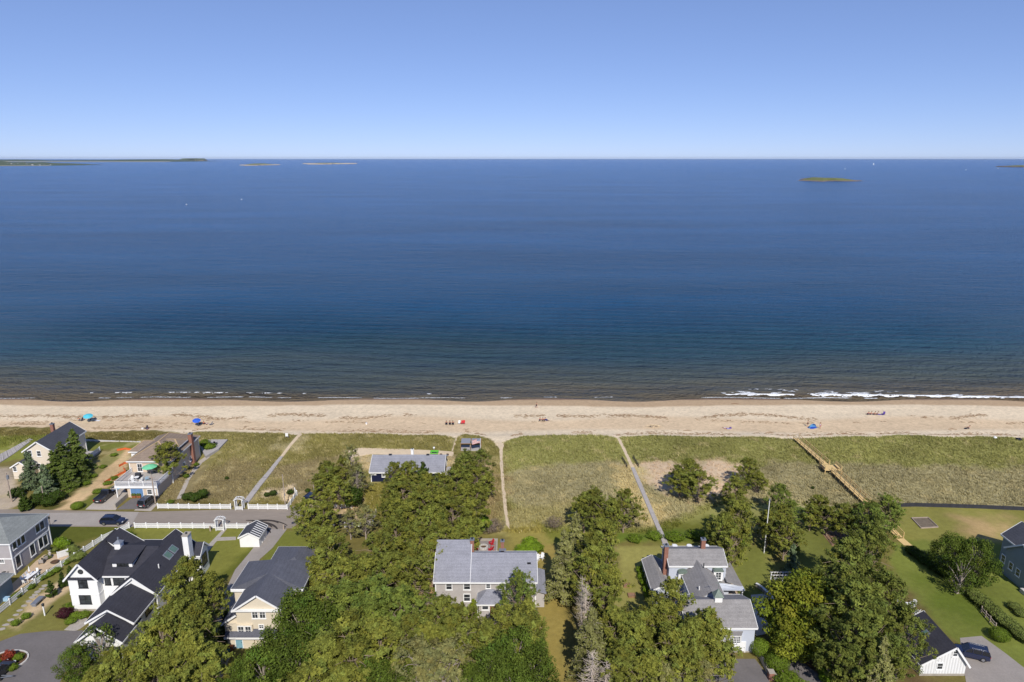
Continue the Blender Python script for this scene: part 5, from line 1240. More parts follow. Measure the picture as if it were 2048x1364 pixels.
def screen(px, py, rz, label):
    a = G(px,py); t = thing('garden_screen', label, 'screen', (a.x,a.y,0), R_(rz), 'white garden screens'); p = MB()
    for k in range(12): p.box(-0.75+k*0.125,-0.65+k*0.125,-0.02,0.02,0.1,1.2)
    p.build('panel','white',t)
    for s in (-0.82,0.82): MB().box(s-0.07,s+0.07,-0.07,0.07,-0.1,1.4).build('post','white',t)
    MB().box(-0.8,0.8,-0.04,0.04,1.18,1.3).build('rail','white',t)
screen(128,1094,8,'white garden screen panel on the lawn beyond the patio'); screen(127,1114,40,'angled white garden screen at the patio corner')
a = G(100,1106); t = thing('plant_urn', 'cream urn with dark foliage at the patio end', 'urn', (a.x,a.y,0)); MB().tube([(0,0,0),(0,0,0.3),(0,0,0.8)],[0.25,0.15,0.35],12).build('urn','concrete_w',t); MB().tube([(0,0,0.8),(0,0,1.1),(0,0,1.3)],[0.35,0.45,0.1],8).build('plant',mat('dark_plant', A(40,44,40),0.9,0.3,4),t)
a = G(9,1153); t = thing('air_conditioner', 'grey air conditioning unit beside the house wall', 'air conditioner', (a.x,a.y,0)); bevel(MB().box(-0.45,0.45,-0.45,0.45,0,0.8).build('case','boardgrey',t),0.05); MB().cyl((0,0),0.35,0.8,0.83,16).build('fan_grille','steel',t)
a = G(4,1140); t = thing('table', 'round white table at the front of the grey house', 'table', (a.x,a.y,0)); MB().cyl((0,0),0.7,0.7,0.75,20).build('top','white',t); MB().cyl((0,0),0.06,0,0.7,8).build('leg','white',t)
a = G(13,1201); t = thing('storage_box', 'pale blue storage box against the fence', 'box', (a.x,a.y,0)); bevel(MB().box(-0.5,0.5,-0.3,0.3,0,0.55).build('box', mat('pale_blue_box', A(170,205,232),0.5,0.03,1),t),0.04); MB().box(-0.53,0.53,-0.33,0.33,0.55,0.61).build('lid', mat('pale_blue_box', (1,1,1)),t)
# bins by the tan house
for px_, py_, m, lb in ((462,1305,mat('brown_bin',A(120,72,50),0.5,0.1,2),'brown wheeled bin beside the blue door'),(456,1314,mat('green_bin',A(30,84,84),0.5,0.1,2),'dark green wheeled bin beside the brown one')):
    a = G(px_,py_); t = thing('wheeled_bin', lb, 'bin', (a.x,a.y,0.03)); MB().tube([(0,0,0.1),(0,0,1.0)],[0.33,0.42],4).build('body',m,t); MB().box(-0.36,0.36,-0.38,0.38,1.0,1.06).build('lid',m,t)
    for s in (-0.25,0.25): MB().tube([(s-0.04,0.3,0.1),(s+0.04,0.3,0.1)],0.1,8).build('wheel','tyre',t)
# small white table group under the tall pine
a = G(1815,1218); t = thing('patio_table', 'white outdoor table under the tall pine beside the garage', 'table', (a.x,a.y,0)); MB().cyl((0,0),0.75,0.7,0.76,18).build('top','white',t); MB().cyl((0,0),0.07,0,0.7,8).build('leg','white',t)
for k in range(4):
    ang = R_(30+k*90); adirondack(a.x+1.4*math.cos(ang), a.y+1.4*math.sin(ang), 0, ang+R_(90), 'white', 'white slatted chair around the table under the tall pine', 'white chairs under the tall pine')
# wooden bollards at the road end
for px_, py_ in ((527,1058),(568,1059),(421,1062)):
    a = G(px_,py_); t = thing('post', 'short pale wooden post at the road edge near the shed', 'post', (a.x,a.y,0), group='short posts by the road end'); MB().box(-0.12,0.12,-0.12,0.12,-0.2,1.0).build('shaft','polewood',t); MB().box(-0.15,0.15,-0.15,0.15,1.0,1.06).build('cap','polewood',t)
a = G(101,1052); t = thing('street_sign', 'small dark sign on a post at the road edge', 'sign', (a.x,a.y,0)); MB().cyl((0,0),0.04,0,2.0,8).build('post','steel',t); MB().box(-0.25,0.25,-0.06,-0.04,1.6,2.1).build('plate','steel',t)
a = G(574,877); t = thing('notice_board', 'white notice board at the beach end of the boardwalk', 'sign', (a.x,a.y,a.z)); MB().box(-0.35,0.35,-0.03,0.03,0.6,1.5).build('panel','white',t)
for s in (-0.3,0.3): MB().box(s-0.04,s+0.04,-0.02,0.06,-0.2,1.5).build('post','polewood',t)
for px0, py0, px1, py1 in ((1244,919,1254,936),(1266,918,1277,935)):
    a, b = G(px0,py0), G(px1,py1); t = thing('dune_fence', 'short dark wooden dune fence beside the boardwalk', 'fence', group='short dune fences by the boardwalk')
    for i in range(7):
        q = a.lerp(b, i/6); MB().box(q.x-0.06,q.x+0.06,q.y-0.06,q.y+0.06,-0.2,1.0).build('picket','steel',t)
    for z in (0.5,0.9): MB().bar(a+Vector((0,0,z)),b+Vector((0,0,z)),0.06,0.1).build('rail','steel',t)

# ------------------------------------------------------------------ beach life
def skin_mesh(name, verts, edges, radii, m, parent=None, sub=1):
    me = bpy.data.meshes.new(name); me.from_pydata(verts, edges, []); me.update(); o = bpy.data.objects.new(name, me); COL.objects.link(o)
    o.modifiers.new('skin', 'SKIN'); 
    if not me.skin_vertices: me.skin_vertices.new() if hasattr(me.skin_vertices,'new') else None
    for i, r in enumerate(radii):
        v = me.skin_vertices[0].data[i]; v.radius = (r, r) if not isinstance(r, tuple) else r
        v.use_root = (i == 0)
    sb = o.modifiers.new('sub', 'SUBSURF'); sb.levels = sub; sb.render_levels = sub
    me.materials.append(m)
    if parent is not None: o.parent = parent
    return o
SKIN = mat('skin', A(205,150,120), 0.6, 0.05, 3); HAIR = mat('hair', A(70,50,40), 0.8, 0.1, 4)
def person(x, y, z, rz, pose, top, bottom, label, group=None):
    t = thing('person', label, 'person', (x, y, z), rz, group)
    if pose == 'stand': hip_, kn, an, kn2, an2 = 0.92, (0.1,0.02,0.5), (0.1,0,0.06), (-0.1,0.02,0.5), (-0.1,0,0.06)
    elif pose == 'walk': hip_, kn, an, kn2, an2 = 0.9, (0.1,0.18,0.5), (0.1,0.30,0.08), (-0.1,-0.02,0.48), (-0.1,-0.36,0.10)
    elif pose == 'sit': hip_, kn, an, kn2, an2 = 0.34, (0.12,0.42,0.46), (0.12,0.62,0.08), (-0.12,0.42,0.46), (-0.12,0.62,0.08)
    else: hip_, kn, an, kn2, an2 = 0.12, (0.1,0.42,0.14), (0.1,0.82,0.08), (-0.1,0.42,0.2), (-0.1,0.82,0.08)
    lean = {'stand':0.0,'walk':0.06,'sit':-0.18,'lie':-0.5}[pose]; up = {'stand':1,'walk':1,'sit':0.95,'lie':0.08}[pose]
    def tz(d): return (0, lean*d/0.55, hip_+d*up)
    V = [(0,0,hip_), tz(0.22), tz(0.45), tz(0.58), tz(0.66), tz(0.80),
         (0.1,0,hip_-0.02), kn, an, (an[0],an[1]+0.16,max(0.04,an[2]-0.03)), (-0.1,0,hip_-0.02), kn2, an2, (an2[0],an2[1]+0.16,max(0.04,an2[2]-0.03)),
         tuple(Vector(tz(0.48))+Vector((0.19,0,0))), tuple(Vector(tz(0.24))+Vector((0.25,0.04,0))), tuple(Vector(tz(0.02))+Vector((0.24,0.14,0))), tuple(Vector(tz(-0.08))+Vector((0.23,0.19,0))),
         tuple(Vector(tz(0.48))+Vector((-0.19,0,0))), tuple(Vector(tz(0.24))+Vector((-0.25,0.04,0))), tuple(Vector(tz(0.02))+Vector((-0.24,0.14,0))), tuple(Vector(tz(-0.08))+Vector((-0.23,0.19,0)))]
    E_ = [(0,1),(1,2),(2,3),(3,4),(4,5),(0,6),(6,7),(7,8),(8,9),(0,10),(10,11),(11,12),(12,13),(2,14),(14,15),(15,16),(16,17),(2,18),(18,19),(19,20),(20,21)]
    Rr = [0.14,0.12,0.15,0.07,0.09,0.095,0.09,0.06,0.045,0.04,0.09,0.06,0.045,0.04,0.06,0.045,0.035,0.04,0.06,0.045,0.035,0.04]
    skin_mesh('body', V, E_, Rr, SKIN, t)
    skin_mesh('shirt', [V[0],V[1],V[2],V[14],V[18]], [(0,1),(1,2),(2,3),(2,4)], [0.155,0.14,0.165,0.075,0.075], top, t)
    skin_mesh('shorts', [V[0],V[6],tuple(Vector(V[6]).lerp(Vector(V[7]),0.7)),V[10],tuple(Vector(V[10]).lerp(Vector(V[11]),0.7))], [(0,1),(1,2),(0,3),(3,4)], [0.16,0.105,0.085,0.105,0.085], bottom, t)
    hd = Vector(V[5]); hs = MB(); 
    for i in range(5):
        for k in range(8):
            a = 2*math.pi*k/8; b = math.pi*0.5*i/4; hs.v.append((hd.x+0.125*math.cos(a)*math.cos(b), hd.y-0.02+0.135*math.sin(a)*math.cos(b), hd.z+0.02+0.14*math.sin(b)))
    for i in range(4):
        for k in range(8): hs.f.append((i*8+k, i*8+(k+1)%8, (i+1)*8+(k+1)%8, (i+1)*8+k))
    hs.build('hair', HAIR, t); return t
def col(n, *c): return mat('cloth_'+n, A(*c), 0.85, 0.08, 2)
dk, wh_, bl, pk, pu, rd, tq, gy = col('dark',40,44,60), col('white',235,235,235), col('blue',50,90,190), col('pink',214,150,160), col('purple',96,72,150), col('red',206,56,60), col('turquoise',90,196,216), col('grey',120,120,128)
def beach_chair(x, y, z, rz, m, label, group=None):
    t = thing('beach_chair', label, 'chair', (x, y, z), rz, group)
    MB().slab([(-0.27,-0.25,0.2),(0.27,-0.25,0.2),(0.27,0.3,0.3),(-0.27,0.3,0.3)],0.03).build('seat', m, t)
    MB().slab([(-0.27,-0.25,0.2),(0.27,-0.25,0.2),(0.27,-0.65,0.85),(-0.27,-0.65,0.85)],0.03).build('backrest', m, t)
    for s in (-1,1):
        f = MB(); f.tube([(s*0.3,0.3,0.02),(s*0.3,0.3,0.42),(s*0.3,-0.4,0.45)],0.02,5); f.tube([(s*0.3,-0.6,0.02),(s*0.3,0.0,0.28)],0.02,5); f.build('frame','lead',t)
    return t
def towel(x, y, z, rz, m, label, group=None):
    n = 6; vs = []; 
    for i in range(n+1):
        for j in (-1,1): vs.append((j*0.42, -0.9+1.8*i/n, 0.03+0.02*math.sin(i*1.7+j)))
    o = MB().add(vs, [(2*i,2*i+1,2*i+3,2*i+2) for i in range(n)]).build('beach_towel', m, None, (x,y,z)); o.rotation_euler = (0,0,rz); o.modifiers.new('t','SOLIDIFY').thickness = 0.03
    return tag(o, label, 'towel', group)
def bag(x, y, z, m, label):
    t = thing('beach_bag', label, 'bag', (x,y,z)); bevel(MB().box(-0.28,0.28,-0.18,0.18,0,0.36).build('bag', m, t), 0.06); MB().tube([(-0.15,0,0.34),(-0.1,0,0.52),(0.1,0,0.52),(0.15,0,0.34)],0.02,5).build('handle', m, t); return t
# turquoise umbrella group
g = G(178,842); parasol(g.x, g.y, g.z, 1.25, 1.7, tq, 'turquoise beach umbrella on the sand', tilt=0.25)
g = G(186,843); beach_chair(g.x, g.y, g.z, 2.6, dk, 'dark beach chair under the turquoise umbrella', 'chairs by the turquoise umbrella'); beach_chair(g.x-0.9, g.y-0.3, g.z, 2.6, dk, 'dark beach chair under the turquoise umbrella', 'chairs by the turquoise umbrella')
g = G(194,841); towel(g.x, g.y, g.z, 1.4, wh_, 'white towel spread beside the turquoise umbrella')
g = G(163,842); beach_chair(g.x, g.y, g.z, 3.0, dk, 'dark folding chair apart from the turquoise umbrella'); person(g.x-0.7, g.y+0.1, g.z, 0.3, 'sit', wh_, dk, 'person in white sitting beside the turquoise umbrella')
g = G(288,858); beach_chair(g.x+0.5, g.y, g.z, 2.8, dk, 'dark beach chair beside a white bundle at the dune edge'); bag(g.x-0.3, g.y-0.1, g.z, wh_, 'white bundle lying at the dune edge'); person(g.x+1.1, g.y-0.1, g.z, 0.2, 'lie', bl, dk, 'person in blue lying at the dune edge beside the chair')
# blue umbrella group
g = G(394,851); parasol(g.x, g.y, g.z, 1.1, 1.7, col('royal',54,104,214), 'royal blue beach umbrella on the sand', tilt=0.25); beach_chair(g.x+0.6, g.y-0.3, g.z, 2.7, dk, 'navy chair under the royal blue umbrella')
g = G(408,849); person(g.x, g.y, g.z, 0.4, 'sit', rd, dk, 'person in red sitting on the sand beside the royal blue umbrella')
g = G(414,848); person(g.x, g.y, g.z, 0.2, 'lie', pk, wh_, 'person in pink lying beside the royal blue umbrella'); g = G(421,850); beach_chair(g.x, g.y, g.z, 2.3, gy, 'grey reclining chair at the end of the royal blue umbrella group')
g = G(733,849); t = thing('bucket', 'lone white bucket standing on the sand', 'bucket', (g.x,g.y,g.z)); MB().tube([(0,0,0),(0,0,0.5)],[0.2,0.28],12).build('pail','white',t); MB().tube([(-0.28,0,0.5),(0,0,0.75),(0.28,0,0.5)],0.02,5).build('handle','lead',t)
for px_ in (893,900,906): g = G(px_,849); person(g.x, g.y, g.z+0.05, 0.0, 'sit', pu, dk, 'person in dark purple sitting in the row of three', 'three people sitting in a row'); beach_chair(g.x, g.y-0.1, g.z-0.02, 0, dk, 'low dark beach chair in the row of three', 'row of three low chairs')
g = G(921,848); beach_chair(g.x-0.4, g.y, g.z, 3.0, wh_, 'white beach chair beside the red ones'); beach_chair(g.x+0.3, g.y, g.z, 2.8, rd, 'red beach chair next to the row of three', 'red beach chairs'); beach_chair(g.x+0.9, g.y+0.1, g.z, 3.0, rd, 'red beach chair next to the row of three', 'red beach chairs')
for k, (px_, m) in enumerate(((1080,pu),(1085,pk),(1089,pu))): g = G(px_,842); person(g.x, g.y, g.z, 0.3*k, 'sit', m, dk, ('person in purple sitting at the edge of the group below the lone walker' if m is pu else 'person in pink sitting between two in purple'), 'group sitting below the walker' if m is pu else None)
g = G(1093,840); towel(g.x, g.y, g.z, 0.5, col('navytowel',50,50,110), 'navy towel beside the group in purple')
g = G(1073,816); person(g.x, g.y, g.z, -1.4, 'walk', dk, dk, 'person in dark clothes walking along the waterline')
g = G(1449,857); person(g.x, g.y, g.z, 0.5, 'lie', pk, wh_, 'person lying on a towel near the driftwood lean-to'); towel(g.x+0.7, g.y, g.z, 1.2, col('lilac',170,160,220), 'lilac towel near the driftwood lean-to'); bag(g.x+1.6, g.y, g.z, pu, 'dark purple bag beside the lilac towel')
# tent group
g = G(1626,856); t = thing('beach_tent', 'light blue pop-up beach tent on the sand', 'tent', (g.x,g.y,g.z), 0.5)
vs = []; n, k2 = 10, 5
for i in range(k2+1):
    for k in range(n+1): a = math.pi*k/n; b = math.pi*0.5*i/k2; vs.append((1.25*math.cos(a), 1.0*math.sin(b)*math.sin(a)*0.9+0.3*math.cos(b)*0, 1.15*math.sin(a)*math.cos(b)))
sh = MB().add(vs, [(i*(n+1)+k, i*(n+1)+k+1, (i+1)*(n+1)+k+1, (i+1)*(n+1)+k) for i in range(k2) for k in range(n)]).build('shell', col('tentblue',120,186,226), t); sh.modifiers.new('t','SOLIDIFY').thickness = 0.02
MB().slab([(-1.2,-0.5,0.04),(1.2,-0.5,0.04),(1.2,0.9,0.04),(-1.2,0.9,0.04)],0.03).build('floor', bl, t)
g = G(1615,853); person(g.x, g.y, g.z, 1.2, 'stand', dk, dk, 'person in dark clothes standing beside the blue tent'); towel(g.x, g.y-1.2, g.z, 1.3, bl, 'blue towel in front of the tent')
g = G(1640,857); person(g.x, g.y, g.z, -1.0, 'stand', wh_, pk, 'person in white standing to the side of the blue tent')
# purple group near the water
for k, (px_, m, po) in enumerate(((1736,pu,'sit'),(1741,pk,'sit'),(1748,dk,'sit'),(1754,wh_,'sit'))):
    g = G(px_,830); person(g.x, g.y, g.z, 0.4*k, po, m, dk, ['person in purple at the end of the group with long purple blanket','person in pink sitting with the purple blanket group','person in dark clothes sitting with the purple blanket group','person in white sitting on the purple blanket'][k])
g = G(1760,829); towel(g.x, g.y, g.z, 1.2, pu, 'purple blanket beside the group nearer the water', 'purple blankets'); towel(g.x-1.0, g.y+0.3, g.z, 1.2, pu, 'purple blanket beside the group nearer the water', 'purple blankets'); beach_chair(g.x+0.9, g.y-0.3, g.z, 2.5, pu, 'purple chair beside the purple blankets')
g = G(1937,858); person(g.x, g.y, g.z, 0.2, 'sit', wh_, dk, 'person in white sitting alone with a dark bag'); bag(g.x-0.8, g.y, g.z, dk, 'dark bag beside the person sitting alone')
g = G(1990,877); t = thing('buoy_marker', 'white rounded buoy lying in the dune grass edge', 'buoy', (g.x,g.y,g.z)); MB().tube([(0,0,0),(0,0,0.25),(0,0,0.5),(0,0,0.6)],[0.25,0.42,0.3,0.1],10).build('float','white',t); MB().tube([(0,0,0.6),(0,0,0.75)],0.04,6).build('eye','lead',t)
g = G(2037,880); t = thing('crate', 'dark plastic crate lying in the dune grass edge', 'crate', (g.x,g.y,g.z)); MB().box(-0.5,0.5,-0.35,0.35,0,0.08).build('floor',dk,t)
for bx in ((-0.5,0.5,-0.35,-0.3),(-0.5,0.5,0.3,0.35),(-0.5,-0.45,-0.3,0.3),(0.45,0.5,-0.3,0.3)): MB().box(*bx,0.08,0.5).build('side',dk,t)
# driftwood lean-to
t = thing('driftwood_shelter', 'lean-to of pale driftwood logs on the sand', 'driftwood'); g = G(1306,854)
M['drift'] = mat('driftwood', A(216,196,164), 0.9, 0.15, 2)
for k in range(9):
    a = R_(k*37); MB().tube([(g.x+rng.uniform(-2.2,2.2), g.y+rng.uniform(-1,1), g.z+0.1), (g.x+rng.uniform(-1,1), g.y+rng.uniform(-0.4,0.4), g.z+0.5+0.4*rng.random()), (g.x+2.4*math.cos(a), g.y+1.2*math.sin(a), g.z+0.15)], [0.09,0.08,0.05], 6).build('log', 'drift', t)
for k, (px_, py_) in enumerate(((1470,808),(1905,859),(1375,862),(1540,866),(1690,868))):
    g = G(px_,py_); o = MB().tube([(g.x-1.2,g.y,g.z+0.06),(g.x,g.y+0.25,g.z+0.14),(g.x+1.1,g.y-0.1,g.z+0.06)],[0.05,0.09,0.04],6).build('drift_log', M['wood']); tag(o, 'dark driftwood branch lying on the sand', 'driftwood', 'driftwood branches on the beach')
# seaweed wrack
wv = []; wf = []
def clump(x, y, l, w):
    o = len(wv); n = 6; z = float(terrain(x, y)); a0 = rng.normal(0, 0.3)
    for k in range(n):
        a = 2*math.pi*k/n; r = 0.6+0.8*rng.random(); u, v = l*r*math.cos(a), w*r*math.sin(a); wv.append((x+u*math.cos(a0)-v*math.sin(a0), y+u*math.sin(a0)+v*math.cos(a0), z+0.02))
    wv.append((x, y, z+0.05+0.08*rng.random())); wf.extend([(o+k, o+(k+1)%n, o+n) for k in range(n)])
for _ in range(8000):
    x = rng.uniform(-165, 165); u = rng.random()
    if u < 0.5: y = 180.5 + 2.2*abs(math.sin(x*0.075)) + 1.0*math.sin(x*0.19+1) + rng.normal(0, 0.75); th_ = 0.48
    elif u < 0.85: y = float(edge_y(x)) + 1.6 + abs(rng.normal(0, 1.3)); th_ = 0.47
    else: y = 177 + 1.2*math.sin(x*0.11+2) + rng.normal(0, 0.5); th_ = 0.56
    if fbm(np.array([x]), np.array([y]), 7.0, 71)[0] > th_: clump(x, y, rng.uniform(0.15, 0.65), rng.uniform(0.05, 0.16))
mb = MB(); mb.v = wv; mb.f = wf; tag(mb.build('seaweed', mat('dried_seaweed', A(148,124,98), 0.95, 0.3, 2)), 'dark lines of dried seaweed along the beach', 'seaweed', kind='stuff')
# ------------------------------------------------------------------ vegetation
vr = np.random.default_rng(42)
def tris_mesh(name, tri, col, m):
    v = tri.reshape(-1, 3); f = np.arange(len(v)).reshape(-1, 3)
    return np_mesh(name, v, f, m, np.repeat(col, 3, axis=0))
def unit(a): return a / (np.linalg.norm(a, axis=-1, keepdims=True) + 1e-9)
def leaves(c, nrm, size, elong=1.0, jit=0.8):
    """one triangle per centre, facing roughly along nrm"""
    n = len(c); nn = unit(nrm + vr.normal(0, jit, (n, 3)))
    a = unit(np.cross(nn, vr.normal(0, 1, (n, 3)))); b = np.cross(nn, a)
    s = (size*vr.uniform(0.6, 1.4, n))[:, None]
    return np.stack([c + a*s*elong, c - a*s*0.5 + b*s*0.75, c - a*s*0.5 - b*s*0.75], 1)
BARK = mat('bark', A(156,138,122), 0.95, 0.25, 3, bump=0.4); BARKG = mat('grey_bark', A(168,156,146), 0.95, 0.2, 3)
def leafmat(name, c, objr=0.16, tr=0.22): return mat(name, A(*c), 0.75, 0.0, attr=True, trans=tr, spec=0.12, objrand=objr)
LEAF = {'pine': leafmat('pine_needles', (130,134,58)), 'pine_dark': leafmat('dark_pine_needles', (113,121,54)), 'pine_green': leafmat('green_pine_needles', (118,132,58)), 'pine_grey': leafmat('grey_pine_needles', (142,140,86)), 'spruce': leafmat('spruce_needles', (100,116,50)), 'spruce_light': leafmat('light_spruce_needles', (140,140,84)),
        'spruce_blue': leafmat('blue_spruce_needles', (112,128,92)), 'maple': leafmat('maple_leaves', (100,118,44)), 'oak': leafmat('golden_leaves', (134,140,46)), 'bush': leafmat('bush_leaves', (116,138,44)), 'bush_bright': leafmat('bright_bush_leaves', (132,160,44)),
        'bush_dark': leafmat('dark_bush_leaves', (72,92,34)), 'cedar': leafmat('cedar_leaves', (74,92,36)), 'purple': leafmat('purple_leaves', (84,40,52)), 'red': leafmat('red_leaves', (156,70,50)), 'grey_bush': leafmat('bare_twigs', (140,126,112)), 'flower': leafmat('flowering_leaves', (126,138,70)), 'arbor': leafmat('arborvitae_leaves', (126,138,34))}
def trunk_mesh(name, pts, rad, limbs, m):
    b = MB(); b.tube(pts, rad, 8)
    for l, r in limbs: b.tube(l, r, 5)
    return b.mesh(name, m)
def pine(seed, h=10.0, r=4.0, npad=95, leafm='pine', sparse=1.0, flat=0.5, base=0.28, size=0.135, per=150, top=1.0, bare=0.6, dome=0.62):
    """irregular pine: crooked trunk, limbs, many small upswept sprays of needles"""
    g = np.random.default_rng(seed); ph = g.uniform(0, 6)
    tp = [(0.25*math.sin(ph+z*0.5)*z/h*1.4, 0.25*math.cos(ph*2+z*0.6)*z/h*1.4, z) for z in np.linspace(-0.4, h*0.93, 8)]
    rad = [0.24*(1-0.85*k/7) for k in range(8)]
    limbs = []; pads = []; lob = g.uniform(0, 6.28); T = []; Cc = []
    for i in range(npad):
        f = (i+0.5)/npad; a = i*2.399+g.normal(0, 0.45); zf = base + (1-base)*f**0.85
        env = (math.sin(math.pi*min(1, max(0.0, (zf-base*0.55)/(1.02-base*0.55)))**0.85))**dome
        env *= 0.84+0.26*math.sin(a*2+lob+zf*3)+0.14*math.sin(a*5+lob*2-zf*7)
        rr = r*env*(g.uniform(0.3, 1.0)**0.6 if zf < 0.92 else g.uniform(0, 0.6)); z = zf*h*top+g.normal(0, 0.025)*h
        k = min(7, int(zf*7)); t0 = Vector(tp[max(0, k-1)]); e = Vector((math.cos(a)*rr, math.sin(a)*rr, z)); mid = t0.lerp(e, 0.55)+Vector((0, 0, -0.25))
        if i % 2 == 0: limbs.append(([t0, mid, e], [0.075*(1.15-zf), 0.05, 0.02]))
        out = np.array((math.cos(a), math.sin(a), 0.35)); ptone = g.normal(0, 0.13); hue = g.normal(0, 0.05)
        for sp in range(g.integers(3, 6)):      # sprays around the twig end
            c0 = np.array(e)+g.normal(0, 1, 3)*np.array([0.11, 0.11, 0.05])*r; L_ = g.uniform(0.35, 0.85)*r*0.2; w = g.uniform(0.16, 0.34)*r*0.25
            d = unit(out*g.uniform(0.3, 1.0)+np.array([0, 0, g.uniform(0.25, 0.9)])+g.normal(0, 0.35, 3)); n = int(34*sparse*per/150)
            u = g.random(n); q = d*(u*L_)[:, None] + g.normal(0, 1, (n, 3))*(w*(1-0.6*u))[:, None]*np.array([1, 1, 0.6])
            c = c0+q; T.append(leaves(c, np.array([0, 0, 0.8])+d*0.5+unit(q)*0.4, size, 1.9, 0.5))
            tone = np.clip(0.84+0.30*u[:, None]+g.normal(0, 0.14, (n, 1))+ptone+g.normal(0, 0.09), 0.4, 1.7); Cc.append(tone*np.array([1+hue, 1.0, 1-hue]))  # inner needles of each spray darker: interior shade put into leaf colour
    for _ in range(int(46*bare)):
        z = g.uniform(0.25, 0.8)*h; a = g.uniform(0, 6.28); rr = r*g.uniform(0.5, 0.98); p0 = Vector((0, 0, z)); e = Vector((math.cos(a)*rr, math.sin(a)*rr, z+g.uniform(-0.3, 1.0)))
        limbs.append(([p0, p0.lerp(e, 0.5)+Vector((0, 0, 0.3)), e], [0.05, 0.035, 0.015]))
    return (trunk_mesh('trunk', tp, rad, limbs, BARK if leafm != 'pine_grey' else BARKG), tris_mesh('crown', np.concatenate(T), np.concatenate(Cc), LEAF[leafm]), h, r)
def spruce(seed, h=12.0, r=3.4, leafm='spruce', dense=1.0, gap=0.0, droop=0.25, size=0.16):
    g = np.random.default_rng(seed); tp = [(0, 0, z) for z in np.linspace(-0.4, h, 7)]; rad = [0.26*(1-0.95*k/6)+0.01 for k in range(7)]
    limbs = []; T = []; Cc = []; nw = int(h*2.1)
    for w in range(nw):
        zf = 0.08+0.92*w/nw; L_ = r*(1-zf)**0.75*g.uniform(0.75, 1.1)+0.12
        for b in range(g.integers(6, 9)):
            if g.random() < gap*(1.2-zf): continue
            a = g.uniform(0, 6.28); l = L_*g.uniform(0.65, 1.12); z0 = zf*h; e = Vector((math.cos(a)*l, math.sin(a)*l, z0-droop*l+g.normal(0, 0.08)))
            md = Vector((math.cos(a)*l*0.5, math.sin(a)*l*0.5, z0-droop*l*0.2)); limbs.append(([(0, 0, z0), md, e], [0.045, 0.03, 0.012]))
            n = int(46*dense*l)+6; u = g.random(n)**0.75; P0 = np.array((0, 0, z0)); P1 = np.array(md); P2 = np.array(e)
            c = (P0*((1-u)**2)[:, None] + 2*P1*(u*(1-u))[:, None] + P2*(u**2)[:, None]); wdt = 0.30*l*(1-0.5*u)*(0.35+u)
            sd = np.array((-math.sin(a), math.cos(a), 0)); c = c + sd*(g.normal(0, 0.6, n)*wdt)[:, None]; c[:, 2] += g.normal(-0.05, 0.10, n)
            nr = np.array((math.cos(a)*0.5, math.sin(a)*0.5, 0.8))*np.ones((n, 1)); T.append(leaves(c, nr, size, 1.35, 0.55))
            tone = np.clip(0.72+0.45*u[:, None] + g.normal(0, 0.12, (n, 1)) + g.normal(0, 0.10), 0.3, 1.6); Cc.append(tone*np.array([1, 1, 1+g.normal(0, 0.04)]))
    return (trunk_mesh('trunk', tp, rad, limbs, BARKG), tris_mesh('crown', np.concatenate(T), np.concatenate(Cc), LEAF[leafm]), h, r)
def leafy(seed, h=9.0, r=4.2, leafm='maple', npad=60, per=170, size=0.15, base=0.18, sparse=1.0):
    g = np.random.default_rng(seed); tp = [(0.15*math.sin(z), 0.15*math.cos(z*1.3), z) for z in np.linspace(-0.4, h*0.75, 6)]; rad = [0.28*(1-0.8*k/5) for k in range(6)]
    limbs = []; T = []; Cc = []
    for i in range(npad):
        f = (i+0.5)/npad; a = i*2.399+g.normal(0, 0.3); zf = base+(1-base)*f; env = math.sin(math.pi*min(1, (zf-base*0.2)/(1.04-base*0.2)))**0.55*(0.9+0.2*math.sin(a*3+seed))
        rr = r*env*g.uniform(0.35, 1)**0.4; e = Vector((math.cos(a)*rr, math.sin(a)*rr, zf*h)); t0 = Vector(tp[min(5, int(zf*4))]); limbs.append(([t0, t0.lerp(e, 0.6)+Vector((0, 0, 0.2)), e], [0.07, 0.045, 0.015]))
        pr = g.uniform(0.7, 1.25)*r*0.27; n = int(per*sparse*(pr/1.1)**2)+15; d = unit(g.normal(0, 1, (n, 3))); q = d*(g.random((n, 1))**0.33)*pr; q[:, 2] *= 0.75
        c = np.array(e)+q; T.append(leaves(c, unit(q)+np.array([0, 0, 0.5]), size, 1.0, 0.6))
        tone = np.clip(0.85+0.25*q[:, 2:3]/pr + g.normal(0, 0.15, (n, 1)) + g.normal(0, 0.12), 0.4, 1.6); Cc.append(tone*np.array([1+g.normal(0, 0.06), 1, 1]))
    return (trunk_mesh('trunk', tp, rad, limbs, BARKG), tris_mesh('crown', np.concatenate(T), np.concatenate(Cc), LEAF[leafm]), h, r)
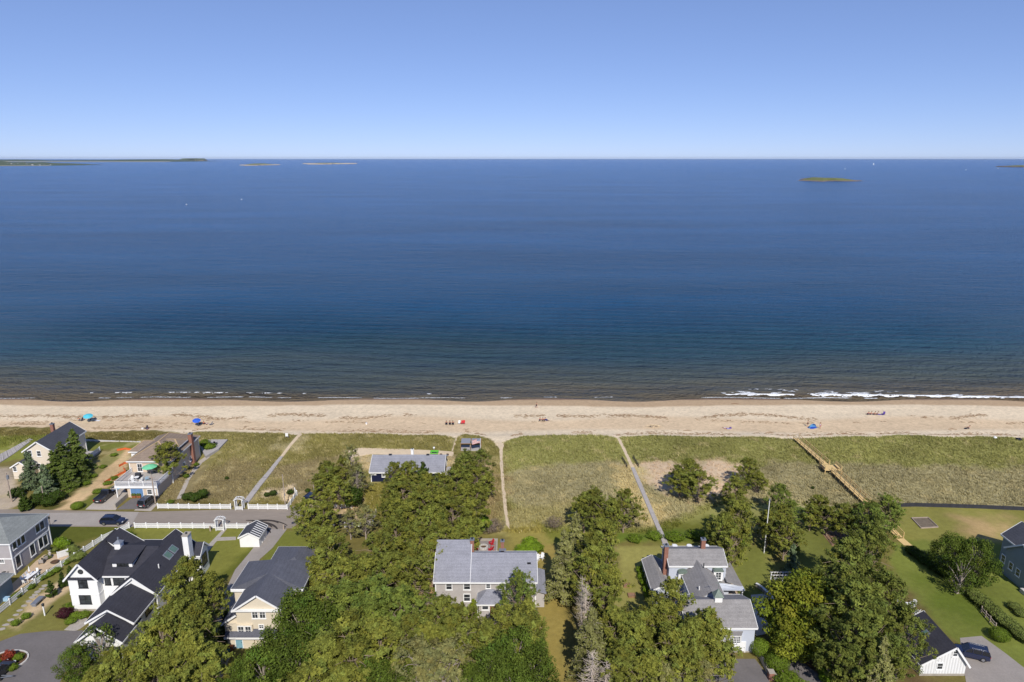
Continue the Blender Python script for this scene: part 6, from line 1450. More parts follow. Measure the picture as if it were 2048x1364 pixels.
def bush(seed, h=2.0, r=1.3, leafm='bush', n=2600, size=0.085, round_=False):
    g = np.random.default_rng(seed); d = unit(g.normal(0, 1, (n, 3))); lump = 1.0 if round_ else (0.82+0.2*np.sin(d[:, 0]*5+seed)*np.cos(d[:, 1]*4+seed*2)+0.12*np.sin(d[:, 2]*7))[:, None]
    q = d*(0.62+0.38*g.random((n, 1))**0.5)*lump; c = q*np.array([r, r, h*0.5])+np.array([0, 0, h*0.48])
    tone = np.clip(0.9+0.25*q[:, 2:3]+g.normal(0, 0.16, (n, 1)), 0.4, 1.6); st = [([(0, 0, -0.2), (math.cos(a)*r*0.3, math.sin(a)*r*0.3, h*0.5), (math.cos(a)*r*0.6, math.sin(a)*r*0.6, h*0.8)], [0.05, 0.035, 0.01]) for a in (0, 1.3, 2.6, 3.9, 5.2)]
    return (trunk_mesh('stem', [(0, 0, -0.3), (0, 0, h*0.6)], [0.06, 0.03], st, BARK), tris_mesh('foliage', leaves(c, d, size, 1.0, 0.5 if not round_ else 0.3), tone*np.ones((1, 3)), LEAF[leafm]), h, r)
def snag(seed, h=10.0, r=2.0):
    g = np.random.default_rng(seed); tp = [(0.1*math.sin(z), 0, z) for z in np.linspace(-0.4, h, 7)]; rad = [0.17*(1-0.9*k/6) for k in range(7)]; limbs = []
    for i in range(150):
        zf = g.uniform(0.2, 0.98); a = g.uniform(0, 6.28); l = r*(1.15-zf)**0.6*g.uniform(0.5, 1.1); z = zf*h; p1 = Vector((math.cos(a)*l*0.55, math.sin(a)*l*0.55, z-0.15*l)); p2 = Vector((math.cos(a)*l, math.sin(a)*l, z+0.22*l)); limbs.append(([(0, 0, z), p1, p2], [0.028, 0.02, 0.008]))
        if g.random() < 0.6: limbs.append(([p1, p1+Vector((g.normal(0, 0.3), g.normal(0, 0.3), 0.35))], [0.014, 0.007]))
    return (trunk_mesh('trunk', tp, rad, [], mat('dead_wood', A(196,182,168), 0.95, 0.1, 3)), trunk_mesh('branches', [(0, 0, 0.1), (0, 0, h*0.97)], [0.06, 0.03], limbs, mat('dead_wood', (1, 1, 1))), h, r)
PROTO = {
 'pine': [pine(s, 10, 4.0, 66+8*(s % 3), 'pine', dome=0.5+0.1*(s % 3)) for s in (1, 2, 3, 4, 5, 6)],
 'pine_green': [pine(s, 10, 4.0, 70, 'pine_green') for s in (11, 12, 13)],
 'pine_grey': [pine(s, 10, 4.0, 48, 'pine_grey', sparse=0.75, bare=0.9) for s in (21, 22)],
 'pine_tall': [pine(s, 15, 5.0, 96, 'pine_dark', base=0.16, bare=0.35, size=0.15, dome=0.8) for s in (31, 32, 33)],
 'spruce': [spruce(s) for s in (41, 42, 43)], 'spruce_light': [spruce(s, 13, 3.6, 'spruce_light', 0.9, 0.28, 0.15) for s in (51, 52)], 'spruce_blue': [spruce(s, 8, 2.6, 'spruce_blue', 1.1) for s in (61, 62)],
 'maple': [leafy(s) for s in (71, 72, 73)], 'maple_sparse': [leafy(74, 6, 2.8, 'maple', 34, 120, 0.15, 0.15, 0.55)], 'oak': [leafy(s, 9, 4.4, 'oak', 70, 150, 0.2) for s in (81, 82)],
 'bush': [bush(s) for s in (91, 92, 93)], 'bush_bright': [bush(s, 2, 1.3, 'bush_bright') for s in (94, 95)], 'bush_dark': [bush(s, 2, 1.3, 'bush_dark') for s in (96, 97)], 'topiary': [bush(98, 2.4, 1.6, 'bush', 5200, 0.075, True)],
 'purple': [bush(99, 2.2, 1.6, 'purple', 3000)], 'red': [bush(100, 2.0, 1.2, 'red', 2200)], 'grey_bush': [bush(101, 2, 1.6, 'grey_bush', 2200, 0.05)], 'flower': [bush(s, 2, 1.3, 'flower') for s in (102, 103)],
 'cedar': [spruce(s, 6, 1.6, 'cedar', 2.6, 0, -0.25, 0.12) for s in (111, 112)], 'arbor': [spruce(113, 5, 0.7, 'arbor', 5.0, 0, -0.5, 0.10)], 'snag': [snag(s) for s in (121, 122)],
}
NAME = {'pine': 'pine_tree', 'pine_green': 'pine_tree', 'pine_grey': 'pine_tree', 'pine_tall': 'pine_tree', 'spruce': 'spruce_tree', 'spruce_light': 'spruce_tree', 'spruce_blue': 'spruce_tree', 'maple': 'maple_tree', 'maple_sparse': 'young_tree', 'oak': 'oak_tree', 'snag': 'dead_tree', 'cedar': 'cedar_tree', 'arbor': 'arborvitae'}
CATN = {'pine_tree': 'pine tree', 'spruce_tree': 'spruce tree', 'maple_tree': 'maple tree', 'young_tree': 'young tree', 'oak_tree': 'oak tree', 'dead_tree': 'dead tree', 'cedar_tree': 'cedar tree', 'arborvitae': 'shrub', 'shrub': 'shrub'}
cnt = {}
def plant(kind, x, y, h, r, label, group=None):
    ps = PROTO[kind]; cnt[kind] = cnt.get(kind, -1)+1; tm, cm, h0, r0 = ps[cnt[kind] % len(ps)]
    nm = NAME.get(kind, 'shrub'); z = float(terrain(x, y)); t = thing(nm, label, CATN[nm], (x, y, z), vr.uniform(0, 6.28), group)
    sxy = r/r0*vr.uniform(0.88, 1.0); t.scale = (sxy, sxy*vr.uniform(0.92, 1.08), h/h0)
    for me in (tm, cm):
        o = bpy.data.objects.new(me.name.split('.')[0], me); COL.objects.link(o); o.parent = t
    return t
def grow(kind, items, label, group=None):
    """items: surveyed crown top, height, crown radius"""
    for it in items:
        px, py, h, r = it[:4]; p = G(px, py, h); plant(it[4] if len(it) > 4 else kind, p.x, p.y, h, r, label, group if len(items) > 1 else None)
# by the cream house
grow('spruce', [(143,856,10.5,3.6)], 'tall dark spruce at the seaward corner of the cream house')
grow('spruce', [(118,882,9,3.6),(102,900,8.5,3.6),(150,905,6.5,3.2),(128,915,7,3.4)], 'dark green spruce massed against the cream house wall', 'dark spruces by the cream house')
grow('spruce_blue', [(52,900,9,2.8),(84,926,8,2.8)], 'blue-green spruce in front of the cream house', 'blue spruces by the cream house')
grow('cedar', [(44,984,4.2,1.6)], 'small dense cedar at the roadside below the blue spruces')
grow('bush_dark', [(75,985,2.5,2.4),(95,992,2.2,2.0),(110,980,2.5,2.2),(30,975,2.2,2.0)], 'dark undergrowth bush at the foot of the spruces', 'undergrowth below the spruces')
grow('bush', [(172,962,0.8,1.2),(186,948,0.7,1.1),(205,930,0.7,1.0),(228,908,0.7,1.1),(215,962,0.7,1.2),(196,978,0.8,1.4),(226,952,0.6,1.1)], 'low weedy bush growing along the bare dirt strip', 'weeds along the dirt strip')
grow('topiary', [(153,1004,1.5,1.4)], 'low round clipped bush at the driveway mouth')
grow('pine', [(331,888,9.2,3.7)], 'round-crowned pine standing against the beige house')
grow('bush_dark', [(375,985,1.6,1.8),(390,985,1.8,1.9),(404,977,2.2,1.5)], 'dark beach shrub behind the picket fence', 'shrubs behind the fence')
grow('bush', [(418,888,1.8,1.8),(408,882,1.8,1.6),(372,948,1.0,0.8),(392,925,0.9,0.8),(340,1000,0.8,1.0)], 'small green shrub beside the beige house and its deck', 'shrubs around the beige house')
grow('bush_dark', [(453,952,0.9,0.6),(546,980,1.3,1.1),(580,978,1.3,0.9),(533,984,1.1,0.9),(615,976,1.0,0.8),(1626,972,0.8,0.5)], 'lone dark shrub dotted in the dune grass', 'small shrubs in the dune grass')
# clump west of the navy cottage
grow('pine', [(655,926,8,3.3),(684,918,8.5,3.3),(645,950,7,3.2),(672,958,7.5,3.0)], 'olive pine in the clump west of the navy cottage', 'pines west of the navy cottage')
grow('pine_grey', [(701,893,11,2.8),(712,930,8,2.8)], 'thin grey-green pine with open top next to the navy cottage', 'grey pines beside the navy cottage')
grow('bush_dark', [(703,970,5,2.7)], 'big rounded dark shrub between the pine clump and sandy track')
grow('pine', [(614,1002,7.5,3.4),(646,1004,7.5,3.2),(624,1048,4,2.2)], 'dark pine leaning over the end of the road', 'pines at the road end')
grow('pine_grey', [(698,1022,6,2.4),(728,1012,7,2.8)], 'sparse twiggy pine with the white fence behind it', 'sparse pines by the hidden fence')
# the thicket
TH = [(790,928,8,3.2),(815,927,8,3.2),(850,948,8,3.3),(882,952,8.5,3.5),(915,930,9,3.5),(955,938,8,3.0),(975,948,6,2.5),(788,964,8,3.2),(806,965,9,3.8),(842,975,9,3.8),(885,978,9,3.8),(925,968,9,3.5),(955,972,8,3.0),(788,1000,9,3.6),(815,1006,9.5,4.0),(860,1014,10,4.1),(905,1002,9.5,4.0),(940,1002,8,3.5),(932,1040,8,3.4),(790,1040,9.5,4.0),(835,1052,10,4.0),(882,1050,10,4.0),(908,1062,8,3.6)]
grow('pine', TH[:4]+[TH[7]], 'olive pine in the row right in front of the navy cottage', 'pines in front of the navy cottage')
grow('pine', [t for t in TH if t[0] >= 915], 'olive pine at the sand-path edge of the thicket', 'thicket pines beside the sand path')
grow('pine', [t for t in TH[8:] if t[0] < 915], 'olive pine in the heart of the thicket between navy cottage and grey house', 'thicket pines north of the grey house')
grow('cedar', [(846,922,8,2.4)], 'pointed dark cedar rising in front of the navy cottage roof')
grow('pine_tall', [(930,906,10,3.6),(962,902,9.5,3.2)], 'taller dark pine beside the pavilion', 'tall pines beside the pavilion')
TH2 = [(650,1056,8,3.4),(655,1078,10,4.2),(752,1072,10,4.0),(640,1118,9,3.5),(682,1125,10,4.0),(730,1118,10,4.2),(780,1108,10,4.0),(655,1172,9,3.6),(826,1100,11,4.0),(862,1078,9,3.4)]
grow('pine', TH2, 'olive pine in the thicket beside the tan house', 'thicket pines beside the tan house')
grow('pine_green', [(690,1172,10.5,4.2),(745,1162,11,4.5),(800,1180,10.5,4.0),(740,1205,10,4.2)], 'fresher green pine in the middle of the thicket', 'green pines in the thicket')
grow('maple', [(598,1196,10,4.2),(640,1222,9.5,4.3),(556,1262,9,4.0),(522,1302,8,3.8),(590,1290,9,4.3),(486,1335,6,3.0)], 'leafy green tree crowding the front of the tan house', 'leafy trees before the tan house')
TH3 = [(700,1238,11,4.5),(760,1245,11,4.5),(650,1280,10,4.4),(705,1292,10.5,4.5),(822,1236,10.5,4.2),(850,1250,10,4.2),(620,1340,9,4.2),(680,1345,9,4.2)]
grow('pine', TH3, 'brownish olive pine in the thicket with bare twigs showing', 'twiggy thicket pines')
grow('pine_grey', [(835,1285,10,4.5),(890,1290,9.5,4.3),(860,1320,9,4.2)], 'grey-green open pine in front of the grey house drive', 'open pines before the grey house')
grow('pine', [(884,1198,8.5,3.6),(925,1218,8.5,3.6),(905,1240,9,4.0)], 'olive pine standing against the front of the grey house', 'pines against the grey house')
grow('maple', [(738,1330,8,3.8),(792,1342,7,3.8)], 'bright leafy tree at the lower edge of the thicket', 'leafy trees at the thicket edge')
grow('maple_sparse', [(862,1185,4.5,2.2)], 'small leafy tree beside the tan track of the grey house')
grow('arbor', [(946,1196,4.5,0.75)], 'slim bright arborvitae at the entry of the grey house')
grow('pine_green', [(1038,1146,9.5,3.0)], 'blue-green pine rising over the entry porch roof')
grow('pine', [(1056,1200,8.5,2.8),(1004,1216,9,3.6),(1040,1230,9,3.6),(975,1255,7.5,3.4),(1062,1245,8,3.0)], 'soft olive pine filling the front yard of the grey house', 'front yard pines of the grey house')
grow('maple', [(1030,1270,9,4.2),(985,1305,8,4.2),(1068,1306,8,3.8),(1030,1335,7,4.0),(955,1340,6,3.2)], 'bright green leafy tree below the front yard pines', 'leafy trees below the front yard pines')
grow('bush_bright', [(962,1030,3.4,2.2)], 'bright green bush at the edge of the thicket by the sand path')
grow('grey_bush', [(985,1040,2.0,3.0),(975,1046,1.8,2.6),(1108,1032,2.6,2.6)], 'grey leafless bush beside the sand path', 'grey leafless bushes by the sand path')
grow('bush_bright', [(1060,1075,2.0,2.0),(1072,1085,1.8,1.8),(1045,1090,1.6,1.8),(1058,1092,1.6,1.8)], 'bright green shrub on the lawn behind the grey house', 'bright shrubs behind the grey house')
# row between grey house and light blue house
grow('pine', [(1188,982,9,4.0),(1170,990,8,3.0),(1250,985,8.5,3.6),(1208,1040,10,3.4),(1225,1000,8,3.0)], 'dark olive pine beside the weathered boardwalk', 'pines beside the weathered boardwalk')
grow('spruce_light', [(1152,1022,14,3.8),(1128,1058,13.5,3.6)], 'tall pale spruce with drooping branches in the tree row', 'pale spruces in the tree row')
grow('pine', [(1190,1070,13,4.0),(1206,1090,12,3.7),(1214,1138,10,3.3),(1180,1110,11,3.6)], 'tall dense olive pine in the row beside the side lawn', 'tall pines in the tree row')
grow('snag', [(1165,1152,10.5,2.0),(1173,1168,10.5,2.2)], 'bare dead spruce with pale curved branches beside the lawn', 'two dead spruces by the lawn')
grow('spruce_light', [(1184,1210,13,4.2)], 'pale yellow-green spruce in front of the dead spruces')
grow('snag', [(1186,1300,9,2.6),(1213,1322,8,2.2)], 'dead grey spruce skeleton at the foot of the pale spruce', 'dead spruces below the pale spruce')
grow('pine', [(1236,1222,9,3.8),(1275,1245,9,3.8),(1290,1225,9.5,3.6),(1248,1300,8.5,4.0),(1296,1312,8,3.8)], 'brown-green pine in the row west of the light blue house', 'pines west of the light blue house')
grow('pine', [(1347,1164,11,3.2),(1328,1206,10,3.4),(1382,1246,10,3.8),(1338,1262,9.5,4.2),(1366,1300,8.5,3.8)], 'olive pine leaning over the front of the light blue barn', 'pines before the light blue barn')
grow('pine', [(1420,1228,10.5,4.0),(1430,1262,9,3.4)], 'broad pine hiding the barn garage doors', 'pines hiding the garage doors')
grow('pine_grey', [(1330,1330,7,3.6),(1400,1325,6.5,3.4)], 'grey twiggy pine at the lower drive', 'twiggy pines at the lower drive')
grow('bush_bright', [(1283,1130,1.8,1.1),(1287,1142,1.8,1.1),(1291,1155,1.8,1.1),(1296,1168,1.8,1.1),(1300,1180,1.8,1.1)], 'rounded bright shrub in the hedge along the glazed wing', 'hedge along the glazed wing')
# pines on the sand and around the flagpole
grow('pine', [(1380,921,7.5,3.8),(1362,940,6.5,3.2),(1400,945,7,3.4)], 'wide dark pine standing on the bare sand', 'pines on the bare sand')
grow('pine', [(1497,918,7,2.9),(1518,945,5,2.4)], 'pine with flat top at the edge of the bare sand', 'flat-topped pines by the sand')
grow('pine', [(1470,960,8,3.4),(1480,1005,10,3.6),(1448,1030,9,3.4),(1468,1060,8.5,3.2)], 'shaggy pine with pale trunk behind the light blue house', 'shaggy pines behind the light blue house')
grow('pine', [(1566,1012,8,3.0),(1540,1022,7.5,2.8),(1575,1040,8,2.8)], 'shaggy pine beside the bare white flagpole', 'shaggy pines by the flagpole')
grow('pine_green', [(1562,970,7.5,2.6),(1585,1005,6,2.6)], 'greener pine between flagpole and timber walkway', 'greener pines by the flagpole')
grow('pine', [(1640,992,7,2.8),(1690,1010,7,3.2),(1660,1016,6,2.8),(1625,1010,5.5,2.4)], 'low bushy pine at the foot of the timber walkway', 'low pines by the timber walkway')
grow('pine_green', [(1778,994,8,3.4),(1740,1006,9,3.6),(1756,1030,9,3.2)], 'green pine where the timber walkway meets the lawn', 'green pines at the walkway end')
grow('bush', [(1480,1065,2.5,2.0),(1420,1062,2.2,2.0),(1270,1070,1.2,1.8),(1310,1064,1.2,2.0),(1350,1066,1.4,2.2),(1390,1062,1.5,2.0)], 'lush green shrub along the back of the lawn near the weathered boardwalk', 'lush shrubs behind the lawn')
grow('cedar', [(1588,1058,5,1.9)], 'dense round cedar at the corner of the vegetable plot')
grow('spruce_blue', [(1588,1086,6,2.0)], 'small silvery blue spruce beside the pergola')
# tall pines on the right
for it, lb in (((1702,1076,16,4.8),'tall dark pine rising over the vegetable plot'),((1748,1046,16.5,4.6),'tallest pine of the group, beside the lawn ramp'),((1692,1136,13.5,4.2),'dark pine behind the golden leafy trees and pergola'),((1722,1165,15,5.2),'broadest dark pine in the middle of the tall group'),((1780,1150,13.5,4.6),'tall pine spreading over the lawn edge behind the garage'),((1716,1232,12.5,4.2),'dark pine between the golden trees and the bare shaded soil'),((1750,1225,13,4.8),'dark pine with thick trunk next to the garage roof')):
    grow('pine_tall', [it], lb)
grow('pine_tall', [(1815,1212,12,3.8)], 'pine overhanging the roof of the white garage')
grow('spruce_light', [(1772,1270,12,3.2)], 'pale grey spruce beside the white garage wall')
grow('oak', [(1622,1166,10.5,5.9)], 'big golden-green leafy tree beside the concrete patio')
grow('oak', [(1598,1232,7,4.2)], 'smaller golden-green tree below the big one, next to the clipped bushes')
grow('maple', [(1912,1075,8,3.0),(1958,1082,8.5,3.4),(1930,1112,7,3.0,'maple_sparse')], 'spreading leafy tree on the lawn before the blue-grey house', 'spreading leafy trees on the right lawn')
grow('topiary', [(1524,1280,2.5,1.75),(1556,1308,2.6,1.95),(1543,1290,1.7,1.4)], 'clipped round bush beside the lower drive', 'clipped bushes by the lower drive')
grow('bush', [(1580,1345,2.0,2.2),(1600,1364,2,2.2)], 'sprawling low juniper beside the lower drive', 'junipers by the lower drive')
grow('bush_bright', [(1672,1318,2.4,1.6),(1660,1338,2.2,1.6)], 'bright yellow-green bush in the shade of the tall pines', 'bright bushes under the tall pines')
grow('topiary', [(2002,1258,1.8,1.5)], 'round bush at the end of the split-rail fence')
for k in range(7):
    u = k/6; grow('bush_dark', [(1826+u*66, 1092+u*46, 1.5, 1.6)], 'dark clipped hedge shrub along the foot of the big lawn', 'hedge along the big lawn') ; 
for o in [o for o in bpy.data.objects if o.get('label') == 'dark clipped hedge shrub along the foot of the big lawn']: o['group'] = 'hedge along the big lawn'
for k in range(12):
    u = k/11; grow('flower', [(1950+u*102, 1178+u*84, 1.8, 1.5)], 'flowering rhododendron in the hedge along the right lawn')
for o in [o for o in bpy.data.objects if o.get('label') == 'flowering rhododendron in the hedge along the right lawn']: o['group'] = 'rhododendron hedge'
grow('flower', [(2030,1205,1.2,1.3),(2045,1218,1.2,1.3)], 'pale flowering bush against the blue-grey house', 'pale bushes by the blue-grey house')
# around the white farmhouse
grow('pine', [(372,1124,12,3.8),(345,1160,11.5,3.6)], 'broad olive pine in front of the white farmhouse wing', 'broad pines before the farmhouse wing')
grow('pine', [(420,1150,9,2.8),(352,1205,12,4.2),(322,1240,11.5,4.0),(392,1215,11,3.8),(375,1265,11,4.2),(300,1275,9.5,3.4),(345,1300,9,4.0),(400,1290,9,3.8)], 'yellow-olive pine between the farmhouse garage and the lane', 'pines beside the farmhouse garage')
grow('pine', [(225,1306,7.5,3.6),(262,1300,7.5,3.4),(190,1340,6,3.2)], 'low olive pine in front of the farmhouse garage', 'low pines before the farmhouse garage')
grow('maple_sparse', [(192,1252,6.5,2.6)], 'thin young tree against the white gable of the farmhouse garage')
grow('maple', [(145,1300,5,2.4)], 'round leafy tree at the edge of the dark driveway')
grow('snag', [(318,1318,5,3.2)], 'fallen tangle of bare grey branches below the farmhouse pines')
grow('purple', [(126,1216,1.7,1.45)], 'dark purple rounded shrub beside the farmhouse')
grow('red', [(14,1300,1.8,1.1)], 'small red-leaved maple shrub in the driveway island')
grow('bush', [(136,1205,1.5,1.1),(150,1225,0.9,1.0),(140,1236,0.9,1.1),(165,1224,0.9,1.2)], 'green foundation shrub at the corner of the white farmhouse', 'foundation shrubs of the farmhouse')
grow('bush', [(34,1308,1.0,1.0),(6,1332,0.9,1.0),(-4,1312,1.0,1.0),(24,1328,0.9,0.9)], 'low green shrub in the driveway island', 'shrubs in the driveway island')
grow('cedar', [(98,1160,3.2,1.0),(121,1143,3.0,0.9),(137,1130,2.5,0.8)], 'small conical evergreen between fence and farmhouse', 'conical evergreens by the farmhouse')
grow('bush', [(110,1135,0.9,1.0),(98,1143,0.9,0.9),(82,1150,0.9,1.0),(60,1168,0.9,1.0),(32,1185,0.9,1.0),(30,1240,0.9,1.0),(50,1226,1.0,0.9),(130,1119,0.9,1.0)], 'low green shrub in the row along the long picket fence', 'low shrubs along the long fence')
grow('bush_bright', [(118,1074,2.2,1.6),(128,1080,1.6,1.2)], 'bright green shrub behind the grey patio house', 'bright shrubs behind the patio house')
grow('flower', [(140,1090,1.6,1.4),(150,1098,1.5,1.4),(158,1104,1.5,1.3),(146,1108,1.4,1.3),(108,1094,0.9,0.9),(94,1110,0.8,0.8)], 'loose flowering shrub in the bed beyond the patio', 'flower bed shrubs beyond the patio')
grow('bush', [(255,1062,1.0,0.9),(262,1066,0.8,0.8),(243,1066,0.8,0.7)], 'small shrub at the back corner of the farmhouse fence', 'shrubs at the fence corner')
grow('bush_dark', [(455,1215,3,1.3),(450,1240,3,1.4),(446,1262,2.5,1.3)], 'narrow dark shrub between lane and tan house', 'dark shrubs along the lane')

# ------------------------------------------------------------------ dune grass: uncountable tufts
def tufts(n, region, hmin, hmax, colfn, wind=(-0.5, 0.1)):
    x = vr.uniform(region[0], region[1], n); y = vr.uniform(region[2], region[3], n); keep = colfn(x, y); x, y = x[keep], y[keep]; n = len(x)
    z = terrain(x, y); hgt = vr.uniform(hmin, hmax, n)*(0.6+0.8*fbm(x, y, 5, 81)); T = []
    base = ground_color(x, y); Cs = []
    for k in range(3):
        a = vr.uniform(0, 6.28, n); w = 0.11*vr.uniform(0.6, 1.3, n); dx, dy = np.cos(a)*w, np.sin(a)*w
        ox, oy = vr.normal(0, 0.18, n), vr.normal(0, 0.18, n)
        tip = np.stack([x+ox+wind[0]*hgt+vr.normal(0, 0.15, n), y+oy+wind[1]*hgt+vr.normal(0, 0.15, n), z+hgt], 1)
        T.append(np.stack([np.stack([x+ox-dx, y+oy-dy, z-0.03], 1), np.stack([x+ox+dx, y+oy+dy, z-0.03], 1), tip], 1))
        s = vr.random(n)[:, None]; c = base*(1.0+0.35*vr.random((n, 1))); c = np.where(s > 0.97, C_(200,186,134)*(0.8+0.4*vr.random((n, 1))), c); Cs.append(c)
    return np.concatenate(T), np.concatenate(Cs)
PATHS = [P((990,860),(1012,860),(1008,900),(1010,980),(1022,1060),(1008,1060),(1002,980),(998,900)), P((484,1008),(500,1008),(570,914),(614,864),(596,864),(558,914)), P((1232,876),(1242,876),(1271,936),(1306,1015),(1340,1095),(1324,1095),(1292,1015),(1260,936)), P((905,905),(920,865),(909,865),(900,903)), P((686,925),(698,897),(910,902),(908,914),(740,910)), P((735,968),(890,968),(885,905),(740,905)), P((396,918),(412,882),(460,882),(440,905),(370,1000),(350,1000)), P((250,1000),(400,920),(400,880),(290,870),(240,950)), P((915,910),(970,910),(970,885),(915,885))]
def dune_ok(x, y):
    k = (y < edge_y(x)-0.2) & (y > 118)
    sd_ = poly_sd(x, y, P((352,862),(2300,862),(2400,1016),(1810,1010),(1740,1015),(1560,1010),(1440,1010),(1330,1065),(1020,1070),(935,1065),(640,1010),(480,1008),(310,1008)))
    k &= sd_ > 0
    for p in PATHS: k &= ~(poly_sd(x, y, p) > 0)
    bare = poly_sd(x, y, P((1262,935),(1300,922),(1440,920),(1500,935),(1480,985),(1400,995),(1310,985),(1290,960))) > 0
    k &= ~(bare & (vr.random(len(x)) > 0.25)); return k
M['tuft'] = mat('dune_grass_blades', None, 0.85, 0.0, attr=True, trans=0.2, spec=0.1)
T1, C1 = tufts(95000, (-85, 165, 118, 168), 0.22, 0.5, dune_ok)
o = bpy.data.objects.new('dune_grass', tris_mesh('dune_grass', T1, C1, M['tuft'])); COL.objects.link(o); tag(o, 'olive and straw dune grass covering the dunes', 'grass', kind='stuff')
def west_ok(x, y):
    k = (poly_sd(x, y, P((-60,858),(100,858),(165,872),(180,866),(348,866),(330,884),(200,884),(60,884),(-60,905))) > 0) & (y < edge_y(x)-0.2)
    return k
T2, C2_ = tufts(24000, (-170, -60, 140, 178), 0.2, 0.45, west_ok)
o = bpy.data.objects.new('dune_grass', tris_mesh('dune_grass', T2, C2_, M['tuft'])); COL.objects.link(o); tag(o, 'green dune grass around the seaward houses', 'grass', kind='stuff')
# ------------------------------------------------------------------ far shore, islands, boats
def far_xy(px, py): g = G(px, py, SEA_Z); return g.x, g.y
M['isle'] = mat('island_turf', A(112,118,70), 0.95, 0.2, 0.02); M['islerock'] = mat('island_rock', A(128,114,100), 0.95, 0.25, 0.03); M['islesand'] = mat('island_sand', A(184,170,150), 0.95, 0.1, 0.02); M['wood_far'] = mat('far_woodland', A(84,98,76), 0.95, 0.25, 0.01)
def island(name, label, cx, cy, hx, hy, hgt, layers, seed):
    """low island: rock skirt, sand, turf cap"""
    t = thing(name, label, 'island')
    n = 40; g = np.random.default_rng(seed); prof = [0.75+0.25*math.sin(k*2*math.pi/n*3+seed)+0.12*g.normal() for k in range(n)]
    for nm, m, f0, f1, z0, z1 in layers:
        vs = []
        for f, z in ((f0, z0), (f1, z1)):
            for k in range(n):
                a = 2*math.pi*k/n; vs.append((cx+hx*f*prof[k]*math.cos(a), cy+hy*f*prof[k]*math.sin(a), SEA_Z+z*hgt))
        vs.append((cx, cy, SEA_Z+z1*hgt*1.05)); MB().add(vs, [(k, (k+1) % n, n+(k+1) % n, n+k) for k in range(n)] + [(n+k, n+(k+1) % n, 2*n) for k in range(n)]).build(nm, m, t)
    return t
x, y = far_xy(1646, 360.5); s = y/1365
island('island', 'grassy islet with rocky rim offshore to the right', x, y, 54*s, 150, 4.4*s, [('rock','islerock',1.05,0.95,-0.05,0.25),('turf','isle',0.85,0.5,0.22,1.0)], 3)
x, y = far_xy(516, 330.5); s = y/1365; island('island', 'low sandy islet with green top off the headland', x, y, 32*s, 500, 3.2*s, [('beach','islesand',1.0,0.9,-0.05,0.4),('turf','isle',0.7,0.3,0.35,1.0)], 5)
x, y = far_xy(655, 328); s = y/1365; island('island', 'long thin sandy islet near the horizon', x, y, 50*s, 600, 2.2*s, [('beach','islesand',1.0,0.95,-0.05,0.6),('turf','isle',0.6,0.3,0.5,1.0)], 6)
x, y = far_xy(2062, 334.5); s = y/1365; island('island', 'low rocky point entering at the right edge', x, y, 36*s, 300, 3.5*s, [('rock','islerock',1.0,0.9,-0.05,0.5),('turf','isle',0.8,0.4,0.45,1.0)], 8)
x, y = far_xy(394, 321.3); s = y/1365; island('island', 'small wooded headland standing off the far coast', x, y, 24*s, 700, 4.2*s, [('rock','islerock',1.0,0.97,-0.05,0.3),('woodland','wood_far',0.95,0.7,0.28,1.0)], 9)
def coast(name, label, x0, x1, pyb, hpx, seed, m, depth, bumps):
    t = thing(name, label, 'coast'); n = 60; vs = []; 
    _, y = far_xy(0, pyb); s = y/1365
    for i in range(n+1):
        u = i/n; X = (x0+(x1-x0)*u-1024)*s*0.966; hh_ = s*hpx(u); j = 150*math.sin(u*11+seed)
        vs += [(X, y+j, SEA_Z-1), (X, y+j+20, SEA_Z+0.8*s*min(1, hpx(u))), (X, y+j+depth*0.3, SEA_Z+hh_*0.85), (X, y+j+depth, SEA_Z+hh_)]
    fs_ = []
    for i in range(n):
        for k in range(3): a = 4*i+k; fs_.append((a, a+4, a+5, a+1))
    b = MB().add(vs, fs_); b.build('hillside', m, t)
    sh = MB(); sv = [v for i in range(n+1) for v in ((vs[4*i][0], vs[4*i][1]-30, SEA_Z+0.05), (vs[4*i][0], vs[4*i][1]-28, SEA_Z+0.45*s))]
    sh.add(sv, [(2*i, 2*i+2, 2*i+3, 2*i+1) for i in range(n)]).build('shoreline', 'islesand', t); return t, s, y
cst, s, y = coast('far_coast', 'hazy wooded far coast along the horizon', -500, 345, 323.5, lambda u: 0.95*(3.5+2.2*math.sin(u*7+0.5)*math.sin(u*3)+1.0*math.sin(u*31))*min(1, (1-u)*6)+0.3, 1, 'wood_far', 2500, 0)
cst2, s2, y2 = coast('near_headland', 'wooded headland dotted with houses at the left edge', -400, 92, 331.5, lambda u: (6.0+1.2*math.sin(u*17)+0.8*math.sin(u*43))*min(1, (1-u)*3.2)**0.8+0.2, 2, 'wood_far', 900, 0)
g7 = np.random.default_rng(77)
for i in range(26):
    px = -60+i*5.2+g7.normal(0, 1.5); X = (px-1024)*s2*0.966; z0 = SEA_Z+s2*g7.uniform(1.5, 4.0)*max(0.25, min(1, (92-px)/110)); w = g7.uniform(9, 16); yy = y2+40+g7.uniform(0, 160)
    t = thing('far_house', 'tiny pale house among the trees of the left headland', 'house', group='tiny houses on the left headland'); MB().box(X-w/2, X+w/2, yy, yy+10, SEA_Z, z0+4).build('wall', 'cream' if i % 3 else 'white', t)
    MB().add([(X-w/2-1,yy-1,z0+4),(X+w/2+1,yy-1,z0+4),(X+w/2+1,yy+11,z0+4),(X-w/2-1,yy+11,z0+4),(X-w/2,yy+5,z0+8),(X+w/2,yy+5,z0+8)], [(0,1,5,4),(2,3,4,5),(0,4,3),(1,2,5),(3,2,1,0)]).build('roof', 'roof_grey', t)
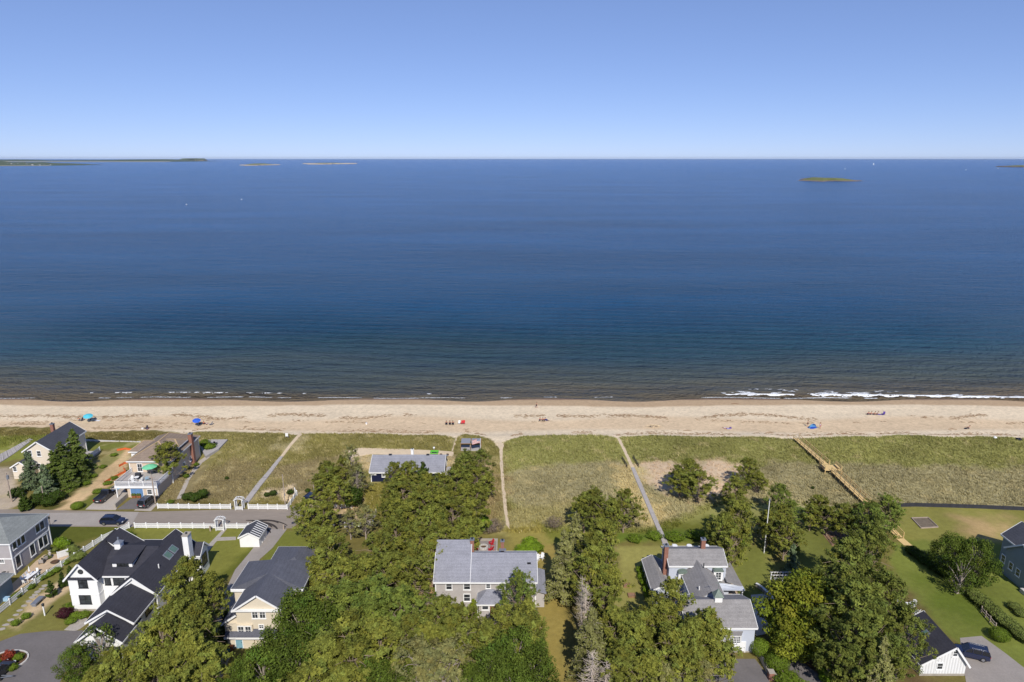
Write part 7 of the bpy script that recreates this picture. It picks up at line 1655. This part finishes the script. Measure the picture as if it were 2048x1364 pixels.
for i in range(40):   # trees breaking the skyline of the near headland
    px = -60+i*3.6+g7.normal(0, 1); X = (px-1024)*s2*0.966; yy = y2+g7.uniform(60, 300); hh_ = s2*g7.uniform(3.5, 6.0)*max(0.2, min(1, (92-px)/120)); r_ = g7.uniform(8, 16)
    t = thing('far_tree', 'dark tree on the skyline of the left headland', 'tree', group='trees on the left headland'); MB().tube([(X, yy, SEA_Z), (X, yy, SEA_Z+hh_)], 1.0, 5).build('trunk', BARK, t)
    MB().tube([(X, yy, SEA_Z+hh_*0.5), (X, yy, SEA_Z+hh_*0.8), (X, yy, SEA_Z+hh_+4)], [r_*0.8, r_, r_*0.2], 7).build('crown', 'wood_far', t)
for px, py, L_ in ((1747,329.5,11),):
    x, y = far_xy(px, py); t = thing('sailboat', 'white sailboat under sail near the horizon', 'sailboat', (x, y, SEA_Z), 0.4); k = 1.6
    MB().add([(-6*k,0,1.2*k),(-5*k,-1.6*k,1.2*k),(4*k,-1.6*k,1.2*k),(7*k,0,1.4*k),(4*k,1.6*k,1.2*k),(-5*k,1.6*k,1.2*k),(-4*k,0,-0.6*k),(5*k,0,-0.6*k)],[(0,1,2,3,4,5),(0,6,1),(1,6,7,2),(2,7,3),(3,7,4),(4,7,6,5),(5,6,0)]).build('hull','white',t)
    MB().cyl((0.5*k,0),0.15*k,0,14*k,6).build('mast','white',t); MB().slab([(0.3*k,0,2*k),(-5*k,0.5*k,2.2*k),(0.3*k,0,13.5*k)],0.1).build('mainsail','white',t); MB().slab([(0.9*k,0,12*k),(1.2*k,0.6*k,2*k),(6.5*k,0,1.8*k)],0.1).build('jib','white',t)
for px, py in ((373,409),(483,399),(1690,338),(1932,340),(1270,317.6),(910,316.9),(1996,337)):
    x, y = far_xy(px, py); far = y > 3000; k = 0.45 if not far else 1.6; t = thing('motorboat', 'tiny white motorboat on the open sea', 'boat', (x, y, SEA_Z), px*0.37, 'tiny boats on the open sea')
    MB().add([(-3*k,-1.1*k,0.9*k),(1.5*k,-1.1*k,0.9*k),(3.6*k,0,1.1*k),(1.5*k,1.1*k,0.9*k),(-3*k,1.1*k,0.9*k),(-2.8*k,-0.7*k,-0.3*k),(2.4*k,0,-0.3*k),(-2.8*k,0.7*k,-0.3*k)],[(0,1,2,3,4),(0,5,6,1),(1,6,2),(2,6,3),(3,6,7,4),(4,7,5,0),(5,7,6)]).build('hull','white',t); MB().box(-1*k,0.8*k,-0.7*k,0.7*k,0.9*k,2.0*k).build('cabin','white',t)
# ------------------------------------------------------------------ sea air
hz = MB().box(-60000, 60000, -2000, 62000, -12, 130).build('haze', None); tag(hz, 'thin pale sea haze over the whole bay', 'haze', kind='stuff')
hm = bpy.data.materials.new('sea_haze'); hm.use_nodes = True; N = hm.node_tree.nodes; N.remove(N['Principled BSDF'])
pv = N.new('ShaderNodeVolumePrincipled'); pv.inputs['Color'].default_value = (0.70, 0.82, 1.0, 1); pv.inputs['Density'].default_value = 0.9e-5; pv.inputs['Anisotropy'].default_value = 0.1
hm.node_tree.links.new(pv.outputs[0], N['Material Output'].inputs['Volume']); hz.data.materials.append(hm)
